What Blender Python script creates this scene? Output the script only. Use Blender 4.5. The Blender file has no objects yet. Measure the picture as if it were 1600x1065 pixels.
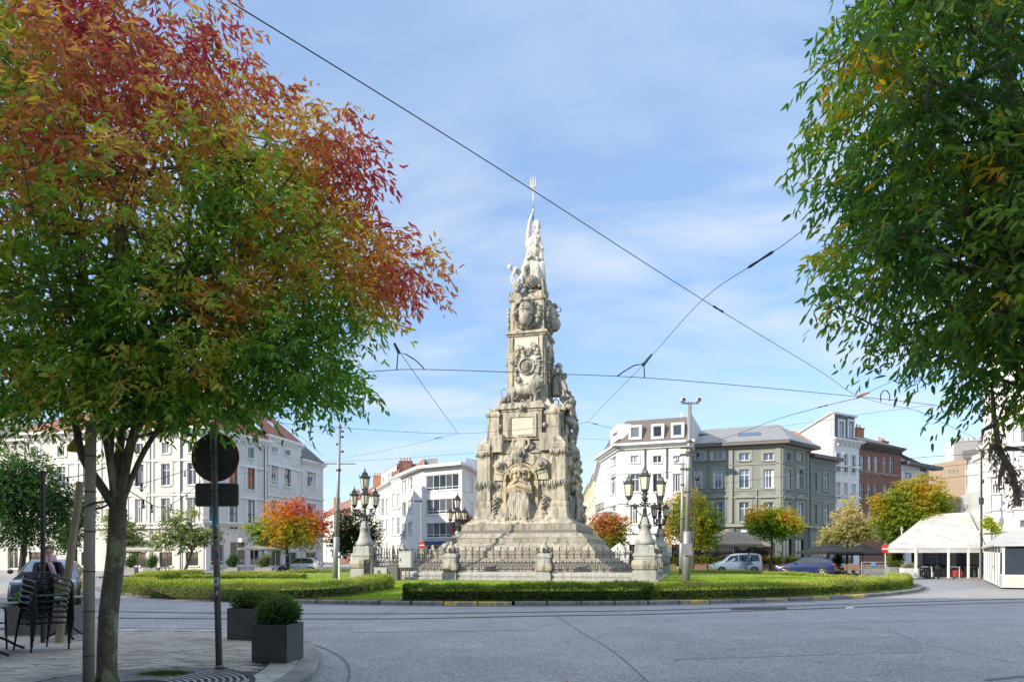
import bpy, bmesh, math, random
import numpy as np
from mathutils import Vector, Matrix, noise
R = math.radians
rnd = random.Random(7)
rng = np.random.default_rng(11)
S = bpy.context.scene
col = S.collection

# ------------------------------------------------------------------ camera, sky, sun, exposure
FPX, CX, HZ, CH = 1066.67, 800.0, 868.0, 1.6      # 24 mm lens, level camera with a shifted lens, eye height 1.6 m
cam = bpy.data.cameras.new('camera'); cam.lens = 24; cam.sensor_width = 36
cam.shift_y = (HZ - 532.5) / 1600.0; cam.clip_start = 0.1; cam.clip_end = 3000
co = bpy.data.objects.new('camera', cam); col.objects.link(co)
co.location = (0, 0, CH); co.rotation_euler = (R(90), 0, 0); S.camera = co

SUN_AZ, SUN_EL = 58.0, 24.0      # light travels towards (+sin az, +cos az): the sun is behind the left shoulder
SHADE_H = 17.35
sun = bpy.data.lights.new('sun', 'SUN'); sun.energy = 2.9; sun.angle = R(0.5); sun.color = (1.0, 0.90, 0.76)
so = bpy.data.objects.new('sun', sun); col.objects.link(so)
sd = Vector((math.sin(R(SUN_AZ)) * math.cos(R(SUN_EL)), math.cos(R(SUN_AZ)) * math.cos(R(SUN_EL)), -math.sin(R(SUN_EL))))
so.rotation_euler = sd.to_track_quat('-Z', 'Y').to_euler(); so.location = (-30, -30, 40)

W = bpy.data.worlds.new('World'); S.world = W; W.use_nodes = True
nt = W.node_tree; nd = nt.nodes; lk = nt.links; nd.clear()
out = nd.new('ShaderNodeOutputWorld'); bg = nd.new('ShaderNodeBackground')
sky = nd.new('ShaderNodeTexSky'); sky.sky_type = 'NISHITA'; sky.sun_disc = False
sky.sun_elevation = R(SUN_EL); sky.sun_rotation = R(180 + SUN_AZ); sky.air_density = 1.0; sky.dust_density = 0.3; sky.ozone_density = 2.2
tc = nd.new('ShaderNodeTexCoord')
# direction divided by its height: clouds lie on a flat layer high above
sx = nd.new('ShaderNodeSeparateXYZ'); lk.new(tc.outputs['Generated'], sx.inputs[0])
ad = nd.new('ShaderNodeMath'); ad.operation = 'ADD'; ad.inputs[1].default_value = 0.16; lk.new(sx.outputs[2], ad.inputs[0])
mx_ = nd.new('ShaderNodeMath'); mx_.operation = 'MAXIMUM'; mx_.inputs[1].default_value = 0.05; lk.new(ad.outputs[0], mx_.inputs[0])
dv = nd.new('ShaderNodeVectorMath'); dv.operation = 'DIVIDE'; cb = nd.new('ShaderNodeCombineXYZ')
for i in range(3): lk.new(mx_.outputs[0], cb.inputs[i])
lk.new(tc.outputs['Generated'], dv.inputs[0]); lk.new(cb.outputs[0], dv.inputs[1])
mp = nd.new('ShaderNodeMapping'); mp.inputs['Scale'].default_value = (1.1, 2.0, 0.0); mp.inputs['Rotation'].default_value = (0, 0, R(32)); mp.inputs['Location'].default_value = (3.3, 1.2, 0)
lk.new(dv.outputs[0], mp.inputs[0])
n1 = nd.new('ShaderNodeTexNoise'); n1.inputs['Scale'].default_value = 1.5; n1.inputs['Detail'].default_value = 9; n1.inputs['Roughness'].default_value = 0.56; n1.inputs['Distortion'].default_value = 0.35
lk.new(mp.outputs[0], n1.inputs['Vector'])
cr = nd.new('ShaderNodeMapRange'); cr.inputs[1].default_value = 0.42; cr.inputs[2].default_value = 0.72; cr.inputs[4].default_value = 0.9; lk.new(n1.outputs[0], cr.inputs[0])
n2 = nd.new('ShaderNodeTexNoise'); n2.inputs['Scale'].default_value = 0.55; n2.inputs['Detail'].default_value = 3; lk.new(mp.outputs[0], n2.inputs['Vector'])
cr2 = nd.new('ShaderNodeMapRange'); cr2.inputs[1].default_value = 0.26; cr2.inputs[2].default_value = 0.54; lk.new(n2.outputs[0], cr2.inputs[0])
mu = nd.new('ShaderNodeMath'); mu.operation = 'MULTIPLY'; lk.new(cr.outputs[0], mu.inputs[0]); lk.new(cr2.outputs[0], mu.inputs[1])
# thin veil that whitens the sky
ml_ = nd.new('ShaderNodeMix'); ml_.data_type = 'RGBA'; ml_.inputs[7].default_value = (2.55, 2.8, 3.15, 1)
lk.new(mu.outputs[0], ml_.inputs[0])
ve = nd.new('ShaderNodeMix'); ve.data_type = 'RGBA'; ve.inputs[0].default_value = 0.30; ve.inputs[7].default_value = (1.08, 1.66, 2.7, 1)
lk.new(sky.outputs[0], ve.inputs[6]); lk.new(ve.outputs[2], ml_.inputs[6])
vr = nd.new('ShaderNodeMapRange'); vr.inputs[1].default_value = 0.05; vr.inputs[2].default_value = 0.75; vr.inputs[3].default_value = 0.55; vr.inputs[4].default_value = 0.80; lk.new(sx.outputs[2], vr.inputs[0]); lk.new(vr.outputs[0], ve.inputs[0])
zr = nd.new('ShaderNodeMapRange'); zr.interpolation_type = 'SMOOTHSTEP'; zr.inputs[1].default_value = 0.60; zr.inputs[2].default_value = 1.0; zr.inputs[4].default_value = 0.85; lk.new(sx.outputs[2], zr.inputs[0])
zv = nd.new('ShaderNodeMix'); zv.data_type = 'RGBA'; zv.inputs[7].default_value = (5.4, 5.6, 6.0, 1); lk.new(zr.outputs[0], zv.inputs[0]); lk.new(ml_.outputs[2], zv.inputs[6])  # unseen sky overhead, brightened to add fill light in the shade
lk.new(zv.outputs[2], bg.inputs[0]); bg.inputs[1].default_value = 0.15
lk.new(bg.outputs[0], out.inputs[0])
S.view_settings.view_transform = 'Standard'; S.view_settings.look = 'None'
S.view_settings.exposure = 1.1; S.view_settings.gamma = 1.0; S.view_settings.use_curve_mapping = False
S.cycles.max_bounces = 6; S.cycles.diffuse_bounces = 3; S.cycles.glossy_bounces = 2; S.cycles.transmission_bounces = 2
S.cycles.transparent_max_bounces = 6; S.cycles.caustics_reflective = False; S.cycles.caustics_refractive = False

# ------------------------------------------------------------------ where things are: a sight line in the photo gives a point once its distance or height is known
def at(px, py, Y): return Vector(((px - CX) * Y / FPX, Y, CH + (HZ - py) * Y / FPX))
def ground(px, py, z=0.0):
    Y = (CH - z) * FPX / (py - HZ); return Vector(((px - CX) * Y / FPX, Y, z))
def athigh(px, py, z):
    Y = (z - CH) * FPX / (HZ - py); return Vector(((px - CX) * Y / FPX, Y, z))

# ------------------------------------------------------------------ materials
MATS = {}
def mat(name, color, rough=0.7, metal=0.0, spec=0.5, var=0.0, vscale=6.0, bump=0.0, bscale=40.0, var2=None, v2=(0.45, 0.65), v2scale=1.5, coords='Object', stretch=(1, 1, 1), randv=0.0, bdist=0.02):
    if name in MATS: return MATS[name]
    m = bpy.data.materials.new(name); m.use_nodes = True; MATS[name] = m
    t = m.node_tree; N = t.nodes; L = t.links; b = N['Principled BSDF']
    b.inputs['Base Color'].default_value = (*color, 1); b.inputs['Roughness'].default_value = rough
    b.inputs['Metallic'].default_value = metal; b.inputs['Specular IOR Level'].default_value = spec
    tcn = N.new('ShaderNodeTexCoord'); mpn = N.new('ShaderNodeMapping'); mpn.inputs['Scale'].default_value = stretch
    L.new(tcn.outputs[coords], mpn.inputs[0]); v = mpn.outputs[0]; cur = None
    if var > 0:
        n = N.new('ShaderNodeTexNoise'); n.inputs['Scale'].default_value = vscale; n.inputs['Detail'].default_value = 6; n.inputs['Roughness'].default_value = 0.62; L.new(v, n.inputs['Vector'])
        r = N.new('ShaderNodeMapRange'); r.inputs[1].default_value = 0.3; r.inputs[2].default_value = 0.7; r.inputs[3].default_value = 1 - var; r.inputs[4].default_value = 1 + var; L.new(n.outputs[0], r.inputs[0])
        x = N.new('ShaderNodeMix'); x.data_type = 'RGBA'; x.blend_type = 'MULTIPLY'; x.inputs[0].default_value = 1; x.inputs[6].default_value = (*color, 1); L.new(r.outputs[0], x.inputs[7]); cur = x.outputs[2]
    if var2:
        n = N.new('ShaderNodeTexNoise'); n.inputs['Scale'].default_value = v2scale; n.inputs['Detail'].default_value = 8; n.inputs['Roughness'].default_value = 0.7; L.new(v, n.inputs['Vector'])
        r = N.new('ShaderNodeMapRange'); r.inputs[1].default_value = v2[0]; r.inputs[2].default_value = v2[1]; L.new(n.outputs[0], r.inputs[0])
        x = N.new('ShaderNodeMix'); x.data_type = 'RGBA'; L.new(r.outputs[0], x.inputs[0]); x.inputs[7].default_value = (*var2, 1)
        if cur: L.new(cur, x.inputs[6])
        else: x.inputs[6].default_value = (*color, 1)
        cur = x.outputs[2]
    if randv > 0:
        oi = N.new('ShaderNodeObjectInfo'); r = N.new('ShaderNodeMapRange'); r.inputs[3].default_value = 1 - randv; r.inputs[4].default_value = 1 + randv; L.new(oi.outputs['Random'], r.inputs[0])
        x = N.new('ShaderNodeMix'); x.data_type = 'RGBA'; x.blend_type = 'MULTIPLY'; x.inputs[0].default_value = 1; L.new(r.outputs[0], x.inputs[7])
        if cur: L.new(cur, x.inputs[6])
        else: x.inputs[6].default_value = (*color, 1)
        cur = x.outputs[2]
    if cur: L.new(cur, b.inputs['Base Color'])
    if bump > 0:
        n = N.new('ShaderNodeTexNoise'); n.inputs['Scale'].default_value = bscale; n.inputs['Detail'].default_value = 5; L.new(v, n.inputs['Vector'])
        bp = N.new('ShaderNodeBump'); bp.inputs['Strength'].default_value = bump; bp.inputs['Distance'].default_value = bdist; L.new(n.outputs[0], bp.inputs['Height']); L.new(bp.outputs[0], b.inputs['Normal'])
    return m

def leafmat(name, trans=0.35, rough=0.45):
    m = bpy.data.materials.new(name); m.use_nodes = True; MATS[name] = m
    t = m.node_tree; N = t.nodes; L = t.links; b = N['Principled BSDF']; o = N['Material Output']
    a = N.new('ShaderNodeAttribute'); a.attribute_name = 'tint'
    L.new(a.outputs['Color'], b.inputs['Base Color']); b.inputs['Roughness'].default_value = rough; b.inputs['Specular IOR Level'].default_value = 0.35
    tr = N.new('ShaderNodeBsdfTranslucent')
    hs = N.new('ShaderNodeHueSaturation'); hs.inputs['Saturation'].default_value = 1.15; hs.inputs['Value'].default_value = 1.5; L.new(a.outputs['Color'], hs.inputs['Color']); L.new(hs.outputs[0], tr.inputs[0])
    mx = N.new('ShaderNodeMixShader'); mx.inputs[0].default_value = trans; L.new(b.outputs[0], mx.inputs[1]); L.new(tr.outputs[0], mx.inputs[2]); L.new(mx.outputs[0], o.inputs[0])
    return m
LEAF = leafmat('leaf', 0.55); HEDGELEAF = leafmat('hedge_leaf', 0.28, 0.5); GRASSLEAF = leafmat('grass_blade', 0.3, 0.6)

def stonemat(name, c1, c2, c3, bump=0.5, joints=None):
    """pale limestone with grey crusts, streaks running down and warm stains"""
    m = bpy.data.materials.new(name); m.use_nodes = True; MATS[name] = m
    t = m.node_tree; N = t.nodes; L = t.links; b = N['Principled BSDF']; b.inputs['Roughness'].default_value = 0.88; b.inputs['Specular IOR Level'].default_value = 0.2
    tcn = N.new('ShaderNodeTexCoord')
    def no(scale, det=8, st=(1, 1, 1), rg=0.65):
        mpn = N.new('ShaderNodeMapping'); mpn.inputs['Scale'].default_value = st; L.new(tcn.outputs['Object'], mpn.inputs[0])
        n = N.new('ShaderNodeTexNoise'); n.inputs['Scale'].default_value = scale; n.inputs['Detail'].default_value = det; n.inputs['Roughness'].default_value = rg; L.new(mpn.outputs[0], n.inputs['Vector']); return n
    def rr(n, a, z):
        r = N.new('ShaderNodeMapRange'); r.inputs[1].default_value = a; r.inputs[2].default_value = z; L.new(n.outputs[0], r.inputs[0]); return r
    def mix(f, a, cc, mode='MIX'):
        x = N.new('ShaderNodeMix'); x.data_type = 'RGBA'; x.blend_type = mode; L.new(f, x.inputs[0])
        if isinstance(a, tuple): x.inputs[6].default_value = (*a, 1)
        else: L.new(a, x.inputs[6])
        x.inputs[7].default_value = (*cc, 1); return x.outputs[2]
    r1 = rr(no(0.55), 0.40, 0.62); c = mix(r1.outputs[0], c1, c2)
    r2 = rr(no(1.7, st=(2.2, 2.2, 0.28)), 0.46, 0.66); c = mix(r2.outputs[0], c, c3)
    r3 = rr(no(7, 6), 0.58, 0.76); c = mix(r3.outputs[0], c, tuple(0.62 * v for v in c3))
    L.new(c, b.inputs['Base Color'])
    bp = N.new('ShaderNodeBump'); bp.inputs['Strength'].default_value = bump; bp.inputs['Distance'].default_value = 0.05; L.new(no(5, 10).outputs[0], bp.inputs['Height']); L.new(bp.outputs[0], b.inputs['Normal'])
    return m
STONE = stonemat('limestone', (0.55, 0.49, 0.37), (0.39, 0.36, 0.295), (0.14, 0.135, 0.115), 0.8)
STEPST = stonemat('step_limestone', (0.42, 0.385, 0.31), (0.33, 0.305, 0.25), (0.17, 0.16, 0.135), 0.8)
CARVED = stonemat('carved_limestone', (0.48, 0.44, 0.355), (0.31, 0.29, 0.25), (0.10, 0.095, 0.085), 0.6)
WARMST = stonemat('ochre_limestone', (0.53, 0.43, 0.28), (0.44, 0.38, 0.28), (0.24, 0.21, 0.16), 0.6)
BLUEST = stonemat('grey_bluestone', (0.42, 0.42, 0.40), (0.36, 0.36, 0.34), (0.27, 0.27, 0.25), 0.3)
KERBST = stonemat('kerb_stone', (0.20, 0.20, 0.195), (0.27, 0.26, 0.24), (0.13, 0.13, 0.13), 0.4)

# ------------------------------------------------------------------ mesh building
class MB:
    def __init__(s): s.v = []; s.f = []; s.smooth = False
    def add(s, vs, fs, M=None):
        o = len(s.v)
        if M is not None: vs = [M @ Vector(p) for p in vs]
        s.v.extend([tuple(p) for p in vs]); s.f.extend([tuple(i + o for i in f) for f in fs]); return s
    def box(s, x0, x1, y0, y1, z0, z1, M=None):
        return s.add([(x0, y0, z0), (x1, y0, z0), (x1, y1, z0), (x0, y1, z0), (x0, y0, z1), (x1, y0, z1), (x1, y1, z1), (x0, y1, z1)],
                     [(0, 3, 2, 1), (4, 5, 6, 7), (0, 1, 5, 4), (1, 2, 6, 5), (2, 3, 7, 6), (3, 0, 4, 7)], M)
    def bbox(s, x0, x1, y0, y1, z0, z1, b=0.02, M=None):
        """box with chamfered vertical and top edges"""
        def ring(i, z): return [(x0 + i + b, y0 + i, z), (x1 - i - b, y0 + i, z), (x1 - i, y0 + i + b, z), (x1 - i, y1 - i - b, z), (x1 - i - b, y1 - i, z), (x0 + i + b, y1 - i, z), (x0 + i, y1 - i - b, z), (x0 + i, y0 + i + b, z)]
        return s.loft([ring(0, z0), ring(0, z1 - b), ring(b, z1)], True, M)
    def loft(s, rings, cap=True, M=None, close=True):
        n = len(rings[0]); vs = [p for r in rings for p in r]; fs = []
        for k in range(len(rings) - 1):
            for i in range(n if close else n - 1):
                j = (i + 1) % n; fs.append((k * n + i, k * n + j, (k + 1) * n + j, (k + 1) * n + i))
        if cap: fs.append(tuple(reversed(range(n)))); fs.append(tuple(range((len(rings) - 1) * n, len(rings) * n)))
        return s.add(vs, fs, M)
    def prism(s, poly, z0, z1, M=None): return s.loft([[(x, y, z0) for x, y in poly], [(x, y, z1) for x, y in poly]], True, M)
    def frustum(s, h0, z0, h1, z1, M=None, c=(0, 0)):
        def r(h, z):
            hx, hy = (h, h) if not isinstance(h, tuple) else h
            return [(c[0] - hx, c[1] - hy, z), (c[0] + hx, c[1] - hy, z), (c[0] + hx, c[1] + hy, z), (c[0] - hx, c[1] + hy, z)]
        return s.loft([r(h0, z0), r(h1, z1)], True, M)
    def sqlathe(s, prof, c=(0, 0), M=None):
        """square-plan moulding: profile of (half width, z)"""
        return s.loft([[(c[0] - h, c[1] - h, z), (c[0] + h, c[1] - h, z), (c[0] + h, c[1] + h, z), (c[0] - h, c[1] + h, z)] for h, z in prof], True, M)
    def lathe(s, prof, n=12, M=None): return s.loft([[(r * math.cos(2 * math.pi * i / n), r * math.sin(2 * math.pi * i / n), z) for i in range(n)] for r, z in prof], True, M)
    def tube(s, pts, rad, n=6, cap=True):
        pts = [Vector(p) for p in pts]; m = len(pts)
        if not hasattr(rad, '__len__'): rad = [rad] * m
        rings = []; up = Vector((0, 0, 1)); prev = None
        for i, p in enumerate(pts):
            d = (pts[min(i + 1, m - 1)] - pts[max(i - 1, 0)]); d = d.normalized() if d.length > 1e-9 else Vector((0, 0, 1))
            if prev is None:
                a = d.cross(up if abs(d.z) < 0.9 else Vector((1, 0, 0))).normalized()
            else:
                a = (prev - d * prev.dot(d)); a = a.normalized() if a.length > 1e-6 else d.cross(Vector((1, 0, 0))).normalized()
            prev = a; b = d.cross(a)
            rings.append([tuple(p + (a * math.cos(2 * math.pi * k / n) + b * math.sin(2 * math.pi * k / n)) * rad[i]) for k in range(n)])
        return s.loft(rings, cap)
    def ball(s, c, r, n=8, m=6, M=None, rot=None):
        """ellipsoid; r a number or three radii"""
        rx, ry, rz = (r, r, r) if not hasattr(r, '__len__') else r
        Q = rot.to_matrix() if rot else Matrix.Identity(3); c = Vector(c)
        vs = [c + Q @ Vector((0, 0, -rz))]
        for k in range(1, m):
            a = math.pi * k / m - math.pi / 2
            for i in range(n):
                t = 2 * math.pi * i / n; vs.append(c + Q @ Vector((rx * math.cos(a) * math.cos(t), ry * math.cos(a) * math.sin(t), rz * math.sin(a))))
        vs.append(c + Q @ Vector((0, 0, rz))); fs = []
        for i in range(n): fs.append((0, 1 + (i + 1) % n, 1 + i))
        for k in range(m - 2):
            for i in range(n): j = (i + 1) % n; o = 1 + k * n; fs.append((o + i, o + j, o + n + j, o + n + i))
        o = 1 + (m - 2) * n
        for i in range(n): fs.append((o + i, o + (i + 1) % n, len(vs) - 1))
        return s.add(vs, fs, M)
    def arcbox(s, cx, cz, r0, r1, a0, a1, y0, y1, n=16):
        """a flat ring sector standing in the xz plane, y0 front, y1 back"""
        rings = []
        for k in range(n + 1):
            a = R(a0 + (a1 - a0) * k / n); c_, s_ = math.cos(a), math.sin(a)
            rings.append([(cx + r0 * c_, y0, cz + r0 * s_), (cx + r1 * c_, y0, cz + r1 * s_), (cx + r1 * c_, y1, cz + r1 * s_), (cx + r0 * c_, y1, cz + r0 * s_)])
        return s.loft(rings)
    def data(s, name, m, smooth=None):
        me = bpy.data.meshes.new(name); me.from_pydata(s.v, [], s.f); me.update()
        if m: me.materials.append(m)
        if s.smooth if smooth is None else smooth: me.shade_smooth()
        return me
    def obj(s, name, m, parent=None, smooth=None, world=False):
        """link as ONE mesh object; world=True: vertices are world positions, the thing's Empty is unrotated"""
        if world and parent is not None:
            p = parent
            while p.parent: p = p.parent
            l = p.location; s.v = [(a - l.x, b - l.y, c - l.z) for a, b, c in s.v]
        return link(name, s.data(name, m, smooth), parent)
def link(name, me, parent=None, loc=None, rz=None):
    o = bpy.data.objects.new(name, me); col.objects.link(o)
    if parent: o.parent = parent
    if loc is not None: o.location = loc
    if rz is not None: o.rotation_euler = (0, 0, rz)
    return o
def tag(o, label=None, cat=None, group=None, kind=None):
    if label: o['label'] = label
    if cat: o['category'] = cat
    if group: o['group'] = group
    if kind: o['kind'] = kind
    return o
def thing(name, label, cat, loc=(0, 0, 0), rz=0, group=None, scale=1):
    o = bpy.data.objects.new(name, None); o.empty_display_size = 0.2; col.objects.link(o)
    o.location = loc; o.rotation_euler = (0, 0, rz); o.scale = (scale,) * 3
    return tag(o, label, cat, group)
def structure(o): o['kind'] = 'structure'; return o
def copy_tree(o, parent=None):
    c = o.copy(); col.objects.link(c); c.parent = parent
    for ch in list(o.children): copy_tree(ch, c)
    return c
def place_copy(o, loc, rz, label, scale=None):
    c = copy_tree(o); c.location = loc; c.rotation_euler = (0, 0, rz); c['label'] = label
    if scale: c.scale = (scale,) * 3
    return c
def npmesh(name, V, F, m, tint=None, parent=None, smooth=False):
    """V (N,3), F (M,k) -> mesh object, quickly; tint (N,3) colours leaves individually"""
    me = bpy.data.meshes.new(name); k = F.shape[1]
    me.vertices.add(len(V)); me.vertices.foreach_set('co', np.ascontiguousarray(V, np.float32).ravel())
    me.loops.add(F.size); me.loops.foreach_set('vertex_index', np.ascontiguousarray(F, np.int32).ravel())
    me.polygons.add(len(F)); me.polygons.foreach_set('loop_start', np.arange(0, F.size, k, dtype=np.int32)); me.polygons.foreach_set('loop_total', np.full(len(F), k, np.int32))
    me.update(calc_edges=True)
    if tint is not None:
        a = me.color_attributes.new('tint', 'FLOAT_COLOR', 'POINT'); a.data.foreach_set('color', np.concatenate([tint, np.ones((len(V), 1))], 1).astype(np.float32).ravel())
    me.materials.append(m)
    if smooth: me.shade_smooth()
    return link(name, me, parent)
def sculpt(mb, name, m, parent, voxel=0.05, smooth=2, noise_amp=0.0, world=False):
    """fuse overlapping volumes into one continuous carved body"""
    o = mb.obj(name, m, parent, True, world)
    r = o.modifiers.new('fuse', 'REMESH'); r.mode = 'VOXEL'; r.voxel_size = voxel; r.use_smooth_shade = True
    if smooth: s_ = o.modifiers.new('soften', 'SMOOTH'); s_.iterations = smooth; s_.factor = 0.5
    if noise_amp:
        t = bpy.data.textures.new('carving', 'CLOUDS'); t.noise_scale = voxel * 4; d = o.modifiers.new('wear', 'DISPLACE'); d.texture = t; d.strength = noise_amp; d.mid_level = 0.5
    return o
def catmull(pts, n=8, closed=False):
    P = [Vector(p) for p in pts]; out = []; m = len(P)
    for i in range(m if closed else m - 1):
        if closed: a, b, c, d = P[i - 1], P[i], P[(i + 1) % m], P[(i + 2) % m]
        else: a, b, c, d = P[max(i - 1, 0)], P[i], P[i + 1], P[min(i + 2, m - 1)]
        for k in range(n):
            t = k / n; out.append(0.5 * ((2 * b) + (c - a) * t + (2 * a - 5 * b + 4 * c - d) * t * t + (3 * b - a - 3 * c + d) * t ** 3))
    if not closed: out.append(P[-1])
    return out
def text_mesh(s, size, name='lettering', depth=0.002, align='CENTER'):
    c = bpy.data.curves.new(name, 'FONT'); c.body = s; c.size = size; c.extrude = depth; c.align_x = align; c.align_y = 'CENTER'
    o = bpy.data.objects.new('tmp', c); col.objects.link(o); dg = bpy.context.evaluated_depsgraph_get()
    me = bpy.data.meshes.new_from_object(o.evaluated_get(dg)); bpy.data.objects.remove(o); me.name = name; return me
# ------------------------------------------------------------------ ground, roads, island
def asphalt(name, base, lite, joint=False):
    m = bpy.data.materials.new(name); m.use_nodes = True; t = m.node_tree; N = t.nodes; L = t.links; b = N['Principled BSDF']
    b.inputs['Roughness'].default_value = 0.75; b.inputs['Specular IOR Level'].default_value = 0.4
    tcn = N.new('ShaderNodeTexCoord')
    v = N.new('ShaderNodeTexVoronoi'); v.inputs['Scale'].default_value = 42; L.new(tcn.outputs['Object'], v.inputs['Vector'])
    n = N.new('ShaderNodeTexNoise'); n.inputs['Scale'].default_value = 0.55; n.inputs['Detail'].default_value = 9; n.inputs['Roughness'].default_value = 0.7; L.new(tcn.outputs['Object'], n.inputs['Vector'])
    f = N.new('ShaderNodeTexNoise'); f.inputs['Scale'].default_value = 30; f.inputs['Detail'].default_value = 3; L.new(tcn.outputs['Object'], f.inputs['Vector'])
    sp = N.new('ShaderNodeSeparateColor'); L.new(v.outputs['Color'], sp.inputs[0])
    r = N.new('ShaderNodeMapRange'); r.inputs[1].default_value = 0.45; r.inputs[2].default_value = 1.0; L.new(sp.outputs[0], r.inputs[0])
    x = N.new('ShaderNodeMix'); x.data_type = 'RGBA'; x.inputs[6].default_value = (*base, 1); x.inputs[7].default_value = (*lite, 1); L.new(r.outputs[0], x.inputs[0])
    r2 = N.new('ShaderNodeMapRange'); r2.inputs[1].default_value = 0.3; r2.inputs[2].default_value = 0.7; r2.inputs[3].default_value = 0.80; r2.inputs[4].default_value = 1.16; L.new(n.outputs[0], r2.inputs[0])
    y = N.new('ShaderNodeMix'); y.data_type = 'RGBA'; y.blend_type = 'MULTIPLY'; y.inputs[0].default_value = 1; L.new(x.outputs[2], y.inputs[6]); L.new(r2.outputs[0], y.inputs[7])
    L.new(y.outputs[2], b.inputs['Base Color'])
    bp = N.new('ShaderNodeBump'); bp.inputs['Strength'].default_value = 0.6; bp.inputs['Distance'].default_value = 0.012; L.new(v.outputs['Distance'], bp.inputs['Height']); L.new(bp.outputs[0], b.inputs['Normal'])
    MATS[name] = m; return m
ASPH = asphalt('asphalt', (0.235, 0.242, 0.255), (0.43, 0.44, 0.455))
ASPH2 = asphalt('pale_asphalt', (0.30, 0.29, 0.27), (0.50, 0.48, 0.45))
GROUT = mat('sandy_joint', (0.10, 0.095, 0.085), 0.95, var=0.2, vscale=8)
PAVER = mat('concrete_paver', (0.37, 0.35, 0.315), 0.85, var=0.22, vscale=3.0, bump=0.5, bscale=60, randv=0.28, bdist=0.006, var2=(0.22, 0.21, 0.19), v2=(0.52, 0.70), v2scale=1.2)
SLAB = mat('stone_slab', (0.40, 0.39, 0.37), 0.85, var=0.15, vscale=4, bump=0.3, bscale=50, randv=0.15)
FARPAVE = mat('terrace_paving', (0.33, 0.31, 0.28), 0.9, var=0.15, vscale=1.3, bump=0.2, bscale=20)
SOIL = mat('soil', (0.05, 0.036, 0.024), 0.95, var=0.4, vscale=12, bump=0.6, bscale=20)
IRON = mat('dark_iron', (0.045, 0.042, 0.04), 0.55, 0.6, var=0.3, vscale=20)
STEEL = mat('worn_steel', (0.18, 0.17, 0.16), 0.5, 0.4, var=0.2, vscale=5)
MB().box(-700, 700, -300, 1500, -0.3, -0.03).obj('ground', mat('far_ground', (0.16, 0.16, 0.15), 0.9, var=0.2, vscale=0.1), None); bpy.data.objects['ground']['kind'] = 'structure'

IC = Vector((0.0, 45.3)); IR = 23.4
# road sheet, reaching from the near kerb to the house fronts
def sheet(name, poly, z, m, parent=None):
    s = MB(); s.add([(x, y, z) for x, y in poly], [tuple(range(len(poly)))]); o = s.obj(name, m, parent); return o
structure(sheet('road', [(-75, 1.0), (75, 1.0), (75, 110), (-75, 110)], 0.0, ASPH))
structure(sheet('side_street_surface', [(-26, 16.2), (-17.5, 16.2), (-22, 31), (-30, 42), (-44, 36)], 0.004, ASPH2))
# the lane on the right has a paler surface
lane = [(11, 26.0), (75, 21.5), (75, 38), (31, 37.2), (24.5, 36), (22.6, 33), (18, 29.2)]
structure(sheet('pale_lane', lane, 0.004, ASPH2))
# far pavement ring in front of the houses
def arc(c, r, a0, a1, n): return [(c.x + r * math.cos(R(a0 + (a1 - a0) * i / n)), c.y + r * math.sin(R(a0 + (a1 - a0) * i / n))) for i in range(n + 1)]
inner = arc(IC, 30.5, -2, 172, 60); outer = arc(IC, 78, 172, -2, 30)
fp = MB().prism(inner + outer, 0.0, 0.11); fo = structure(fp.obj('pavement', FARPAVE))
k = MB()
for i in range(len(inner) - 1):
    a, b_ = Vector(inner[i]), Vector(inner[i + 1]); d = (b_ - a).normalized(); nn = Vector((a - IC)).normalized()
    k = MB(); g = 0.01
    p = [a + d * g, b_ - d * g, b_ - d * g - nn * 0.25, a + d * g - nn * 0.25]
    k.prism([tuple(q) for q in p][::-1], 0.0, 0.125); k.obj('kerb_stone', KERBST, fo)

# island
YELLOW = mat('worn_yellow_paint', (0.60, 0.42, 0.05), 0.8, var2=(0.22, 0.21, 0.19), v2=(0.42, 0.55), v2scale=5)
def isl_r(a): return IR + 0.25 * math.sin(3 * a + 1)
def island_z(x, y):
    d = IR - (Vector((x, y)) - IC).length; t = min(max(d / 5.0, 0), 1); return 0.11 + 0.11 * t * t * (3 - 2 * t)
s = MB(); rings = []
rad = [0.02, 2, 8, 14, 18, 19.5, 21, 22, 22.7, 23.12]; NA = 96
for r in rad: rings.append([(IC.x + r * math.cos(2 * math.pi * i / NA), IC.y + r * math.sin(2 * math.pi * i / NA), island_z(IC.x + r * math.cos(2 * math.pi * i / NA), IC.y + r * math.sin(2 * math.pi * i / NA))) for i in range(NA)])
s.loft(rings, False); s.smooth = True
TURF = mat('turf', (0.17, 0.23, 0.045), 0.95, var=0.35, vscale=2.5, bump=0.8, bscale=30, var2=(0.16, 0.17, 0.05), v2=(0.5, 0.75), v2scale=0.7)
isl = structure(s.obj('grass_island', TURF))
NK = 132
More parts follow.
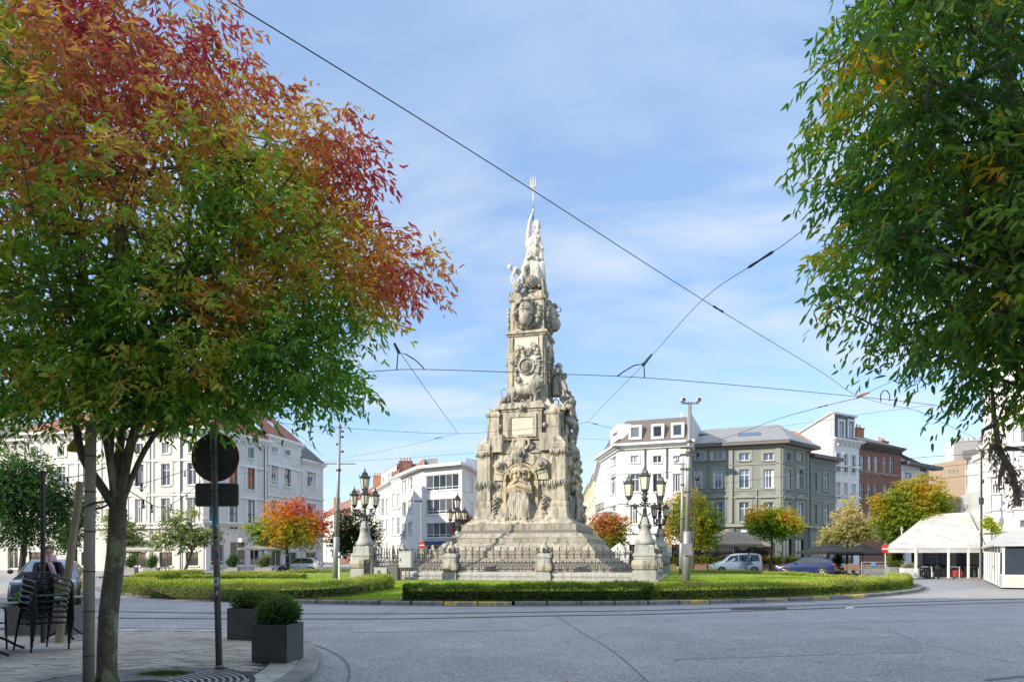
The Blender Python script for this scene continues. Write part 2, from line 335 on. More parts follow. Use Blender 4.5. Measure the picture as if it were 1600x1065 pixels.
for i in range(NK):
    a0 = 2 * math.pi * (i + 0.02 + 0.1 * rnd.random()) / NK; a1 = 2 * math.pi * (i + 0.99) / NK; am = (a0 + a1) / 2
    k = MB(); top = 0.13 + rnd.uniform(-0.006, 0.006); rr = IR + rnd.uniform(-0.008, 0.008)
    def P(r, a): return (IC.x + r * math.cos(a), IC.y + r * math.sin(a))
    ring = lambda ro, ri, z: [(*P(ro, a0), z), (*P(ro, a1), z), (*P(ri, a1), z), (*P(ri, a0), z)]
    k.loft([ring(rr + 0.02, rr - 0.3, 0.0), ring(rr, rr - 0.3, top - 0.025), ring(rr - 0.03, rr - 0.29, top)])
    px = CX + FPX * (IC.x + IR * math.cos(am)) / (IC.y + IR * math.sin(am)); near = math.sin(am) < 0
    y = near and (any(lo < px < hi for lo, hi in ((700, 725), (758, 822), (1056, 1092), (1193, 1222), (1252, 1288), (1316, 1345))))
    o = k.obj('kerb_stone', YELLOW if y else KERBST, isl)
    if y: o['label'] = 'kerb stone with worn yellow paint'
# dark gutter band
s = MB(); g0 = arc(IC, IR + 0.02, 180, 360, 90); g1 = arc(IC, IR + 0.27, 360, 180, 90); structure(sheet('gutter', g0 + g1, 0.008, mat('gutter_concrete', (0.15, 0.15, 0.15), 0.85, var=0.25, vscale=3)))

# tram rails sunk in the road
def strip(path, w, z, m, name, parent=None, th=None):
    P = [Vector(p) for p in path]; L_, Rr = [], []
    for i, p in enumerate(P):
        d = (P[min(i + 1, len(P) - 1)] - P[max(i - 1, 0)]).normalized(); n_ = Vector((-d.y, d.x)); L_.append(p + n_ * w / 2); Rr.append(p - n_ * w / 2)
    s = MB(); n = len(P)
    s.add([(q.x, q.y, z) for q in L_] + [(q.x, q.y, z) for q in Rr], [(n + i, n + i + 1, i + 1, i) for i in range(n - 1)]); return s.obj(name, m, parent)
def gp(pts): return [tuple(ground(x, y).xy) for x, y in pts]
GROOVE = mat('rail_groove', (0.02, 0.02, 0.022), 0.8)
for pts in ([(60, 961), (185, 965), (460, 966.5), (640, 966), (840, 962), (1020, 959), (1200, 953), (1400, 946), (1600, 940), (1700, 937)], [(60, 950), (185, 955), (400, 958), (640, 958.3), (860, 955.5), (1020, 953), (1200, 947.5), (1400, 941), (1600, 935), (1700, 933)]):
    P = [p.to_2d() for p in catmull([(*q, 0) for q in gp(pts)], 8)]
    a = structure(strip(P, 0.15, 0.009, STEEL, 'tram_rail')); strip(P, 0.065, 0.013, GROOVE, 'groove', a)
for pts in ([(-80, 990), (-10, 985), (120, 981), (330, 980), (420, 988)],):
    structure(strip([p.to_2d() for p in catmull([(*q, 0) for q in gp(pts)], 8)], 0.12, 0.008, mat('pale_line', (0.42, 0.42, 0.40), 0.8, var=0.3, vscale=3), 'pale_edge_strip'))
CRACK = mat('tar_seam', (0.13, 0.13, 0.135), 0.7)
for pts, w in (([(870, 962), (905, 985), (955, 1015), (1010, 1062), (1040, 1095)], 0.02), ([(465, 1000), (500, 1010), (530, 1024), (545, 1042), (543, 1066), (530, 1100)], 0.035), ([(1220, 978), (1380, 985), (1440, 1004), (1600, 1038)], 0.012), ([(540, 988), (780, 984), (1010, 990), (1300, 985)], 0.009), ([(620, 949), (585, 965), (470, 985)], 0.012), ([(1540, 1062), (1600, 1056), (1680, 1050)], 0.10)):
    structure(strip([p.to_2d() for p in catmull([(*q, 0) for q in gp(pts)], 6)], w, 0.006, CRACK, 'tar_seam'))
for i, (pts, c) in enumerate(((((1060, 1000), (1420, 992), (1450, 1018), (1050, 1030)), .20), (((560, 975), (820, 972), (830, 984), (545, 988)), .27), (((1180, 962), (1560, 955), (1600, 966), (1190, 974)), .26))):
    structure(sheet('asphalt_patch', gp(pts)[::-1], .004, asphalt('patch_asphalt_%d' % i, (c, c * 1.03, c * 1.08), (.42, .43, .445))))
structure(sheet('drain_cover', [tuple(ground(x, y).xy) for x, y in ((1140, 952.5), (1230, 951), (1228, 948.5), (1145, 950))], 0.014, IRON))
structure(sheet('road_marker', [tuple(ground(x, y).xy) for x, y in ((1322, 950.5), (1335, 950), (1333, 948), (1322, 948.5))], 0.014, mat('white_marking', (0.75, 0.75, 0.72), 0.6)))

# near pavement with its rounded corner
kb = catmull([(p[0], p[1], 0) for p in [(-60, 15.6), (-30, 15.0), (-12, 14.35), (-6.2, 14.1), (-4.75, 13.6), (-3.85, 12.5), (-3.12, 11.0), (-2.72, 9.6), (-2.55, 8.3), (-2.6, 6.0), (-2.0, 3.2), (1.0, 1.6), (10, 1.5), (60, 1.5)]], 10)
kb = [p.to_2d() for p in kb]
PZ = 0.12
poly = [tuple(p) for p in kb] + [(60, -8), (-60, -8)]
def inset_path(P, w):
    out = []
    for i, p in enumerate(P):
        d = (P[min(i + 1, len(P) - 1)] - P[max(i - 1, 0)]).normalized(); out.append(p + Vector((d.y, -d.x)) * w)
    return out
bedpath = inset_path(kb, 0.28)
pv = structure(MB().prism(([tuple(p) for p in bedpath] + [(60, -8), (-60, -8)])[::-1], 0.0, PZ - 0.012).obj('near_pavement', GROUT))
# kerb stones: walk along the path
def walk(P, step, gap, w, z0, z1, m, name, parent, w0=0.0, lim=None, cham=0.03):
    L = [0]
    for i in range(1, len(P)): L.append(L[-1] + (P[i] - P[i - 1]).length)
    def pos(s_):
        for i in range(1, len(P)):
            if L[i] >= s_: t = (s_ - L[i - 1]) / max(L[i] - L[i - 1], 1e-6); return P[i - 1].lerp(P[i], t), (P[i] - P[i - 1]).normalized()
        return P[-1], (P[-1] - P[-2]).normalized()
    s_ = 0
    while s_ + step < L[-1]:
        mid, _ = pos(s_ + step / 2)
        if lim is None or lim(mid):
            sl = [pos(s_ + gap / 2 + (step - gap) * t) for t in (0, 0.25, 0.5, 0.75, 1)]
            k = MB(); zt = z1 + rnd.uniform(-0.003, 0.003)
            def q(i, off, z): p, d = sl[i]; n_ = Vector((d.y, -d.x)); r_ = p + n_ * off; return (r_.x, r_.y, z)
            rings = [[q(i, w0, z0), q(i, w0, zt - cham), q(i, w0 + cham, zt), q(i, w0 + w, zt), q(i, w0 + w, z0)] for i in range(5)]
            k.loft(rings); k.obj(name, m, parent)
        s_ += step
KERBN = mat('near_kerb_stone', (0.235, 0.235, 0.235), 0.8, var=0.25, vscale=3, bump=0.4, bscale=30, randv=0.2)
walk(kb, 0.95, 0.012, 0.27, 0.0, PZ + 0.005, KERBN, 'kerb_stone', pv, lim=lambda m: m.y > 2 and m.x > -14)
walk(kb, 3.2, 0.012, 0.27, 0.0, PZ + 0.005, KERBN, 'kerb_stone', pv, lim=lambda m: not (m.y > 2 and m.x > -14))
walk(kb, 0.42, 0.014, 0.36, 0.05, PZ - 0.001, SLAB, 'paving_slab', pv, w0=0.285, lim=lambda m: m.y > 6 and m.x > -9, cham=0.004)
# pavers
inner2 = inset_path(kb, 0.66)
def inside(x, y, P):
    c = False; n = len(P); j = n - 1
    for i in range(n):
        if ((P[i][1] > y) != (P[j][1] > y)) and (x < (P[j][0] - P[i][0]) * (y - P[i][1]) / (P[j][1] - P[i][1]) + P[i][0]): c = not c
        j = i
    return c
ipoly = [tuple(p) for p in inner2] + [(60, -8), (-60, -8)]
TREE_AT = Vector((-4.72, 7.95)); GR = Vector((-4.32, 7.72)); GRR = 1.28
bricks = []
ang = R(4); ca, sa = math.cos(ang), math.sin(ang); bw, bd, gp_ = 0.225, 0.112, 0.008
for j in range(40, 190):
    for i in range(-90, 10):
        u = (i + (0.5 if j % 2 else 0)) * bw; w_ = j * bd - 1.0
        x = u * ca - w_ * sa + 0.6; y = u * sa + w_ * ca
        if y < 6.6 or x < -14 or y > 14.2: continue
        px = CX + FPX * x / y
        if px < -30 or px > 560: continue
        if not all(inside(x + ox, y + oy, ipoly) for ox, oy in ((-0.1, -0.05), (0.12, 0.05), (0.12, -0.05), (-0.1, 0.06))): continue
        if (Vector((x, y)) - GR).length < GRR + 0.10: continue
        bricks.append((x, y, CX + FPX * x / y, HZ + 1.48 * FPX / y))
def brick_mesh():
    s = MB(); a, b_ = (bw - gp_) / 2, (bd - gp_) / 2; c = 0.004
    s.loft([[(-a, -b_, -0.03), (a, -b_, -0.03), (a, b_, -0.03), (-a, b_, -0.03)], [(-a, -b_, -c), (a, -b_, -c), (a, b_, -c), (-a, b_, -c)], [(-a + c, -b_ + c, 0), (a - c, -b_ + c, 0), (a - c, b_ - c, 0), (-a + c, b_ - c, 0)]]); return s
vis = [b for b in bricks if b[3] < 1070 and 150 < b[2] or (b[3] < 1070 and b[2] < 132 and b[2] > 0)]
vis.sort(key=lambda b: b[1]); near = set(id(b) for b in vis[:300])
bm_ = brick_mesh(); bme = bm_.data('paver', PAVER); rest = MB()
for b in bricks:
    z = PZ + rnd.uniform(-0.004, 0.003); rz = ang + rnd.uniform(-0.012, 0.012)
    if id(b) in near:
        o = link('paver', bme, pv, (b[0], b[1], z), rz); o.rotation_euler = (rnd.uniform(-0.01, 0.01), rnd.uniform(-0.008, 0.008), rz)
    else:
        rest.add(bm_.v, bm_.f, Matrix.Translation((b[0], b[1], z)) @ Matrix.Rotation(rz, 4, 'Z'))
o = rest.obj('far_pavers', PAVER, pv); o['kind'] = 'stuff'

# tree grate: concentric cast arcs round the trunk, with a ring frame
GZ = PZ + 0.002
tg = thing('tree_grate', 'round cast metal tree grate of concentric slotted rings in the paving at the trunk', 'tree grate', (GR.x, GR.y, GZ))
CAST = mat('cast_metal', (0.30, 0.30, 0.295), 0.5, 0.55, var=0.2, vscale=8)
def ringsec(r0, r1, a0, a1, z0, z1, n): 
    s = MB(); rings = []
    for kx in range(n + 1):
        a = R(a0 + (a1 - a0) * kx / n); c_, s_ = math.cos(a), math.sin(a); rings.append([(r0 * c_, r0 * s_, z0), (r1 * c_, r1 * s_, z0), (r1 * c_, r1 * s_, z1), (r0 * c_, r0 * s_, z1)])
    return s.loft(rings)
sheetm = MB().lathe([(GRR, -0.05), (GRR, -0.035)], 40); sheetm.obj('pit', mat('pit_dark', (0.012, 0.012, 0.012), 0.95), tg)
r = 0.42
while r < GRR - 0.03:
    s = ringsec(r, r + 0.032, 0, 360, -0.03, 0.006, 64); s.obj('ring', CAST, tg); r += 0.078
for kx in range(12):
    a = kx * 30 + 8; s = MB(); s.box(0.42, GRR, -0.012, 0.012, -0.034, 0.003, Matrix.Rotation(R(a), 4, 'Z')); s.obj('rib', CAST, tg)
ringsec(GRR - 0.02, GRR + 0.05, 0, 360, -0.04, 0.004, 72).obj('frame', IRON, tg)
for x0, y0, x1, y1 in ((-2.6, 0.55, -1.35, 0.95), (-2.0, 0.1, -1.1, 0.95)):
    pass
# ------------------------------------------------------------------ buildings
GLASS = None
def panemat(name, dark, pale, spec=0.6):
    m = bpy.data.materials.new(name); m.use_nodes = True; t = m.node_tree; N = t.nodes; L = t.links; b = N['Principled BSDF']
    oi = N.new('ShaderNodeObjectInfo'); r = N.new('ShaderNodeMapRange'); r.interpolation_type = 'LINEAR'; r.inputs[1].default_value = 0.45; r.inputs[2].default_value = 1.0; L.new(oi.outputs['Random'], r.inputs[0])
    x = N.new('ShaderNodeMix'); x.data_type = 'RGBA'; x.inputs[6].default_value = (*dark, 1); x.inputs[7].default_value = (*pale, 1); L.new(r.outputs[0], x.inputs[0]); L.new(x.outputs[2], b.inputs['Base Color'])
    b.inputs['Roughness'].default_value = 0.04; b.inputs['Specular IOR Level'].default_value = spec; b.inputs['Coat Weight'].default_value = 0.6; b.inputs['Coat Roughness'].default_value = 0.02
    tcn = N.new('ShaderNodeTexCoord'); n = N.new('ShaderNodeTexNoise'); n.inputs['Scale'].default_value = 0.8; L.new(tcn.outputs['Object'], n.inputs['Vector'])
    bp = N.new('ShaderNodeBump'); bp.inputs['Strength'].default_value = 0.12; bp.inputs['Distance'].default_value = 0.05; L.new(n.outputs[0], bp.inputs['Height']); L.new(bp.outputs[0], b.inputs['Normal'])
    MATS[name] = m; return m
PANE = panemat('window_glass', (0.03, 0.04, 0.055), (0.16, 0.18, 0.20))
PANEB = panemat('blue_window_glass', (0.05, 0.09, 0.16), (0.12, 0.18, 0.28), 0.9)
SHOPG = panemat('shop_glass', (0.02, 0.018, 0.016), (0.045, 0.04, 0.035))
ORANGEG = mat('orange_reflection_glass', (0.34, 0.13, 0.06), 0.2, spec=0.8)  # orange reflection put into the pane colour
CURT = mat('white_curtain', (0.62, 0.63, 0.64), 0.8)
WHITE = mat('white_render', (0.62, 0.62, 0.615), 0.8, var=0.07, vscale=0.7, bump=0.1, bscale=10, var2=(0.44, 0.43, 0.41), v2=(0.50, 0.78), v2scale=0.9, stretch=(1, 1, .35))
CREAM = mat('cream_render', (0.60, 0.575, 0.52), 0.8, var=0.07, vscale=0.7, bump=0.1, bscale=10, var2=(0.42, 0.39, 0.34), v2=(0.50, 0.78), v2scale=0.9, stretch=(1, 1, .35))
TRIMW = mat('white_trim', (0.70, 0.70, 0.69), 0.7, var=0.08, vscale=2)
GREEN = mat('grey_green_render', (0.215, 0.235, 0.205), 0.8, var=0.10, vscale=0.8, bump=0.1, bscale=10, var2=(0.17, 0.19, 0.17), v2=(0.5, 0.75), v2scale=0.5)
GREEND = mat('dark_green_render', (0.10, 0.125, 0.12), 0.8, var=0.12, vscale=0.8)
GREENT = mat('grey_green_trim', (0.27, 0.285, 0.25), 0.7, var=0.08, vscale=2)
BRICKM = mat('red_brick', (0.235, 0.115, 0.085), 0.9, var=0.25, vscale=5, bump=0.3, bscale=25, var2=(0.14, 0.075, 0.06), v2=(0.45, 0.65), v2scale=2)
BRICKT = mat('tan_brick', (0.36, 0.27, 0.19), 0.9, var=0.25, vscale=3)
ROOFR = mat('red_roof_tile', (0.29, 0.115, 0.075), 0.85, var=0.25, vscale=3, bump=0.6, bscale=8, var2=(0.17, 0.085, 0.065), v2=(0.5, 0.7), v2scale=1.5)
ROOFO = mat('orange_roof_tile', (0.50, 0.20, 0.10), 0.85, var=0.2, vscale=3, bump=0.6, bscale=8)
SLATE = mat('slate', (0.085, 0.088, 0.095), 0.6, var=0.2, vscale=4, bump=0.4, bscale=12)
SLATEB = mat('brown_slate', (0.135, 0.12, 0.11), 0.7, var=0.2, vscale=4, bump=0.4, bscale=12)
ZINC = mat('zinc_sheet', (0.55, 0.56, 0.56), 0.6, 0.0, var=0.08, vscale=1.5)
ZINCD = mat('grey_roof_sheet', (0.27, 0.27, 0.27), 0.6, 0.1, var=0.10, vscale=0.8)
PIPE = mat('grey_pipe', (0.22, 0.22, 0.22), 0.6)
DARKF = mat('dark_frame', (0.03, 0.03, 0.032), 0.5)
CHIM = mat('chimney_brick', (0.42, 0.19, 0.12), 0.9, var=0.25, vscale=6)
POT = mat('clay_pot', (0.40, 0.20, 0.13), 0.8)
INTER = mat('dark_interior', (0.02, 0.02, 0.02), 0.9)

class Facade:
    """a vertical wall from A to B (left to right seen from the square); windows are (u0,u1,z0,z1,...) openings with real reveals"""
    def __init__(s, root, A, B, z0, z1, m, trim=None, inset=0.2):
        s.root, s.A, s.B, s.z0, s.z1, s.m, s.trim, s.inset = root, Vector(A[:2]), Vector(B[:2]), z0, z1, m, trim or m, inset
        s.d = (s.B - s.A); s.L = s.d.length; s.d.normalize(); s.rz = math.atan2(s.d.y, s.d.x); s.wins = []; s.cols = []
    def u(s, px):
        t = (px - CX) / FPX; # X = t*Y
        den = s.d.x - t * s.d.y; return (t * s.A.y - s.A.x) / den
    def Y(s, u): return s.A.y + s.d.y * u
    def z(s, px, py): return CH + (HZ - py) * s.Y(s.u(px)) / FPX
    def win(s, px0, px1, py0, py1, **kw):
        """opening from its outline in the photo"""
        u0, u1 = s.u(px0), s.u(px1); pm = (px0 + px1) / 2; s.wins.append((u0, u1, s.z(pm, py1), s.z(pm, py0), kw))
    def winm(s, u0, u1, z0, z1, **kw): s.wins.append((u0, u1, z0, z1, kw))
    def mat4(s): return Matrix.Translation((s.A.x, s.A.y, 0)) @ Matrix.Rotation(s.rz, 4, 'Z')
    def place(s, name, mb, m, parent=None, smooth=False):
        """link a mesh given in wall coordinates (u, depth, z); one level under the thing, or under a part"""
        me = mb.data(name, m, smooth); o = bpy.data.objects.new(name, me); col.objects.link(o)
        if parent: o.parent = parent
        else:
            o.parent = s.root; rl = s.root.location; o.location = (s.A.x - rl.x, s.A.y - rl.y, -rl.z); o.rotation_euler = (0, 0, s.rz)
        return o
    def build(s, name='wall'):
        us = sorted(set([0, s.L] + [round(x, 3) for w in s.wins for x in (max(w[0], 0.02), min(w[1], s.L - 0.02))])); zs = sorted(set([s.z0, s.z1] + [round(x, 3) for w in s.wins for x in (w[2], w[3])]))
        W_ = [(round(max(w[0], .02), 3), round(min(w[1], s.L - .02), 3), round(w[2], 3), round(w[3], 3)) for w in s.wins]
        mb = MB()
        for i in range(len(us) - 1):
            for j in range(len(zs) - 1):
                a, b_, c, d = us[i], us[i + 1], zs[j], zs[j + 1]; cu, cz = (a + b_) / 2, (c + d) / 2
                if any(w[0] < cu < w[1] and w[2] < cz < w[3] for w in W_): continue
                mb.add([(a, 0, c), (b_, 0, c), (b_, 0, d), (a, 0, d)], [(0, 1, 2, 3)])
        I = s.inset
        for a, b_, c, d in W_:
            mb.add([(a, 0, c), (b_, 0, c), (b_, 0, d), (a, 0, d), (a, I, c), (b_, I, c), (b_, I, d), (a, I, d)], [(0, 4, 5, 1), (1, 5, 6, 2), (2, 6, 7, 3), (3, 7, 4, 0)])
        s.place(name, mb, s.m)
        for (a, b_, c, d, kw), w in zip(s.wins, W_): s.window(*w, **kw)
    def window(s, a, b_, c, d, style='sash', frame=TRIMW, pane=PANE, surround=0.0, sill=True, hood=False, name='window', curtain=None):
        """frame set in the reveal, panes behind it, sill and raised surround on the wall"""
        w, h = b_ - a, d - c; I = s.inset; t = min(0.07, w * 0.09); f = MB(); y0, y1 = I - 0.07, I - 0.01
        f.box(a, a + t, y0, y1, c, d); f.box(b_ - t, b_, y0, y1, c, d); f.box(a + t, b_ - t, y0, y1, c, c + t); f.box(a + t, b_ - t, y0, y1, d - t, d)
        cs = [a + t, b_ - t]; rs = [c + t, d - t]; g = t * 0.45
        if style in ('sash', 'cross'): cs = [a + t, (a + b_) / 2, b_ - t]; rs = [c + t, c + h * 0.70, d - t]
        elif style == 'two': cs = [a + t, (a + b_) / 2, b_ - t]
        elif style == 'h': rs = [c + t, c + h * 0.5, d - t]
        elif isinstance(style, tuple):
            nx, nz = style; cs = [a + t + (w - 2 * t) * i / nx for i in range(nx + 1)]; rs = [c + t] + ([c + h * 0.2] if nz == 2 else [c + t + (h - 2 * t) * i / nz for i in range(1, nz)]) + [d - t]
        for x in cs[1:-1]: f.box(x - g, x + g, y0 + 0.005, y1, c + t, d - t)
        for kz, z in enumerate(rs[1:-1]):
            for x0, x1 in zip(cs[:-1], cs[1:]): f.box(x0 + (g if x0 != cs[0] else 0), x1 - (g if x1 != cs[-1] else 0), y0 + 0.008, y1, z - g, z + g)
        o = s.place(name, f, frame)
        for x0, x1 in zip(cs[:-1], cs[1:]):
            for zz0, zz1 in zip(rs[:-1], rs[1:]):
                p = MB().box(x0 + 0.005, x1 - 0.005, y1 - 0.025, y1 - 0.01, zz0 + 0.005, zz1 - 0.005); s.place('pane', p, pane, o)
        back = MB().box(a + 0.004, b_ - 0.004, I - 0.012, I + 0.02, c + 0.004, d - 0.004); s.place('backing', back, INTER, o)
        if curtain is None: curtain = (pane is PANE) and rnd.random() < 0.5 and w > 0.5
        if curtain:
            q = MB(); cw = w * rnd.uniform(0.16, 0.26)
            for x0, x1 in ((a + t, a + t + cw), (b_ - t - cw, b_ - t)):
                q.box(x0, x1, y1 - 0.032, y1 - 0.027, c + t, d - t)
            s.place('curtain', q, CURT, o)
        if surround:
            q = MB(); e = surround; q.box(a - e, a, -0.06, 0.0, c - 0.02, d + e); q.box(b_, b_ + e, -0.06, 0.0, c - 0.02, d + e); q.box(a, b_, -0.06, 0.0, d, d + e)
            if hood: q.box(a - e * 1.5, b_ + e * 1.5, -0.2, 0, d + e + 0.15, d + e + 0.28)
            if hood == 'gable': q.add([(a - e * 1.5, -0.18, d + e + .28), (b_ + e * 1.5, -0.18, d + e + .28), ((a + b_) / 2, -0.18, d + e + .7), (a - e * 1.5, 0, d + e + .28), (b_ + e * 1.5, 0, d + e + .28), ((a + b_) / 2, 0, d + e + .7)], [(0, 1, 2), (1, 4, 5, 2), (0, 2, 5, 3)])
            s.place('surround', q, s.trim, o)
        if sill: s.place('sill', MB().box(a - 0.1, b_ + 0.1, -0.12, -0.002, c - 0.12, c - 0.022), s.trim, o)
    def band(s, z, h, out=0.1, name='band', m=None, u0=0, u1=None): s.place(name, MB().box(u0 - (out if u0 == 0 else 0), (s.L if u1 is None else u1) + (out if u1 is None else 0), -out, -0.001, z, z + h), m or s.trim)
    def cornice(s, z, h=0.5, out=0.55, m=None, brackets=0):
        q = MB(); L = s.L; m = m or s.trim
        for k, (z0_, z1_, o_) in enumerate(((0, 0.35, 0.3), (0.35, 0.6, 0.65), (0.6, 1.0, 1.0))): q.box(-out * o_, L + out * o_, -out * o_, -0.001, z + h * z0_, z + h * z1_ - 0.001)
        s.place('cornice', q, m)
        if brackets:
            n = int(L / brackets)
            for i in range(n): x = (i + 0.5) * L / n; s.place('bracket', MB().box(x - 0.08, x + 0.08, -out * 0.6, -0.001, z - 0.28, z - 0.002), m)
    def pipe(s, px=None, u=None, z0=0, z1=None, m=PIPE):
        u = s.u(px) if u is None else u; z1 = z1 or s.z1; o = s.place('drainpipe', MB().tube([(u, -0.12, z0), (u, -0.12, z1)], 0.055, 6), m, smooth=True)
    def pilaster(s, u, w, z0, z1, out=0.1, m=None): s.place('pilaster', MB().box(u - w / 2, u + w / 2, -out, -0.001, z0, z1), m or s.trim)
def body(root, poly, z0, z1, m, name='side_walls'):
    """the bulk of the house behind its front walls"""
    return MB().prism(poly, z0, z1).obj(name, m, root, world=True)
def building(name, label, p, cat='building'): return thing(name, label, cat, (p[0], p[1], 0))
def back(A, B, depth, inset=0.26):
    """footprint behind facade A-B"""
    A, B = Vector(A[:2]), Vector(B[:2]); d = (B - A).normalized(); n = Vector((-d.y, d.x)); return [tuple(A + n * inset + d * 0.01), tuple(B + n * inset - d * 0.01), tuple(B + n * depth - d * 0.01), tuple(A + n * depth + d * 0.01)]
def chimney(root, p, w, d, z0, z1, m=CHIM, pots=3, rz=0):
    M = Matrix.Translation((p[0], p[1], 0)) @ Matrix.Rotation(rz, 4, 'Z'); b = MB().box(-w / 2, w / 2, -d / 2, d / 2, z0, z1 - 0.15, M); b.box(-w / 2 - 0.08, w / 2 + 0.08, -d / 2 - 0.08, d / 2 + 0.08, z1 - 0.15, z1, M)
    o = b.obj('chimney', m, root, world=True)
    for i in range(pots):
        x = (i - (pots - 1) / 2) * w / pots; q = MB().lathe([(0.13, 0), (0.15, 0.05), (0.11, 0.1), (0.1, 0.4), (0.14, 0.45), (0.12, 0.5)], 8, Matrix.Translation((p[0], p[1], z1)) @ Matrix.Rotation(rz, 4, 'Z') @ Matrix.Translation((x, 0, 0))); q.obj('chimney_pot', POT, o, world=True)
def roof(root, pts, faces, m, name='roof', th=0.12):
    s = MB(); n = len(pts); s.add(pts, faces)
    s.add([(x, y, z - th) for x, y, z in pts], [tuple(reversed(f)) for f in faces]); 
    ed = {}
    for f in faces:
        for i in range(len(f)): e = (f[i], f[(i + 1) % len(f)]); ed[e] = 1
    for (a, b_) in list(ed):
        if (b_, a) not in ed: s.add([pts[a], pts[b_], (pts[b_][0], pts[b_][1], pts[b_][2] - th), (pts[a][0], pts[a][1], pts[a][2] - th)], [(0, 3, 2, 1)])
    return s.obj(name, m, root, world=True)
def off(A, B, u, dep): # point u along A-B, dep behind
    A, B = Vector(A[:2]), Vector(B[:2]); d = (B - A).normalized(); n = Vector((-d.y, d.x)); p = A + d * u + n * dep; return (p.x, p.y)
def pt(px, Y): return ((px - CX) * Y / FPX, Y)
def skylight(root, c, w, h, tilt_dir, slope, zz):
    pass

# ---- 1 long white house at the left, three storeys over a shop floor
A, B = pt(40, 70.2), pt(318, 66.6)
h1 = building('town_house', 'long cream town house with cornice and red tiled roof behind the young tree', A)
F = Facade(h1, A, B, 0.1, 13.55, CREAM, mat('cream_trim', (0.70, 0.67, 0.61), 0.7, var=0.08, vscale=2))
for cx in (137 - 82, 137 - 41, 137, 178, 218, 259, 300):
    rowdy = (cx - 218) * -0.03
    if cx < 50 or cx > 305: continue
    F.win(cx - 6, cx + 6, 692.5 + rowdy, 709 + rowdy, style='two', surround=0.22)
    F.win(cx - 7, cx + 7, 725 + rowdy, 759 + rowdy, style='sash', surround=0.3, frame=DARKF if cx == 218 else TRIMW)
    F.win(cx - 7, cx + 7, 779 + rowdy, 818 + rowdy, style='sash', surround=0.3, hood=True)
    if cx not in (96,): F.win(cx - 10, cx + 10, 862, 883, style=(2, 1), frame=DARKF, pane=SHOPG, surround=0.0)
F.build(); F.cornice(13.55, 0.6, 0.7, brackets=0.9)
for z in (4.7, 7.5, 10.9): F.band(z, 0.22, 0.14)
F.band(4.3, 0.2, 0.28)
for p in (120, 157, 198, 238, 280): F.pilaster(F.u(p), 0.35, 4.95, 13.5, 0.09)
F.pipe(px=236); F.pipe(px=283)
body(h1, back(A, B, 12), 0.1, 13.5, CREAM)
a0, a1, b0, b1 = off(A, B, -0.3, -0.5), off(A, B, F.L, -0.5), off(A, B, -0.3, 6), off(A, B, F.L, 6); c0, c1 = off(A, B, -0.3, 12.5), off(A, B, F.L, 12.5)
roof(h1, [(*a0, 14.1), (*a1, 14.1), (*b1, 17.4), (*b0, 17.4), (*c1, 14.0), (*c0, 14.0)], [(0, 1, 2, 3), (3, 2, 4, 5)], ROOFR)
# ---- 2 its corner wing turning away to the right, warm windows
A, B = pt(318, 66.6), pt(417, 74.5)
h2 = building('corner_house', 'white corner wing with stone gable and windows coloured like an orange reflection behind the round sign', A)
F = Facade(h2, A, B, 0.1, 13.55, WHITE, TRIMW)
for cx, ww in ((333, 6.5), (364, 7), (392, 6)):
    dy = (cx - 364) * 0.12
    F.win(cx - ww + 1, cx + ww - 1, 695 + dy, 713 + dy * .8, style='two', surround=0.15)
    F.win(cx - ww, cx + ww, 726 + dy, 762 + dy * .6, style='sash', pane=ORANGEG, frame=DARKF, surround=0.22)
    F.win(cx - ww, cx + ww, 779 + dy * .5, 826, style='h', pane=PANE, surround=0.22, frame=DARKF)
F.win(360, 384, 846, 883, style=(2, 2), frame=TRIMW, pane=SHOPG); F.win(391, 406, 858, 883, style=(2, 1), frame=TRIMW, pane=SHOPG); F.win(330, 350, 850, 883, style=(2, 2), pane=SHOPG)
F.build(); F.cornice(13.55, 0.6, 0.55, brackets=0.9); F.cornice(4.6, 0.45, 0.45)
for z in (7.6, 10.9): F.band(z, 0.2, 0.12)
for u_ in (0.35, F.L - 0.35): F.pilaster(u_, 0.5, 0.2, 4.5, 0.18); F.pilaster(u_, 0.45, 5.2, 13.4, 0.1)
F.pipe(px=412, m=DARKF)
body(h2, back(A, B, 11), 0.1, 13.5, WHITE)
a0, a1 = off(A, B, 0, -0.5), off(A, B, F.L, -0.5); b0, b1 = off(A, B, -1, 5.5), off(A, B, F.L + 0.2, 5.5); c0, c1 = off(A, B, -1, 11), off(A, B, F.L, 11)
roof(h2, [(*a0, 14.1), (*a1, 14.1), (*b1, 18.8), (*b0, 18.8), (*c1, 14.0), (*c0, 14.0)], [(0, 1, 2, 3), (3, 2, 4, 5)], ROOFR)
# stepped stone gable between the roofs
gx = off(A, B, 3.6, -0.3); gx2 = off(A, B, 3.6, 5.5); d_ = (Vector(B) - Vector(A)).normalized() * 0.5
MB().loft([[(gx[0], gx[1], 13.9), (gx[0] + d_.x, gx[1] + d_.y, 13.9), (gx[0] + d_.x, gx[1] + d_.y, 14.9), (gx[0], gx[1], 14.9)], [(gx2[0], gx2[1], 13.9), (gx2[0] + d_.x, gx2[1] + d_.y, 13.9), (gx2[0] + d_.x, gx2[1] + d_.y, 19.2), (gx2[0], gx2[1], 19.2)]]).obj('gable_wall', BRICKT, h2, world=True)
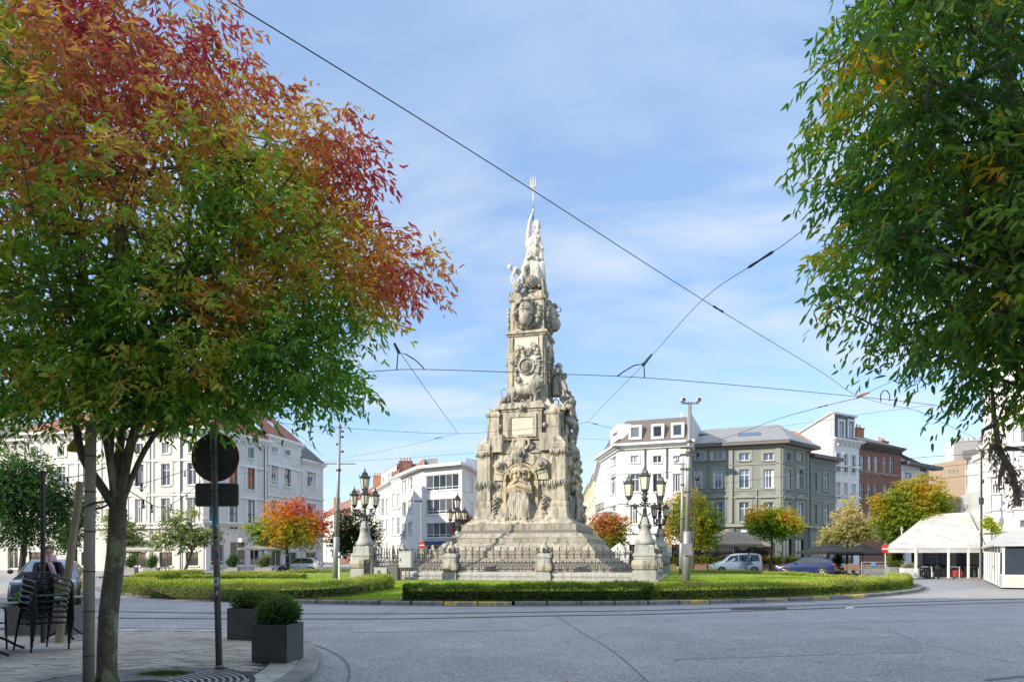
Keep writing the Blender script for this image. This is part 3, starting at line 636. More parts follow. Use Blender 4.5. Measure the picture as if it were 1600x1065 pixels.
# ---- 3 white house further along
A, B = pt(418, 74.7), pt(471, 81.5)
h3 = building('town_house', 'white house with two tall window pairs, red roof with skylights and orange brick chimney', A)
F = Facade(h3, A, B, 0.1, 14.3, WHITE, TRIMW)
for cx in (429, 449):
    dy = (cx - 429) * 0.22
    F.win(cx - 4.5, cx + 4.5, 698 + dy, 706.5 + dy, style='two', surround=0.15); F.win(cx - 5.5, cx + 5.5, 725 + dy, 757 + dy * .6, style=(2, 2), surround=0.22); F.win(cx - 5.5, cx + 5.5, 781 + dy * .5, 818, style=(2, 2), surround=0.22)
F.win(424, 440, 860, 884, style=(2, 1), pane=SHOPG); F.win(446, 464, 862, 885, style=(2, 1), pane=SHOPG)
F.build(); F.cornice(14.3, 0.6, 0.4)
for z in (5, 8.2, 11.6): F.band(z, 0.2, 0.12)
body(h3, back(A, B, 10), 0.1, 14.3, WHITE)
a0, a1, b0, b1, c0, c1 = off(A, B, -.3, -.3), off(A, B, F.L, -.3), off(A, B, -.3, 5.5), off(A, B, F.L, 5.5), off(A, B, -.3, 10.5), off(A, B, F.L, 10.5)
roof(h3, [(*a0, 14.9), (*a1, 14.9), (*b1, 19.6), (*b0, 19.6), (*c1, 14.5), (*c0, 14.5)], [(0, 1, 2, 3), (3, 2, 4, 5)], ROOFR)
chimney(h3, off(A, B, 1.2, 4.6), 1.5, 0.8, 16, 20.6, pots=0, rz=F.rz)
for (u_, dd, zz) in ((-0.8, 3.6, 18.1), (3.4, 1.5, 16.55)):
    p0, p1, p2, p3 = off(A, B, u_, dd), off(A, B, u_ + 1.1, dd), off(A, B, u_ + 1.1, dd + 1.0), off(A, B, u_, dd + 1.0); sl = 4.7 / 5.8
    zz = 14.9 + (dd + .3) * sl + .06
    roof(h3, [(*p0, zz), (*p1, zz), (*p2, zz + sl), (*p3, zz + sl)], [(0, 1, 2, 3)], ZINC, 'skylight', 0.1)
# ---- 4 last white house before the street opens
A, B = pt(471.5, 81.6), pt(505, 86.6)
h4 = building('town_house', 'narrow white end house with one wide window and black slate roof beside the tram pole', A)
F = Facade(h4, A, B, 0.1, 12.7, WHITE, TRIMW)
F.win(479, 493, 737, 760, style='two', surround=0.2); F.win(479, 493, 786, 818, style='two', surround=0.2); F.win(478, 494, 862, 884, style=(2, 1), pane=SHOPG)
F.build(); F.cornice(12.7, 0.5, 0.4)
for z in (5, 8.6): F.band(z, 0.2, 0.12)
body(h4, back(A, B, 10), 0.1, 12.7, WHITE)
a0, a1, b0, b1, c0, c1 = off(A, B, -.3, -.3), off(A, B, F.L + .2, -.3), off(A, B, -.3, 4), off(A, B, F.L - 2.5, 4), off(A, B, -.3, 10), off(A, B, F.L, 10)
roof(h4, [(*a0, 13.2), (*a1, 13.2), (*b1, 17.6), (*b0, 17.6), (*c1, 13.2), (*c0, 13.2)], [(0, 1, 2, 3), (3, 2, 4, 5), (1, 4, 2)], SLATE)
# ---- 0 pale house far left behind the trees
A, B = pt(-160, 74), pt(38, 70.4)
h0 = building('town_house', 'pale stone house with white cornice half hidden behind the dense green tree at far left', A)
F = Facade(h0, A, B, 0.1, 13.0, CREAM)
for cx in range(-140, 36, 32):
    F.win(cx - 6, cx + 6, 735, 765, style='sash', surround=.25); F.win(cx - 6, cx + 6, 790, 825, style='sash', surround=.25); F.win(cx - 8, cx + 8, 855, 888, style=(2, 1), pane=SHOPG)
F.build(); F.cornice(13, .6, .6, brackets=0.9); body(h0, back(A, B, 12), .1, 13, CREAM)
a0, a1, b0, b1 = off(A, B, -.3, -.5), off(A, B, F.L, -.5), off(A, B, -.3, 6), off(A, B, F.L, 6)
roof(h0, [(*a0, 13.6), (*a1, 13.6), (*b1, 16.8), (*b0, 16.8)], [(0, 1, 2, 3)], SLATEB)

# ---- middle: white modern corner block
A, B, C_ = pt(628, 99), pt(660, 89.4), pt(722, 85.8); D_ = pt(751, 99)
m1 = building('apartment_block', 'white modern corner block with wide banded windows and projecting flat eaves behind the fence', B)
F = Facade(m1, A, B, 0.1, 12.9, WHITE)
for cx, w_ in ((632, 2.8), (641.5, 3)):
    for y0, y1 in (((750, 770), (784, 806), (818, 840)) if cx < 640 else ((745, 764), (781, 800), (815, 834))): F.win(cx - w_, cx + w_, y0, y1, style='h' if cx > 640 else 'two', surround=0.12)
F.build(); F2 = Facade(m1, B, C_, 0.1, 12.9, WHITE)
for i, (y0, y1) in enumerate(((741, 765), (779, 802), (816, 839))): F2.win(666, 716.5, y0, y1, style=(5, 2), pane=PANE, sill=True, curtain=False)
F2.win(668, 714, 853, 884, style=(4, 1), pane=SHOPG, frame=DARKF)
F2.build(); F2.place('shop_awning', MB().box(0.6, F2.L - 0.5, -0.5, -0.01, 3.0, 3.5), mat('navy_fascia', (0.03, 0.06, 0.20), 0.6))
F3 = Facade(m1, C_, D_, 0.1, 12.9, WHITE)
for cx, w_ in ((725.5, 2.5), (733.5, 2), (737.5, 1.6)):
    for k_, (y0, y1) in enumerate(((743, 766), (780, 803), (816, 838))): F3.win(cx - w_, cx + w_, y0 + (cx - 722) * .25, y1 + (cx - 722) * .1, style='plain', surround=0)
F3.build()
o = MB().prism([off(A, B, -0.3, -0.9), off(A, B, 9.6, -0.9), off(B, C_, 0.0, -1.0), off(B, C_, F2.L + 0.5, -1.0), off(C_, D_, 0.6, -0.9), off(C_, D_, F3.L, -0.9), (D_[0] - 6, D_[1] + 4), (A[0] + 3, A[1] + 4)], 12.95, 13.3).obj('flat_roof', TRIMW, m1, world=True)
body(m1, [off(A, B, 0, .26), off(B, C_, .1, .3), off(B, C_, F2.L - .1, .3), off(C_, D_, F3.L, .26), (D_[0] - 6, D_[1] + 4), (A[0] + 3, A[1] + 4)], .1, 12.9, WHITE)
MB().prism([pt(663, 96), pt(684, 95), pt(684, 99), pt(663, 99)], 13.3, 15.2).obj('roof_box', mat('grey_panel', (0.20, 0.20, 0.21), 0.7), m1, world=True)
MB().prism([pt(728, 95), pt(748, 97), pt(748, 103), pt(728, 101)], 13.3, 15.2).obj('roof_storey', WHITE, m1, world=True)
roof(m1, [(*pt(636, 97.5), 13.4), (*pt(662, 93), 13.4), (*pt(662, 96), 15.3)], [(0, 1, 2)], ROOFR, 'tiled_roof')
# two older houses going back into the street
A2, B2 = pt(610, 104.5), pt(627.6, 99.1)
m2 = building('terraced_house', 'narrow white terraced house with tall thin windows next to the modern corner block', A2)
F = Facade(m2, A2, B2, .1, 12.9, WHITE)
for cx in (615, 623):
    for y0, y1 in ((771, 795), (808, 836), (851, 880)): F.win(cx - 1.8, cx + 1.8, y0, y1, style='h', surround=0.15)
F.build(); F.cornice(12.9, .5, .4); F.band(8.6, .2, .12); F.band(4.6, .25, .2); body(m2, back(A2, B2, 9), .1, 12.8, WHITE)
A3, B3 = pt(586, 118), pt(609.8, 104.6)
m3 = building('terraced_house', 'grey white terraced house with balcony bays and a red brick attic in the left street', A3)
F = Facade(m3, A3, B3, .1, 12.4, mat('grey_render', (0.50, 0.50, 0.49), 0.8, var=.1, vscale=1))
for cx in (594, 598.5, 605):
    for y0, y1 in ((779, 802), (812, 834), (848, 868)): F.win(cx - 1.5, cx + 1.5, y0, y1, style='h', surround=0.12)
F.build(); F.cornice(12.4, .5, .5); body(m3, back(A3, B3, 9), .1, 12.4, WHITE)
A3b, B3b = off(A3, B3, .2, 1.0), off(A3, B3, F.L - .2, 1.0)
F = Facade(m3, A3b, B3b, 12.4, 15.6, TRIMW)
for t_ in (0.12, 0.3, 0.48, 0.66): F.winm(F.L * t_, F.L * (t_ + .11), 13.0, 15.0, style='h', sill=False)
F.build('attic_wall'); MB().prism(back(A3b, B3b, 6), 12.4, 15.9).obj('attic', BRICKM, m3, world=True)
chimney(m3, pt(634, 106), 1.9, 1.0, 12.8, 16.3, BRICKM, pots=4)
MB().prism([pt(612, 106), pt(624, 102.5), pt(624, 106), pt(612, 110)], 12.8, 14.6).obj('brick_gable', BRICKM, m2, world=True)
# distant houses closing the street
for i, (x0, x1, Y0, Y1, zz, rt, mt, lab) in enumerate(((548, 587, 135, 121, 12.5, 14.8, CREAM, 'distant cream house with red roof before the balcony house in the left street'), (522, 548, 160, 140, 11.5, 14.2, BRICKM, 'distant brick house with red roof deep in the left street'), (498, 523, 190, 165, 12.0, 15.0, CREAM, 'farthest pale house with tiled roof closing the left street'))):
    A, B = pt(x0, Y0), pt(x1, Y1); h = building('terraced_house', lab, A); F = Facade(h, A, B, 0, zz, mt)
    n = 3
    for k_ in range(n):
        for z in (1.2, 4.8, 8.2): F.winm(F.L * (k_ + .3) / n, F.L * (k_ + .7) / n, z, z + 2, style='plain', sill=False)
    F.build(); body(h, back(A, B, 8), 0, zz, mt)
    a0, a1, b0, b1 = off(A, B, 0, -.3), off(A, B, F.L, -.3), off(A, B, 0, 5), off(A, B, F.L, 5); roof(h, [(*a0, zz), (*a1, zz), (*b1, rt + 1), (*b0, rt + 1)], [(0, 1, 2, 3)], ROOFR); chimney(h, off(A, B, 3, 4.5), 1.6, .8, zz, rt + 2.6, pots=3)
A, B = pt(415, 230), pt(505, 230); h = building('terraced_house', 'distant low white house between the black slate roof and the left street trees', A); F = Facade(h, A, B, 0, 12, WHITE); F.winm(4, 6, 4, 6, style='plain'); F.build(); body(h, back(A, B, 8), 0, 12, WHITE)

# ---- right street: ochre and white houses seen between monument and mansard house
specs = [(902, 913, 190, 160, 14.5, 'distant pale house at the far end of the street beside the monument', CREAM), (913, 922, 158, 132, 15.4, 'ochre yellow house with stone trimmed windows in the right street', mat('ochre_render', (0.62, 0.45, 0.22), .8, var=.1, vscale=1)), (922, 931, 131, 110, 14.6, 'pale yellow house with white balcony bands in the right street', mat('pale_yellow_render', (0.68, 0.58, 0.38), .8, var=.1, vscale=1)), (931, 938.5, 109, 88, 13.4, 'white rendered house next to the mansard corner house', WHITE)]
for x0, x1, Y0, Y1, zz, lab, mt in specs:
    A, B = pt(x0, Y0), pt(x1, Y1); h = building('terraced_house', lab, A); F = Facade(h, A, B, 0, zz, mt, TRIMW); n = max(2, int(F.L / 6))
    for k_ in range(n):
        for z in (1.2, 5, 8.6, 11.4):
            if z + 2 < zz: F.winm(F.L * (k_ + .3) / n, F.L * (k_ + .7) / n, z, z + 2, style='h', surround=.3)
    F.build(); F.cornice(zz, .5, .5)
    for z in (4.2, 7.8): F.band(z, .25, .25)
    body(h, back(A, B, 8), 0, zz, mt); chimney(h, off(A, B, F.L * .6, 3), 1.5, .8, zz, zz + 2.4, pots=2)
    a0, a1, b0, b1 = off(A, B, 0, -.3), off(A, B, F.L, -.3), off(A, B, 0, 4), off(A, B, F.L, 4); roof(h, [(*a0, zz + .5), (*a1, zz + .5), (*b1, zz + 2.6), (*b0, zz + 2.6)], [(0, 1, 2, 3)], SLATEB)

# ---- mansard corner house
A, B, C_ = pt(938.5, 80), pt(968, 70.9), pt(1074.5, 68.4)
m4 = building('mansard_house', 'bright white corner house with brown slate mansard and square dormers behind the right lamp', B)
F = Facade(m4, A, B, .1, 12.6, WHITE, TRIMW); F2 = Facade(m4, B, C_, .1, 12.6, WHITE, TRIMW)
F.win(954, 963, 714, 726, style='two', surround=.15); F.win(954, 963, 741, 771, style='sash', surround=.15); F.win(954, 963, 790, 818, style='sash', surround=.15)
for cx in (992, 1027, 1058.5):
    F2.win(cx - 6.5, cx + 6.5, 711.5, 722.5, style='two', surround=.14); F2.win(cx - 7, cx + 7, 739.5, 768, style='two' if cx > 1000 else 'sash', surround=.14); F2.win(cx - 7, cx + 7, 788, 818, style='sash', surround=.14); F2.win(cx - 9, cx + 9, 850, 885, style=(2, 1), pane=SHOPG, frame=DARKF)
F.build(); F2.build(); F.cornice(12.55, .6, .75); F2.cornice(12.55, .6, .75)
for FF in (F, F2): FF.band(10.1, .12, .07); FF.band(7.0, .18, .12); FF.band(3.9, .3, .25)
for p in (1008, 1042): F2.pipe(px=p, z0=9.4, z1=12.5, m=DARKF)
F.place('balcony', MB().box(1.2, 5.6, -.9, -.01, 6.4, 6.55), TRIMW); q = MB()
for i in range(15): x = 1.25 + i * .305; q.box(x, x + .03, -.88, -.85, 6.56, 7.4)
q.box(1.2, 5.6, -.9, -.84, 7.4, 7.46); F.place('balcony_railing', q, DARKF)
body(m4, [off(A, B, .1, .3), off(B, C_, .2, .3), off(B, C_, F2.L - .05, .3), off(B, C_, F2.L - .05, 12), off(A, B, .1, 12)], .1, 12.9, WHITE)
z0_, z1_ = 13.18, 15.75
pA, pB, pC = off(A, B, 0, -.1), off(B, C_, 0, -.15), off(B, C_, F2.L, -.1); tA, tB, tC = off(A, B, .5, 1.3), off(B, C_, .5, 1.1), off(B, C_, F2.L, 1.1); dC, dA = off(B, C_, F2.L, 11), off(A, B, 0, 11)
roof(m4, [(*pA, z0_), (*pB, z0_), (*pC, z0_), (*tC, z1_), (*tB, z1_), (*tA, z1_), (*dC, z1_ + .2), (*dA, z1_ + .2)], [(0, 1, 4, 5), (1, 2, 3, 4), (5, 4, 3, 6, 7)], SLATEB, 'mansard_roof')
MB().prism([(pC[0] - .02, pC[1]), (pC[0] + .28, pC[1] - .05), (dC[0] + .28, dC[1]), (dC[0] - .02, dC[1])], 12.6, 16.0).obj('party_wall', WHITE, m4, world=True)
def dormer(FF, px0, px1, py0, py1, dep=1.2):
    u0, u1 = FF.u(px0), FF.u(px1); z0, z1 = FF.z((px0 + px1) / 2, py1), FF.z((px0 + px1) / 2, py0); q = MB(); t = (u1 - u0) * .16; y = -.08
    q.box(u0, u0 + t, y, dep, z0, z1); q.box(u1 - t, u1, y, dep, z0, z1); q.box(u0 + t, u1 - t, y, dep, z0, z0 + t); q.box(u0 + t, u1 - t, y, dep, z1 - t, z1)
    o = FF.place('dormer', q, TRIMW); a, b_, c, d = u0 + t, u1 - t, z0 + t, z1 - t
    f = MB(); e = .07; f.box(a, a + e, .05, .12, c, d); f.box(b_ - e, b_, .05, .12, c, d); f.box(a + e, b_ - e, .05, .12, c, c + e); f.box(a + e, b_ - e, .05, .12, d - e, d); FF.place('frame', f, TRIMW, o)
    FF.place('pane', MB().box(a + e, b_ - e, .09, .13, c + e, d - e), PANE, o)
dormer(F, 955, 968, 667, 690)
for p0, p1, y0, y1 in ((982.5, 1002.5, 664, 686.5), (1017.5, 1037.5, 662, 685.5), (1048.5, 1069, 660, 683.5)): dormer(F2, p0, p1, y0, y1)
MB().prism([pt(1062, 74), pt(1067, 74), pt(1067, 75), pt(1062, 75)], 15, 17.1).obj('chimney', WHITE, m4, world=True)

# ---- grey green corner building
A, B, C_, D_, E_ = pt(1075, 72.6), pt(1221.5, 69.6), pt(1264.5, 73.4), pt(1263, 74), pt(1305.5, 77.6)
g1 = building('corner_building', 'grey green corner building with framed windows, dark green lower floors and hipped grey roof', B)
F = Facade(g1, A, B, 4.6, 13.0, GREEN, GREENT); FL = Facade(g1, A, B, .1, 4.6, GREEND, GREEND)
F.win(1083, 1105, 703, 719, style=(2, 1), surround=.1, curtain=True); F.win(1109, 1134, 703, 718, style=(2, 1), surround=.1, curtain=True)
for cx in (1163, 1201): F.win(cx - 8, cx + 8, 707.5, 719, style='two', surround=.3, pane=PANEB)
for cx in (1091, 1122, 1163, 1201):
    F.win(cx - 8, cx + 8, 733, 762, style='sash', surround=.3, pane=PANEB, curtain=cx != 1163)
    F.win(cx - 8, cx + 8, 784, 815, style='sash', surround=.28, pane=PANEB, hood='gable')
    FL.win(cx - 10, cx + 10, 848, 884, style=(2, 2), frame=DARKF, pane=SHOPG, sill=False)
F.build(); FL.build('shop_wall')
F2 = Facade(g1, B, C_, 4.6, 13.0, GREEN, GREENT); F2L = Facade(g1, B, C_, .1, 4.6, GREEND, GREEND)
for cx in (1230.5, 1249.5):
    F2.win(cx - 4.8, cx + 4.8, 707, 719, style='two', surround=.25); F2.win(cx - 5, cx + 5, 732.5, 763, style='sash', surround=.25); F2.win(cx - 5, cx + 5, 785, 817, style='sash', surround=.25, hood='gable'); F2L.win(cx - 6.5, cx + 6.5, 842, 880, style=(2, 1), frame=DARKF, pane=SHOPG, sill=False)
F2.build(); F2L.build('shop_wall')
F3 = Facade(g1, D_, E_, .1, 12.3, GREEN, GREENT)
for cx in (1272.5, 1290.5):
    F3.win(cx - 3.8, cx + 3.8, 739, 766, style='sash', surround=.2); F3.win(cx - 3.8, cx + 3.8, 787, 818, style='sash', surround=.2)
F3.win(1267, 1296, 843, 881, style=(3, 1), frame=DARKF, pane=SHOPG, sill=False)
F3.build()
for FF in (F, F2, F3): FF.band(7.6, .14, .1); FF.band(8.35, .12, .07); FF.band(11.0 if FF is not F3 else 11.2, .1, .08); FF.band(4.62, .3, .3); FF.band(12.75 if FF is not F3 else 12.0, .2, .15)
for FF in (F, F2): 
    FF.pilaster(.35, .5, 5, 12.7, .08); FF.pilaster(FF.L - .35, .5, 5, 12.7, .08)
F.pilaster(F.u(1142), .45, 5, 12.7, .08); F.pipe(px=1144.5, z0=5, z1=12.9); F.pipe(px=1182, z0=5, z1=8.5, m=GREENT); F2.pipe(u=F2.L - .1, m=GREEND)
for p in (1107, 1143, 1182): FL.pilaster(FL.u(p), .6, .1, 4.5, .15, GREEND)
body(g1, [off(A, B, .1, .3), off(B, C_, .1, .35), off(B, C_, F2.L - .1, .35), off(D_, E_, F3.L - .1, .35), off(D_, E_, F3.L - .1, 10), off(A, B, .1, 12)], .1, 12.2, GREEN)
EAVE = mat('brown_eaves', (0.17, 0.135, 0.13), .7)
def eave(FF, z, out, h=.35, e0=0, e1=0): FF.place('eaves', MB().box(-e0, FF.L + e1, -out, .3, z, z + h), EAVE)
eave(F, 13.0, .8, e0=.2, e1=.7); eave(F2, 13.005, .8, e0=.5, e1=1.0); eave(F3, 12.3, .7, e1=.6)
r_ = [(*off(A, B, -.2, -.8), 13.36), (*off(A, B, F.L + .7, -.8), 13.36), (*off(B, C_, F2.L + .8, -.8), 13.37), (*pt(1100, 79), 16.2), (*pt(1215, 78), 16.6), (*off(B, C_, F2.L + .8, 7), 13.4), (*pt(1083, 74.5), 15.6)]
roof(g1, r_, [(0, 1, 4, 3), (1, 2, 4), (2, 5, 4)], ZINCD)
roof(g1, [(*off(D_, E_, -1, -.7), 12.66), (*off(D_, E_, F3.L + .5, -.7), 12.66), (*off(D_, E_, F3.L + .5, 6), 13.3), (*off(D_, E_, -1, 6), 13.5)], [(0, 1, 2, 3)], ZINCD, 'rear_roof')
sk = F.u(1170); roof(g1, [(*off(A, B, sk - 1.1, 2.2), 14.42), (*off(A, B, sk + 1.2, 2.2), 14.42), (*off(A, B, sk + 1.2, 3.8), 15.02), (*off(A, B, sk - 1.1, 3.8), 15.02)], [(0, 1, 2, 3)], PANE, 'skylight', .12)
MB().prism([pt(1075, 75), pt(1116, 76), pt(1122, 82), pt(1075, 82)], 12.5, 15.1).obj('roof_storey', SLATE, g1, world=True)
FL.place('name_board', MB().box(FL.u(1158), FL.u(1167), -.1, -.01, 4.05, 4.3), TRIMW)
# orange tiled roof behind
A, B = pt(1226, 84), pt(1300, 84); o1 = building('rear_house', 'low rear house showing only its orange tiled roof behind the grey green building', A)
MB().prism([pt(1222, 84.2), pt(1300, 84.2), pt(1300, 94), pt(1222, 94)], 0, 13).obj('wall', CREAM, o1, world=True)
roof(o1, [(*pt(1302, 80), 12.9), (*pt(1214, 86), 17.5), (*pt(1243, 86), 17.3), (*pt(1306, 85), 14.0), (*pt(1222, 83), 14.5)], [(0, 3, 2, 1, 4)], ROOFO)

# ---- tall narrow house with metal side wall
A, B = pt(1304, 78.2), pt(1342.5, 80.8); t1 = building('tall_narrow_house', 'tall narrow white house with pale metal clad side wall and blue grey attic', A)
F = Facade(t1, A, B, .1, 14.9, TRIMW, TRIMW)
for cx in (1309.5, 1321.2, 1333.5):
    dy = (cx - 1304) * .12
    F.win(cx - 3, cx + 3, 707 + dy, 736 + dy, style='sash', surround=.15); F.win(cx - 3, cx + 3, 752 + dy, 780 + dy * .6, style='sash', surround=.15); F.win(cx - 3, cx + 3, 798, 824, style='sash', surround=.15)
F.win(1308, 1334, 846, 880, style=(3, 1), pane=SHOPG, frame=DARKF)
F.build(); F.cornice(14.6, .5, .5, brackets=.7)
for z in (4.5, 8.4, 11.9): F.band(z, .2, .14)
body(t1, back(A, B, 13), .1, 15.1, WHITE)
NAVY = mat('blue_grey_slate', (0.10, 0.125, 0.17), .6, var=.1, vscale=3)
F4 = Facade(t1, off(A, B, .1, .5), off(A, B, F.L - .1, .5), 15.1, 18.0, NAVY, TRIMW)
for cx in (1314.5, 1329.5): F4.win(cx - 3.6, cx + 3.6, 658, 684, style='sash', surround=.25, sill=False, curtain=True)
F4.build('attic_wall'); F4.place('attic_cornice', MB().box(-.2, F4.L + .2, -.3, .2, 18.0, 18.2), TRIMW)
# side wall of standing-seam sheet: a long wedge running back
sA, sB = Vector(off(A, B, 0, .35)), Vector(pt(1205, 112))
d_ = (sB - sA); L_ = d_.length; d_.normalize()
sf = Facade(t1, sB, sA, .1, 14, ZINC)
n = 34
q = MB(); q.add([(0, 0, 5), (sf.L, 0, 5), (sf.L, 0, 18.0), (sf.L * .93, 0, 18.2), (0, 0, 18.9), (0, .3, 18.9), (sf.L * .93, .3, 18.2), (sf.L, .3, 18.0), (0, .3, 5), (sf.L, .3, 5)], [(0, 1, 2, 3, 4), (4, 3, 6, 5), (3, 2, 7, 6), (0, 4, 5, 8), (1, 9, 7, 2), (8, 5, 6, 7, 9)])
sf.place('clad_side_wall', q, ZINC)
for i in range(n): u_ = (i + .5) * sf.L / n; sf.place('seam', MB().box(u_ - .03, u_ + .03, -.05, -.001, 6, 18.1 + .7 * (1 - u_ / sf.L)), ZINC)
sf.place('roof_edge', MB().add([(0, -.2, 18.85), (sf.L, -.2, 17.95), (sf.L, -.2, 18.15), (0, -.2, 19.05), (0, .3, 18.85), (sf.L, .3, 17.95), (sf.L, .3, 18.15), (0, .3, 19.05)], [(0, 1, 2, 3), (3, 2, 6, 7), (0, 4, 5, 1), (1, 5, 6, 2), (4, 7, 6, 5), (0, 3, 7, 4)]), TRIMW)

# ---- red brick house
A, B = pt(1343, 81), pt(1407.5, 86.5); b1_ = building('brick_house', 'dark red brick house with five tall sash windows between the white houses', A)
F = Facade(b1_, A, B, .1, 14.6, BRICKM, mat('brick_trim', (.33, .20, .15), .8))
for cx in (1346.8, 1358.5, 1369, 1383, 1393.3):
    dy = (cx - 1345) * .07; F.win(cx - 3.1, cx + 3.1, 711 + dy, 739 + dy, style='sash', sill=True); F.win(cx - 3.1, cx + 3.1, 755 + dy, 782 + dy * .6, style='sash'); F.win(cx - 3.1, cx + 3.1, 798, 826, style='sash')
F.build(); F.cornice(14.6, .6, .5, brackets=.6, m=mat('dark_cornice', (.10, .08, .075), .7))
for z in (8.3, 11.6): F.band(z, .2, .06)
body(b1_, back(A, B, 10), .1, 14.6, BRICKM)
a0, a1, b0, b1 = off(A, B, -.1, -.4), off(A, B, F.L, -.4), off(A, B, -.1, 5), off(A, B, F.L, 5); roof(b1_, [(*a0, 15.2), (*a1, 15.2), (*b1, 17.4), (*b0, 17.4)], [(0, 1, 2, 3)], SLATEB)
chimney(b1_, off(A, B, 4.6, 4), 1.6, .8, 15.5, 18.6, TRIMW, 4, F.rz); chimney(b1_, off(A, B, 7.0, 4), 1.4, .8, 15.5, 18.1, CHIM, 2, F.rz)
# ---- white gabled house
A, B = pt(1408, 86.7), pt(1452, 92); w1 = building('white_rear_house', 'white house with grey pitched roof and orange chimney right of the brick house', A)
F = Facade(w1, A, B, .1, 13.2, WHITE); F.win(1413, 1424, 738, 746, style=(2, 1), pane=PANE, frame=DARKF); F.win(1437, 1449, 728, 744, style=(2, 2)); F.win(1413, 1424, 770, 790); F.build(); body(w1, back(A, B, 10), .1, 13.2, WHITE)
F.place('flat_eaves', MB().box(0, F.L + 2, -1, .3, 13.2, 13.6), mat('dark_eaves', (.09, .09, .10), .6))
a0, a1, b0, b1 = off(A, B, -1, 1.5), off(A, B, F.L + 3, .5), off(A, B, -1, 6), off(A, B, F.L + 3, 6); roof(w1, [(*a0, 15.6), (*a1, 13.6), (*b1, 15.6), (*b0, 18.0)], [(0, 1, 2, 3)], SLATEB)
MB().loft([[(*off(A, B, -.5, 1.6), 13.2), (*off(A, B, F.L, 1.6), 13.2), (*off(A, B, F.L, 1.6), 13.7), (*off(A, B, -.5, 1.6), 15.6)], [(*off(A, B, -.5, 5), 13.2), (*off(A, B, F.L, 5), 13.2), (*off(A, B, F.L, 5), 13.7), (*off(A, B, -.5, 5), 15.6)]]).obj('upper_wall', WHITE, w1, world=True)
chimney(w1, off(A, B, F.L * .95, 6), 2.2, 1, 13.5, 17.8, CHIM, 3, F.rz); chimney(w1, off(A, B, .8, 6), 1.6, 1, 14, 18.2, ZINCD, 0, F.rz)
# ---- tan brick building and grey blocks in the distance
A, B = pt(1452.5, 105), pt(1508, 98); n1 = building('tan_building', 'tan brick building with plain blank wall rising behind the autumn tree', A)
F = Facade(n1, A, B, .1, 15.6, BRICKT)
for cx in (1484, 1489.5, 1495): F.win(cx - 1.8, cx + 1.8, 734, 741, style='plain', sill=False)
F.build(); body(n1, back(A, B, 10), .1, 15.5, BRICKT); chimney(n1, off(A, B, 1.9, 3), 3, 1.2, 15.5, 18.8, TRIMW, 3, F.rz)
A, B = pt(1508, 98), pt(1560, 96); n2 = building('grey_building', 'grey stone building with small dormers left of the bright white café house', A)
F = Facade(n2, A, B, .1, 15.5, mat('warm_grey_render', (.42, .38, .32), .8, var=.15, vscale=1)); 
for cx in (1513, 1521): F.win(cx - 3, cx + 3, 718, 730, style='two')
for cx in (1513, 1524): F.win(cx - 3, cx + 3, 742, 758, style='two')
F.build(); body(n2, back(A, B, 10), .1, 15.4, BRICKT); chimney(n2, off(A, B, .6, 4), 3.6, 1.4, 15, 18.6, ZINCD, 5, F.rz)
roof(n2, [(*off(A, B, -.2, -.2), 15.6), (*off(A, B, F.L, -.2), 15.6), (*off(A, B, F.L, 4), 17.8), (*off(A, B, -.2, 4), 17.4)], [(0, 1, 2, 3)], SLATEB)
# ------------------------------------------------------------------ the monument
MC = Vector((1.3, 47.0)); MR = R(-15)
mon = thing('fountain_monument', 'tall carved limestone monument with obelisk, bearded stone mask and statue group raising a trident', 'monument', (MC.x, MC.y, 0), MR)
QS = [Matrix.Rotation(k * math.pi / 2, 4, 'Z') for k in range(4)]
def four(name, mb, m, smooth=False, sides=(0, 1, 2, 3), parent=mon):
    kd = name in ('garland', 'prow_garland', 'carved_plume', 'shell_pendant', 'fringe', 'arch_fringe')
    me = mb.data(name, m, smooth)
    for k in sides:
        o = link(name, me, parent, rz=k * math.pi / 2)
        if kd: o['kind'] = 'stuff'
def blocks(name, h0, z0, h1, z1, n, m=STONE, t=0.5, g=0.012, off_=0.0):
    """one course of stones round the square: n blocks a side with open joints"""
    for k in range(4):
        for i in range(n):
            a, b_ = -1 + 2 * (i + (off_ if i else 0)) / n, -1 + 2 * (i + 1 + (off_ if i < n - 1 else 0)) / n
            def X(s_, h): return s_ * h
            jz = rnd.uniform(-0.008, 0.008)
            def ring(h, z): hh = h + jz; return [(a * hh + (g if i else 0), -hh, z), (b_ * hh - (g if i < n - 1 else 0), -hh, z), (b_ * (h - t) - (g if i < n - 1 else 0), -(h - t), z), (a * (h - t) + (g if i else 0), -(h - t), z)]
            s = MB().loft([ring(h0, z0 + g / 2), ring(h1, z1 - g / 2)]); link(name, s.data(name, m), mon, rz=k * math.pi / 2)
# steps and weathered slopes
z_ = [(6.5, .2, 6.5, .55, 9), (6.35, .55, 6.3, .95, 9), (5.95, .96, 5.3, 1.5, 8), (5.2, 1.5, 5.18, 1.92, 7), (5.05, 1.93, 4.65, 2.42, 6), (4.6, 2.42, 4.58, 2.72, 6), (4.45, 2.73, 4.1, 3.04, 5), (3.78, 3.04, 3.76, 3.62, 5)]
for i, (a, b_, c, d, n) in enumerate(z_): blocks('stone_block', a, b_, c, d, n, m=STEPST, t=1.4, off_=0.0 if i % 2 else 0.25)
core = MB().sqlathe([(6.4, .2), (6.3, .9), (5.2, 1.45), (4.4, 2.35), (3.9, 3.0), (3.6, 3.6), (2.6, 3.7), (2.5, 8.4), (2.0, 9.4), (1.1, 11.5), (1.05, 18.8)]); core.obj('core', mat('mortar', (.16, .15, .13), .95), mon)
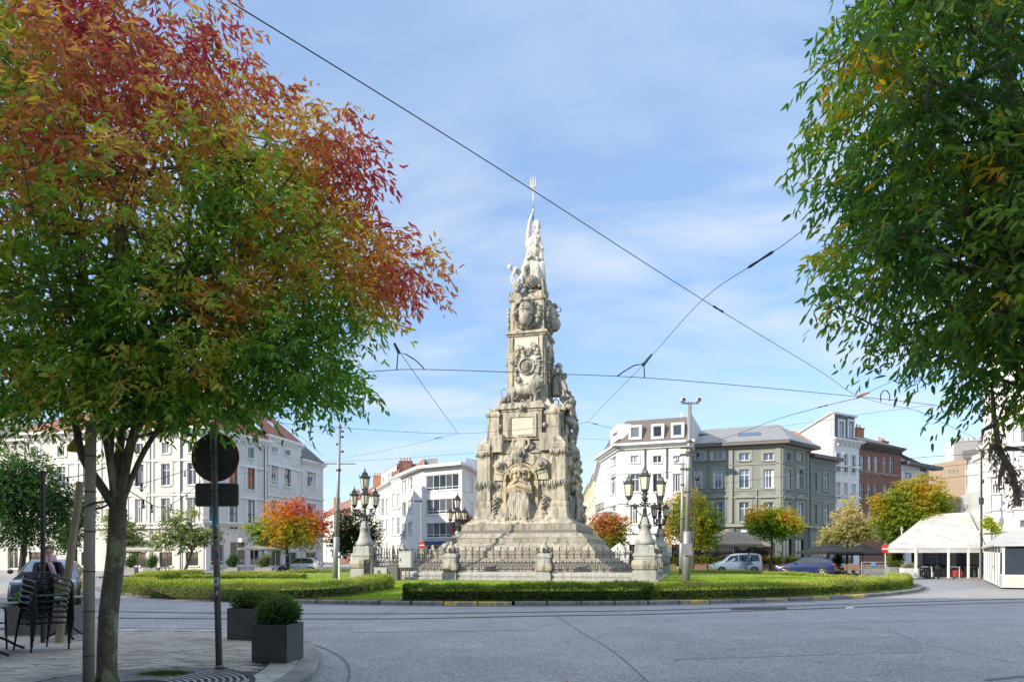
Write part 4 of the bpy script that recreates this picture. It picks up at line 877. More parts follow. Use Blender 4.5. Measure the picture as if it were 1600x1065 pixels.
# battered foot of the body, then the body courses
blocks('stone_block', 3.6, 3.63, 3.18, 4.02, 4, t=1.0); blocks('stone_block', 3.15, 4.02, 2.94, 4.55, 4, t=.8, off_=.2); blocks('stone_block', 2.9, 4.55, 2.76, 5.2, 4, t=.7)
for i, (a, b_) in enumerate(((5.2, 5.85), (5.85, 6.5), (6.5, 7.1), (7.1, 7.7))): blocks('stone_block', 2.68, a, 2.68, b_, 4, t=.6, off_=.2 if i % 2 else 0)
blocks('stone_block', 2.66, 7.7, 2.5, 8.3, 3, t=.6)
# sloping shoulders
sh = MB(); sh.loft([[(-2.45, -2.6, 8.3), (2.45, -2.6, 8.3), (2.45, -1.2, 8.3), (-2.45, -1.2, 8.3)], [(-1.25, -2.25, 9.3), (1.25, -2.25, 9.3), (1.25, -1.2, 9.4), (-1.25, -1.2, 9.4)]]); four('shoulder', sh, STONE)
for sg in (-1, 1):
    q = [(2.9, 8.4), (1.25, 8.4), (1.25, 9.55), (1.75, 9.5), (2.78, 8.8)]; four('sloping_buttress', MB().loft([[(sg * x, -2.82, z) for x, z in q], [(sg * x, -2.15, z) for x, z in q]]), STONE)
f = MB()
for i in range(40):
    t_ = i / 39; f.ball((-2.25 + .95 * t_ + .08 * math.sin(i * 2.3), -2.0 + .25 * math.sin(i * 1.7), 11.05 + 1.0 * t_ * t_ + .1 * math.cos(i * 3.1)), (.2, .2, .17), 7, 5)
sculpt(f, 'carved_rocks', CARVED, mon, .05, 1, .05)
# corner piers with gabled heads and fringes
for sx in (-1, 1):
    for sy in (-1, 1):
        p = MB(); c = (sx * 2.5, sy * 2.5); p.sqlathe([(.62, 3.9), (.56, 4.3), (.50, 4.75), (.52, 4.85), (.52, 5.0), (.44, 5.15), (.43, 8.55)], c); o = p.obj('corner_pier', STONE, mon)
        q = MB(); q.loft([[(c[0] - .46, c[1] - .46, 8.55), (c[0] + .46, c[1] - .46, 8.55), (c[0] + .46, c[1] + .46, 8.55), (c[0] - .46, c[1] + .46, 8.55)], [(c[0] - .46, c[1] - .46, 8.8), (c[0] + .46, c[1] - .46, 8.8), (c[0] + .46, c[1] + .46, 8.8), (c[0] - .46, c[1] + .46, 8.8)], [(c[0] - .03, c[1] - .03, 9.35), (c[0] + .03, c[1] - .03, 9.35), (c[0] + .03, c[1] + .03, 9.35), (c[0] - .03, c[1] + .03, 9.35)]]); q.obj('pier_cap', STONE, mon)
def fringe(x0, x1, y, z0, z1, seed, M=None, mb=None):
    """row of hanging stone icicles"""
    r_ = random.Random(seed); s = mb or MB(); x = x0
    s.add(MB().box(x0, x1, y - .06, y + .1, z1 - .12, z1).v, MB().box(0, 1, 0, 1, 0, 1).f, M)
    while x < x1:
        w = r_.uniform(.07, .12); l_ = (z1 - z0) * r_.uniform(.6, 1.05); d = r_.uniform(.03, .10)
        t = MB(); t.tube([(x + w / 2, y - d, z1 - .05), (x + w / 2 + r_.uniform(-.01, .01), y - d * 1.25, z1 - l_ * .5), (x + w / 2, y - d * .8, z1 - l_)], [w * .62, w * .55, w * .15], 6); s.add(t.v, t.f, M); x += w * 1.02
    return s
for sx in (-1, 1):
    for sy in (-1, 1):
        for z0, z1 in ((7.95, 8.42), (5.85, 6.5)):
            s = MB()
            for k in range(4):
                M = Matrix.Translation((sx * 2.5, sy * 2.5, 0)) @ QS[k]; fringe(-.46, .46, -.44, z0, z1, k * 7 + int(z0), M, s)
            s.smooth = True; s.obj('pier_fringe', CARVED, mon)
four('fringe', (lambda s: (setattr(s, 'smooth', True), s)[1])(fringe(-2.05, -.98, -2.70, 5.85, 6.5, 3)), CARVED, True); four('fringe', fringe(.88, 2.05, -2.70, 5.85, 6.5, 5), CARVED, True)
# arch round the niche
A_ = MB(); 
for k in range(11):
    a0 = 16.4 * k + .6; A_.arcbox(0, 6.5, 1.2, 1.84, a0, a0 + 15.2, -2.93 - .04 * (k % 2), -2.5, 4)
four('arch_stone', A_, STONE)
four('arch_moulding', MB().arcbox(0, 6.5, .98, 1.13, 0, 180, -2.98, -2.5, 20), WARMST)
jb = MB().box(-1.16, -.98, -2.9, -2.5, 3.7, 6.5); jb.box(.98, 1.16, -2.9, -2.5, 3.7, 6.5); four('niche_jamb', jb, WARMST)
nb = MB().box(-.98, .98, -2.7, -2.6, 3.7, 7.45); four('niche_back', nb, mat('niche_ochre_stone', (.46, .35, .20), .9, var=.3, vscale=3))  # niche back in one darker ochre stone tone
four('arch_fringe', (lambda s: s)(fringe(-1.0, 1.0, -2.86, 7.62, 7.95, 12)), CARVED, True)
# volutes (keystones) with round bosses
def volute(cx, cz, rot, L_=.95):
    s = MB(); M = Matrix.Translation((cx, 0, cz)) @ Matrix.Rotation(R(rot), 4, 'Y')
    s.loft([[(-.26, -3.1, .35), (.26, -3.1, .35), (.26, -2.6, .35), (-.26, -2.6, .35)], [(-.34, -3.2, 0), (.34, -3.2, 0), (.34, -2.6, 0), (-.34, -2.6, 0)], [(-.16, -3.05, -.45), (.16, -3.05, -.45), (.16, -2.6, -.45), (-.16, -2.6, -.45)], [(-.05, -2.95, -L_), (.05, -2.95, -L_), (.05, -2.6, -L_), (-.05, -2.6, -L_)]], True, M)
    b = MB(); b.ball((0, -3.22, .02), (.21, .17, .21), 12, 8, M); return s, b
for cx, cz, rt in ((-1.38, 7.45, -50), (0, 8.2, 0), (1.36, 7.5, 50)):
    s, b = volute(cx, cz, rt); four('volute', s, STONE); four('boss', b, CARVED, True)
# bearded mask: one carved body
f = MB(); y = -2.95
f.ball((0, y + .1, 6.75), (.56, .36, .66), 16, 12)
f.ball((0, y - .26, 7.08), (.5, .22, .12), 10, 6)
for sx in (-1, 1):
    f.ball((sx * .22, y - .33, 6.98), (.19, .09, .06), 8, 6, rot=Matrix.Rotation(sx * .25, 4, 'Y').to_euler()); f.ball((sx * .27, y - .24, 6.62), (.15, .13, .14), 8, 6); f.ball((sx * .21, y - .27, 6.83), (.09, .06, .05), 8, 6)
    f.ball((sx * .62, y + .02, 6.75), (.1, .2, .2), 8, 6); f.tube([(sx * .05, y - .44, 6.48), (sx * .22, y - .42, 6.42), (sx * .46, y - .32, 6.22), (sx * .62, y - .2, 5.92)], [.11, .13, .12, .05], 8)
f.tube([(0, y - .36, 7.0), (0, y - .48, 6.72), (0, y - .56, 6.58)], [.07, .09, .12], 8)
f.ball((0, y - .36, 6.27), (.16, .1, .05), 8, 6)
r_ = random.Random(4)
for i in range(22):    # hair and brow icicles
    x = -.6 + 1.2 * i / 21; f.tube([(x * .85, y - .25 + abs(x) * .3, 7.42 - abs(x) * .25), (x, y - .34 + abs(x) * .3, 7.22 - abs(x) * .2), (x * 1.05, y - .3 + abs(x) * .3, 7.08 - abs(x) * .35 - r_.random() * .1)], [.04, .06, .02], 5)
mask = sculpt(f, 'bearded_mask', WARMST, mon, .024, 0)
# moustache row of short locks, then the long beard in two lengths
f = MB()
for i in range(17):
    x = -.78 + 1.56 * i / 16; zt = 6.42 - abs(x) * .12
    f.tube([(x * .8, y - .34 + abs(x) * .15, zt), (x * 1.0, y - .45 + abs(x) * .15, zt - .35), (x * 1.05, y - .40 + abs(x) * .15, zt - .68 - r_.random() * .14)], [.06, .085, .02], 6)
mus = sculpt(f, 'moustache', WARMST, mon, .024, 0)
f = MB(); f.ball((-.1, y - .02, 5.5), (.62, .34, .5), 10, 8); f.loft([[(-.6, y - .22, 5.7), (.55, y - .22, 5.7), (.55, y + .3, 5.7), (-.6, y + .3, 5.7)], [(-1.0, y - .3, 3.75), (.82, y - .3, 3.75), (.82, y + .3, 3.75), (-1.0, y + .3, 3.75)]])
for row, (zt, yo) in enumerate(((5.9, -.30), (5.3, -.36), (4.7, -.34))):
    for i in range(15):
        s_ = -1 + 2 * (i + (row % 2) * .5) / 14.5; xt = s_ * .48 - .03; xb = s_ * .9 - .12; k0, k1 = (5.9 - zt) / 2.2, min(1, (5.9 - zt) / 2.2 + r_.uniform(.45, .75))
        pts = []
        for q in range(6):
            t = k0 + (k1 - k0) * q / 5; pts.append((xt + (xb - xt) * t + .045 * math.sin(t * 9 + i * 1.7), y + yo - .05 * math.sin(t * 3), 5.9 - 2.15 * t))
        f.tube(pts, [.035, .07, .075, .065, .05, .015], 6)
beard = sculpt(f, 'beard', CARVED, mon, .024, 0)
for k in (1, 2, 3):
    for src in (mask, mus, beard): c = src.copy(); col.objects.link(c); c.rotation_euler = (0, 0, k * math.pi / 2)
# hanging chains of carved shells
for cx in (-1.72, 1.55):
    f = MB()
    for i in range(11):
        z = 5.45 - i * .15; f.ball((cx + .09 * math.sin(i * 2.1), -2.98 - .08 * (i % 2), z), (r_.uniform(.1, .19), .14, r_.uniform(.07, .12)), 8, 6, rot=Matrix.Rotation(r_.uniform(-.8, .8), 4, 'Y').to_euler())
        if i % 3 == 1: f.ball((cx + .16, -2.97, z), (.08, .07, .05), 6, 5)
    f.tube([(cx, -2.88, 5.55), (cx, -2.9, 3.85)], .06, 6)
    f.smooth = True; four('shell_pendant', f, CARVED, True)
# pier foot scrolls: curving flares between wall and plinth
fl = MB()
for x0, x1 in ((-2.1, -1.2), (1.2, 2.1)):
    fl.loft([[(x0, -3.55, 3.65), (x1, -3.55, 3.65), (x1, -2.7, 3.65), (x0, -2.7, 3.65)], [(x0, -3.2, 3.85), (x1, -3.2, 3.85), (x1, -2.7, 3.85), (x0, -2.7, 3.85)], [(x0 + .1, -2.95, 4.15), (x1 - .1, -2.95, 4.15), (x1 - .1, -2.7, 4.15), (x0 + .1, -2.7, 4.15)]])
four('scroll_foot', fl, STONE)
# cartouche above the arch
f = MB(); f.ball((0, -2.62, 8.75), (.36, .2, .5), 12, 8); f.box(-.3, .3, -2.75, -2.4, 8.6, 9.3)
for sx in (-1, 1): f.tube([(sx * .28, -2.7, 9.25), (sx * .52, -2.75, 9.1), (sx * .55, -2.78, 8.8), (sx * .35, -2.8, 8.55), (sx * .2, -2.8, 8.35)], [.07, .1, .1, .08, .05], 8)
c0 = sculpt(f, 'cartouche', STONE, mon, .04, 1)
for k in (1, 2, 3): c = c0.copy(); col.objects.link(c); c.rotation_euler = (0, 0, k * math.pi / 2)
# tablet storey
blocks('stone_block', 2.22, 8.6, 2.2, 9.4, 3, t=1.0); blocks('stone_block', 2.2, 9.4, 2.18, 10.1, 3, t=1.0, off_=.2); blocks('stone_block', 2.18, 10.1, 2.16, 10.75, 3, t=1.0)
tb = MB(); tb.box(-1.3, 1.3, -2.5, -1.5, 9.2, 11.05); four('tablet_block', tb, STONE)
tb = MB(); tb.box(-.98, -.74, -2.6, -2.48, 9.35, 10.85); tb.box(.74, .98, -2.6, -2.48, 9.35, 10.85); tb.box(-.74, .74, -2.6, -2.48, 10.65, 10.85); tb.box(-.74, .74, -2.6, -2.48, 9.35, 9.52); four('tablet_frame', tb, STONE)
four('inscription_tablet', MB().box(-.735, .735, -2.53, -2.49, 9.53, 10.64), mat('smooth_stone', (.60, .55, .44), .85, var=.12, vscale=2, bump=.2, bscale=20))
cn = MB()
for a, z0, z1 in ((1.36, 11.05, 11.2), (1.48, 11.2, 11.42), (1.4, 11.42, 11.6)): cn.box(-a, a, -2.5 - (a - 1.3), -1.0, z0, z1)
four('cornice', cn, STONE)
f = MB(); f.ball((0, -2.72, 11.25), (.16, .16, .2), 8, 6)
for sx in (-1, 1): f.ball((sx * .2, -2.7, 11.28), (.16, .08, .08), 8, 6); f.ball((sx * 1.5, -2.42, 10.1), (.17, .17, .17), 10, 8)
four('carved_boss', f, CARVED, True)
for sx in (-1, 1):
    for sy in (-1, 1):
        p = MB(); c = (sx * 2.0, sy * 2.0); p.sqlathe([(.5, 8.9), (.46, 9.0), (.42, 9.05), (.40, 10.75), (.46, 10.8), (.5, 10.9), (.5, 11.0), (.44, 11.02), (.1, 11.5)], c); p.obj('corner_pillar', STONE, mon)
wr = MB().sqlathe([(2.25, 10.76), (2.34, 10.86), (2.34, 11.02), (2.1, 11.1), (1.75, 11.6), (1.45, 12.1), (1.3, 12.15)]); wr.obj('weathered_ledge', STONE, mon)
# obelisk shaft
zz = [11.7, 12.6, 13.6, 14.6, 15.5, 16.38]
for i in range(5): blocks('stone_block', 1.27 - .013 * i, zz[i], 1.257 - .013 * i, zz[i + 1], 2, m=WARMST if i in (0, 1) else STONE, t=.5, off_=.0)
pf = MB(); pf.box(-1.12, -.95, -1.33, -1.2, 11.8, 16.3); pf.box(.95, 1.12, -1.33, -1.2, 11.8, 16.3); four('edge_moulding', pf, STONE)
pf = MB(); pf.box(-.8, .8, -1.285, -1.2, 12.6, 16.2); four('shaft_panel', pf, mat('pale_panel_stone', (.60, .565, .49), .88, var=.15, vscale=2, bump=.3, bscale=12))
cn = MB()
for a, z0, z1 in ((1.3, 16.38, 16.5), (1.42, 16.5, 16.66), (1.3, 16.66, 16.72)): cn.sqlathe([(a, z0), (a, z1)])
cn.obj('cornice', STONE, mon)
for i in range(2): blocks('stone_block', 1.17 - .02 * i, 16.72 + i, 1.15 - .02 * i, 17.72 + i, 2, t=.5)
cn = MB().sqlathe([(1.15, 18.7), (1.26, 18.8), (1.3, 18.95), (1.2, 18.96), (1.15, 19.0), (.8, 19.5), (.7, 19.55)]); cn.obj('upper_cornice', STONE, mon)
blk = MB()
for sx in (-1, 1): blk.bbox(sx * .95 - .3, sx * .95 + .3, -1.25, -.65, 18.96, 19.35, .05)
four('corner_block', blk, STONE)
# medallion with a profile head, and garlands
f = MB(); f.arcbox(0, 14.3, .46, .58, 0, 360, -1.44, -1.25, 20); four('medallion_ring', f, CARVED)
f = MB(); f.lathe([(.42, 0), (.42, .06)], 20, Matrix.Translation((0, -1.28, 14.3)) @ Matrix.Rotation(R(90), 4, 'X')); f.ball((.02, -1.38, 14.36), (.2, .1, .24), 10, 8); f.ball((.18, -1.38, 14.3), (.08, .06, .06), 6, 5); f.ball((.0, -1.36, 14.05), (.22, .08, .12), 8, 6); f.ball((-.08, -1.38, 14.48), (.2, .1, .13), 8, 6); f.ball((.08, -1.38, 14.14), (.1, .08, .08), 6, 5)
four('medallion_portrait', f, CARVED, True)
def garland(pts, n, r0, seed, y0, spread=.1):
    r2 = random.Random(seed); s = MB(); P = catmull([(x, y0, z) for x, z in pts], 12); 
    for i in range(n):
        p = P[int(i * (len(P) - 1) / max(n - 1, 1))]
        for _ in range(2):
            q = (p.x + r2.uniform(-spread, spread), p.y - r2.uniform(0, .1), p.z + r2.uniform(-.05, .05)); rr = r0 * r2.uniform(.6, 1.25)
            s.ball(q, (rr, rr * .8, rr * r2.uniform(.5, 1.1)), 7, 5, rot=Matrix.Rotation(r2.uniform(-1.5, 1.5), 4, 'Y').to_euler())
    s.smooth = True; return s
four('garland', garland([(-.35, 15.6), (-.62, 15.3), (-.78, 14.7), (-.78, 14.0), (-.5, 13.3)], 40, .12, 1, -1.34, .14), CARVED, True)
four('garland', garland([(.4, 15.7), (.7, 15.3), (.8, 14.6), (.8, 14.0), (.6, 13.4), (.75, 12.9)], 46, .12, 2, -1.34, .14), CARVED, True)
four('garland', garland([(-.5, 15.7), (-.2, 15.15), (0, 15.0), (.2, 15.2), (.45, 15.7)], 20, .09, 3, -1.34), CARVED, True)
f = MB()
for k in range(-4, 5): a = R(90 + k * 24); f.tube([(-.15, -1.3, 13.1), (-.15 + .45 * math.cos(a) * .8, -1.42, 13.1 - .0 + .45 * math.sin(a) * -.9)], [.05, .025], 5)
f.tube([(-.02, -1.36, 15.55), (-.02, -1.38, 15.2)], [.02, .08], 6); f.tube([(.14, -1.36, 15.6), (.1, -1.38, 15.25)], [.02, .07], 6); f.tube([(-.18, -1.36, 15.5), (-.12, -1.38, 15.2)], [.02, .06], 6)
four('carved_plume', f, CARVED, True)
# lion standing before the shaft, its head turned to the right edge
def lion():
    f = MB(); z0 = 11.62; yb = -1.95
    f.ball((-.05, yb, z0 + .78), (.78, .27, .29), 14, 10); f.ball((.45, yb, z0 + .85), (.36, .3, .36), 12, 10); f.ball((-.68, yb, z0 + .72), (.33, .27, .33), 12, 10)
    f.ball((.72, yb - .02, z0 + 1.15), (.36, .32, .42), 12, 10); f.ball((.9, yb - .12, z0 + 1.3), (.25, .24, .26), 12, 10); f.ball((1.1, yb - .2, z0 + 1.22), (.14, .14, .12), 8, 6)
    for a in range(14):
        t = a / 14 * 6.28; f.tube([(.78, yb - .05, z0 + 1.28), (.72 + .38 * math.cos(t), yb - .05 + .1 * math.sin(3 * t), z0 + 1.2 + .42 * math.sin(t))], [.12, .05], 6)
    for x, yy, fw in ((.62, yb - .14, .1), (.42, yb + .14, 0), (-.55, yb - .14, -.05), (-.8, yb + .12, .05)):
        f.tube([(x, yy, z0 + .75), (x + fw, yy, z0 + .42), (x + fw * .5 + (-.06 if x < 0 else 0), yy, z0 + .16), (x + fw * .5, yy, z0 + .06)], [.19 if x < 0 else .15, .11, .085, .09], 8); f.ball((x + fw * .5 + .1, yy, z0 + .05), (.16, .1, .06), 8, 6)
    f.tube([(-.95, yb, z0 + .85), (-1.15, yb, z0 + .98), (-1.3, yb, z0 + .85), (-1.28, yb, z0 + .55), (-1.15, yb, z0 + .35)], [.06, .045, .04, .045, .08], 6)
    for i in range(9): f.ball((-.3 + r_.random() * .55, yb + r_.uniform(.1, .3), z0 + r_.random() * .35), (.12, .12, .1), 7, 5)
    f.v = [(x * 1.18 - .03, yb + (y - yb) * 1.1, z0 + (z - z0) * 1.15) for x, y, z in f.v]
    return f
li = sculpt(lion(), 'lion_statue', CARVED, mon, .04, 1, .03)
for k in (2,): c = li.copy(); col.objects.link(c); c.rotation_euler = (0, 0, k * math.pi / 2)
# ship's prow breaking out of the upper storey
f = MB(); yp = -1.35
hull = []
for i in range(9):
    t = i / 8; z = 18.6 - 1.75 * t; w = .5 * math.sin(math.pi * min(1, .22 + .78 * t)) ** .7 + .03; dpt = .75 * math.sin(math.pi * (.15 + .72 * t)); hull.append([(w * math.cos(a), yp + .25 - dpt * math.sin(a) - .15 * (1 - t), z + .06 * math.sin(a)) for a in [R(q) for q in (0, 25, 50, 75, 90, 105, 130, 155, 180)]] + [(-w, yp + .3, z), (w, yp + .3, z)])
f.loft(hull); f.ball((0, yp - .25, 17.35), (.42, .5, .5), 12, 10)
for t in (.35, .55, .72): f.tube([(-.5, yp - .1, 18.6 - 1.75 * t + .1), (-.28, yp - .52, 18.6 - 1.75 * t), (0, yp - .68, 18.6 - 1.75 * t - .03), (.28, yp - .52, 18.6 - 1.75 * t), (.5, yp - .1, 18.6 - 1.75 * t + .1)], .035, 6)
f.tube([(-.2, yp - .6, 18.1), (.1, yp - .75, 18.3), (.3, yp - .6, 18.75)], [.04, .05, .03], 6); f.box(-.33, .33, yp - .5, yp + .1, 18.55, 18.72)
pr = sculpt(f, 'ship_prow', CARVED, mon, .035, 1)
c = pr.copy(); col.objects.link(c); c.rotation_euler = (0, 0, math.pi / 2)
four('prow_garland', garland([(-.72, 18.3), (-.82, 17.7), (-.62, 17.1), (-.2, 16.88), (.2, 16.88), (.65, 17.15), (.85, 17.8), (.75, 18.4)], 34, .13, 8, -1.3, .07), CARVED, True)
# ---------------- statues
def limb(f, pts, rad, n=8): f.tube(pts, rad, n)
def human(f, P, s=1.0, robe=0):
    """P: joint positions; volumes are fused afterwards into one body"""
    V = {k: Vector(v) for k, v in P.items()}
    pel, che, nk, hd = V['pelvis'], V['chest'], V['neck'], V['head']
    sx = (V['rsh'] - V['lsh']).normalized(); rot = Matrix((sx, sx.cross((nk - pel).normalized()) * -1, (nk - pel).normalized())).transposed().to_euler()
    f.ball(pel, (.2 * s, .16 * s, .17 * s), 10, 8, rot=rot); f.ball(pel.lerp(che, .5), (.165 * s, .13 * s, .2 * s), 10, 8, rot=rot); f.ball(che, (.23 * s, .16 * s, .22 * s), 10, 8, rot=rot)
    f.tube([che, nk, hd], [.1 * s, .07 * s, .07 * s], 8); f.ball(hd, (.105 * s, .13 * s, .15 * s), 10, 8)
    for a in 'lr':
        f.ball(V[a + 'sh'], .1 * s, 8, 6); f.tube([V[a + 'sh'], V[a + 'sh'].lerp(V[a + 'el'], .4), V[a + 'el']], [.085 * s, .085 * s, .055 * s]); f.tube([V[a + 'el'], V[a + 'el'].lerp(V[a + 'ha'], .3), V[a + 'ha']], [.058 * s, .062 * s, .038 * s]); f.ball(V[a + 'ha'], (.055 * s, .05 * s, .07 * s), 8, 6)
        hp = pel.lerp(V[a + 'kn'], .12) + sx * (.1 * s if a == 'r' else -.1 * s)
        f.tube([hp, hp.lerp(V[a + 'kn'], .4), V[a + 'kn']], [.13 * s, .125 * s, .08 * s], 10); f.tube([V[a + 'kn'], V[a + 'kn'].lerp(V[a + 'fo'], .3), V[a + 'fo']], [.078 * s, .085 * s, .045 * s], 8); f.ball(V[a + 'fo'] + Vector((0, -.08, -.02)) * s, (.06 * s, .13 * s, .05 * s), 8, 6)
def beard_(f, h, s, d=(0, -1, 0)):
    f.ball((h[0] + d[0] * .08 * s, h[1] + d[1] * .1 * s, h[2] - .13 * s), (.09 * s, .07 * s, .13 * s), 8, 6)
    for i in range(14):
        t = i * .449 * 2; f.ball((h[0] + .1 * s * math.cos(t), h[1] + .1 * s * math.sin(t), h[2] + .05 * s + .07 * s * math.sin(i * 1.9)), .05 * s, 6, 5)
    f.ball((h[0] + d[0] * .13 * s, h[1] + d[1] * .15 * s, h[2] - .01 * s), (.025 * s, .035 * s, .045 * s), 6, 5)
# raised hand statue holding the trident aloft
MARB = stonemat('white_weathered_stone', (.64, .62, .57), (.54, .52, .46), (.30, .285, .245), .3)
f = MB(); s = 2.15
P = dict(pelvis=(.1, -.2, 21.9), chest=(.12, -.15, 22.95), neck=(.3, -.2, 23.5), head=(.47, -.3, 23.88), lsh=(-.12, -.25, 23.4), rsh=(.55, -.05, 23.2), lel=(-.02, -.35, 24.3), lha=(.2, -.1, 25.25), rel=(.85, -.1, 22.6), rha=(.8, -.4, 22.1), lkn=(-.2, -.6, 21.1), lfo=(-.08, -.5, 20.0), rkn=(.45, -.3, 20.9), rfo=(.45, .1, 20.0))
human(f, P, s)
beard_(f, P['head'], s, (.5, -.8, 0)); f.box(.28, .7, -.5, -.1, 24.05, 24.42); f.ball((.25, 0, 21.3), (.42, .35, 1.3), 12, 10)
for i in range(5): f.tube([(-.12 + .05 * i, .05, 23.3), (-.1 + .09 * i, .12, 22.2), (.05 + .1 * i, .1, 21.0), (.1 + .12 * i, .1, 20.1)], [.06, .11, .13, .1], 7)
st1 = sculpt(f, 'statue_with_raised_arm', MARB, mon, .045, 1, .02)
f = MB(); f.tube([(.2, -.12, 22.2), (.2, -.12, 26.85)], [.028, .035], 6); o = f.obj('trident_shaft', IRON, mon)
GOLDT = mat('pale_gilt_metal', (.62, .54, .36), .45, .3)
f = MB()
for x in (-.16, 0, .16): f.tube([(.2 + x * .4, -.12, 26.75), (.2 + x, -.12, 26.95), (.2 + x, -.12, 27.45), (.2 + x, -.12, 27.72 if x == 0 else 27.6)], [.04, .045, .035, .008], 6); f.tube([(.2 + x - .06, -.12, 27.35), (.2 + x, -.12, 27.5), (.2 + x + .06, -.12, 27.35)], [.008, .03, .008], 5)
f.tube([(.04, -.12, 26.93), (.36, -.12, 26.93)], .04, 6); f.tube([(.2, -.12, 25.4), (.2, -.12, 26.9)], [.045, .05], 6); f.obj('trident_head', GOLDT, mon, True)
# the second bearded figure leaning below, with cloak, globe and drapery
f = MB(); s = 2.0
P = dict(pelvis=(.3, -.75, 21.3), chest=(.45, -.85, 22.1), neck=(.58, -.9, 22.5), head=(.66, -1.0, 22.85), lsh=(.1, -.85, 22.25), rsh=(.85, -.8, 22.15), lel=(-.05, -1.0, 21.6), lha=(.25, -1.2, 21.7), rel=(1.0, -.9, 21.5), rha=(.7, -1.15, 21.5), lkn=(-.28, -1.1, 21.0), lfo=(-.12, -1.0, 19.75), rkn=(.7, -1.2, 20.7), rfo=(.85, -.9, 19.7))
human(f, P, s); beard_(f, P['head'], s)
for i in range(9): x = .2 + .1 * i; f.tube([(x, -.75, 22.0 - .05 * i), (x + .06, -.95 - .05 * (i % 2), 21.2), (x + .12, -.95 + .06 * (i % 3), 20.4), (x + .15, -.8, 19.7)], [.06, .1, .11, .08], 7)
st2 = sculpt(f, 'leaning_bearded_statue', MARB, mon, .04, 1, .02)
f = MB(); f.ball((.35, -1.15, 20.0), .42, 14, 10); o = f.obj('stone_globe', CARVED, mon, True)
for k in range(3): q = MB(); pts = [(.35 + .43 * math.cos(a) * math.cos(k * .9), -1.15 + .43 * math.cos(a) * math.sin(k * .9), 20.0 + .43 * math.sin(a)) for a in [i * math.pi / 8 for i in range(17)]]; q.tube(pts, .025, 5); q.obj('globe_band', CARVED, o, True)
# rock and drapery mass under the group, one carved body
f = MB()
for i in range(46): a = r_.random() * 6.28; rr = r_.random() ** .5 * .85; f.ball((rr * math.cos(a) + .15, rr * math.sin(a), 19.3 + r_.random() * .75 * (1.2 - rr)), (r_.uniform(.15, .32), r_.uniform(.15, .3), r_.uniform(.12, .3)), 8, 6)
for i in range(8): f.tube([(.8, -.2 - .1 * i, 21 - .1 * i), (1.0 + .05 * (i % 2), -.3 - .1 * i, 20.1), (1.15, -.3 - .1 * i, 19.3)], [.08, .13, .12], 7)
sculpt(f, 'carved_rock', CARVED, mon, .05, 1, .04)
# child figure on the left, bending over a grotesque head
f = MB(); s = 1.25
P = dict(pelvis=(-.45, -.95, 20.5), chest=(-.7, -1.1, 20.85), neck=(-.95, -1.15, 20.98), head=(-1.15, -1.2, 21.05), lsh=(-.95, -1.0, 20.8), rsh=(-.72, -1.35, 20.85), lel=(-1.12, -1.1, 20.35), lha=(-.95, -1.2, 19.95), rel=(-.95, -1.4, 20.35), rha=(-.75, -1.4, 19.95), lkn=(-.55, -1.3, 20.1), lfo=(-.6, -1.1, 19.6), rkn=(-.3, -1.3, 20.2), rfo=(-.25, -1.2, 19.6))
human(f, P, s); f.ball((-1.16, -1.2, 21.12), .19, 10, 8); sculpt(f, 'child_statue', MARB, mon, .035, 1)
f = MB(); f.ball((-.6, -1.35, 19.55), (.26, .28, .33), 12, 10); f.ball((-.6, -1.6, 19.35), (.2, .14, .14), 8, 6)
for i in range(16): a = i * .4; f.ball((-.6 + .27 * math.cos(a), -1.4, 19.6 + .3 * math.sin(a)), .09, 7, 5)
for sx in (-1, 1): f.ball((-.6 + sx * .1, -1.6, 19.62), .06, 6, 5)
f.tube([(-.6, -1.3, 19.3), (-.5, -1.35, 18.8), (-.4, -1.4, 18.4)], [.2, .3, .35], 8)
sculpt(f, 'grotesque_head', CARVED, mon, .035, 1)
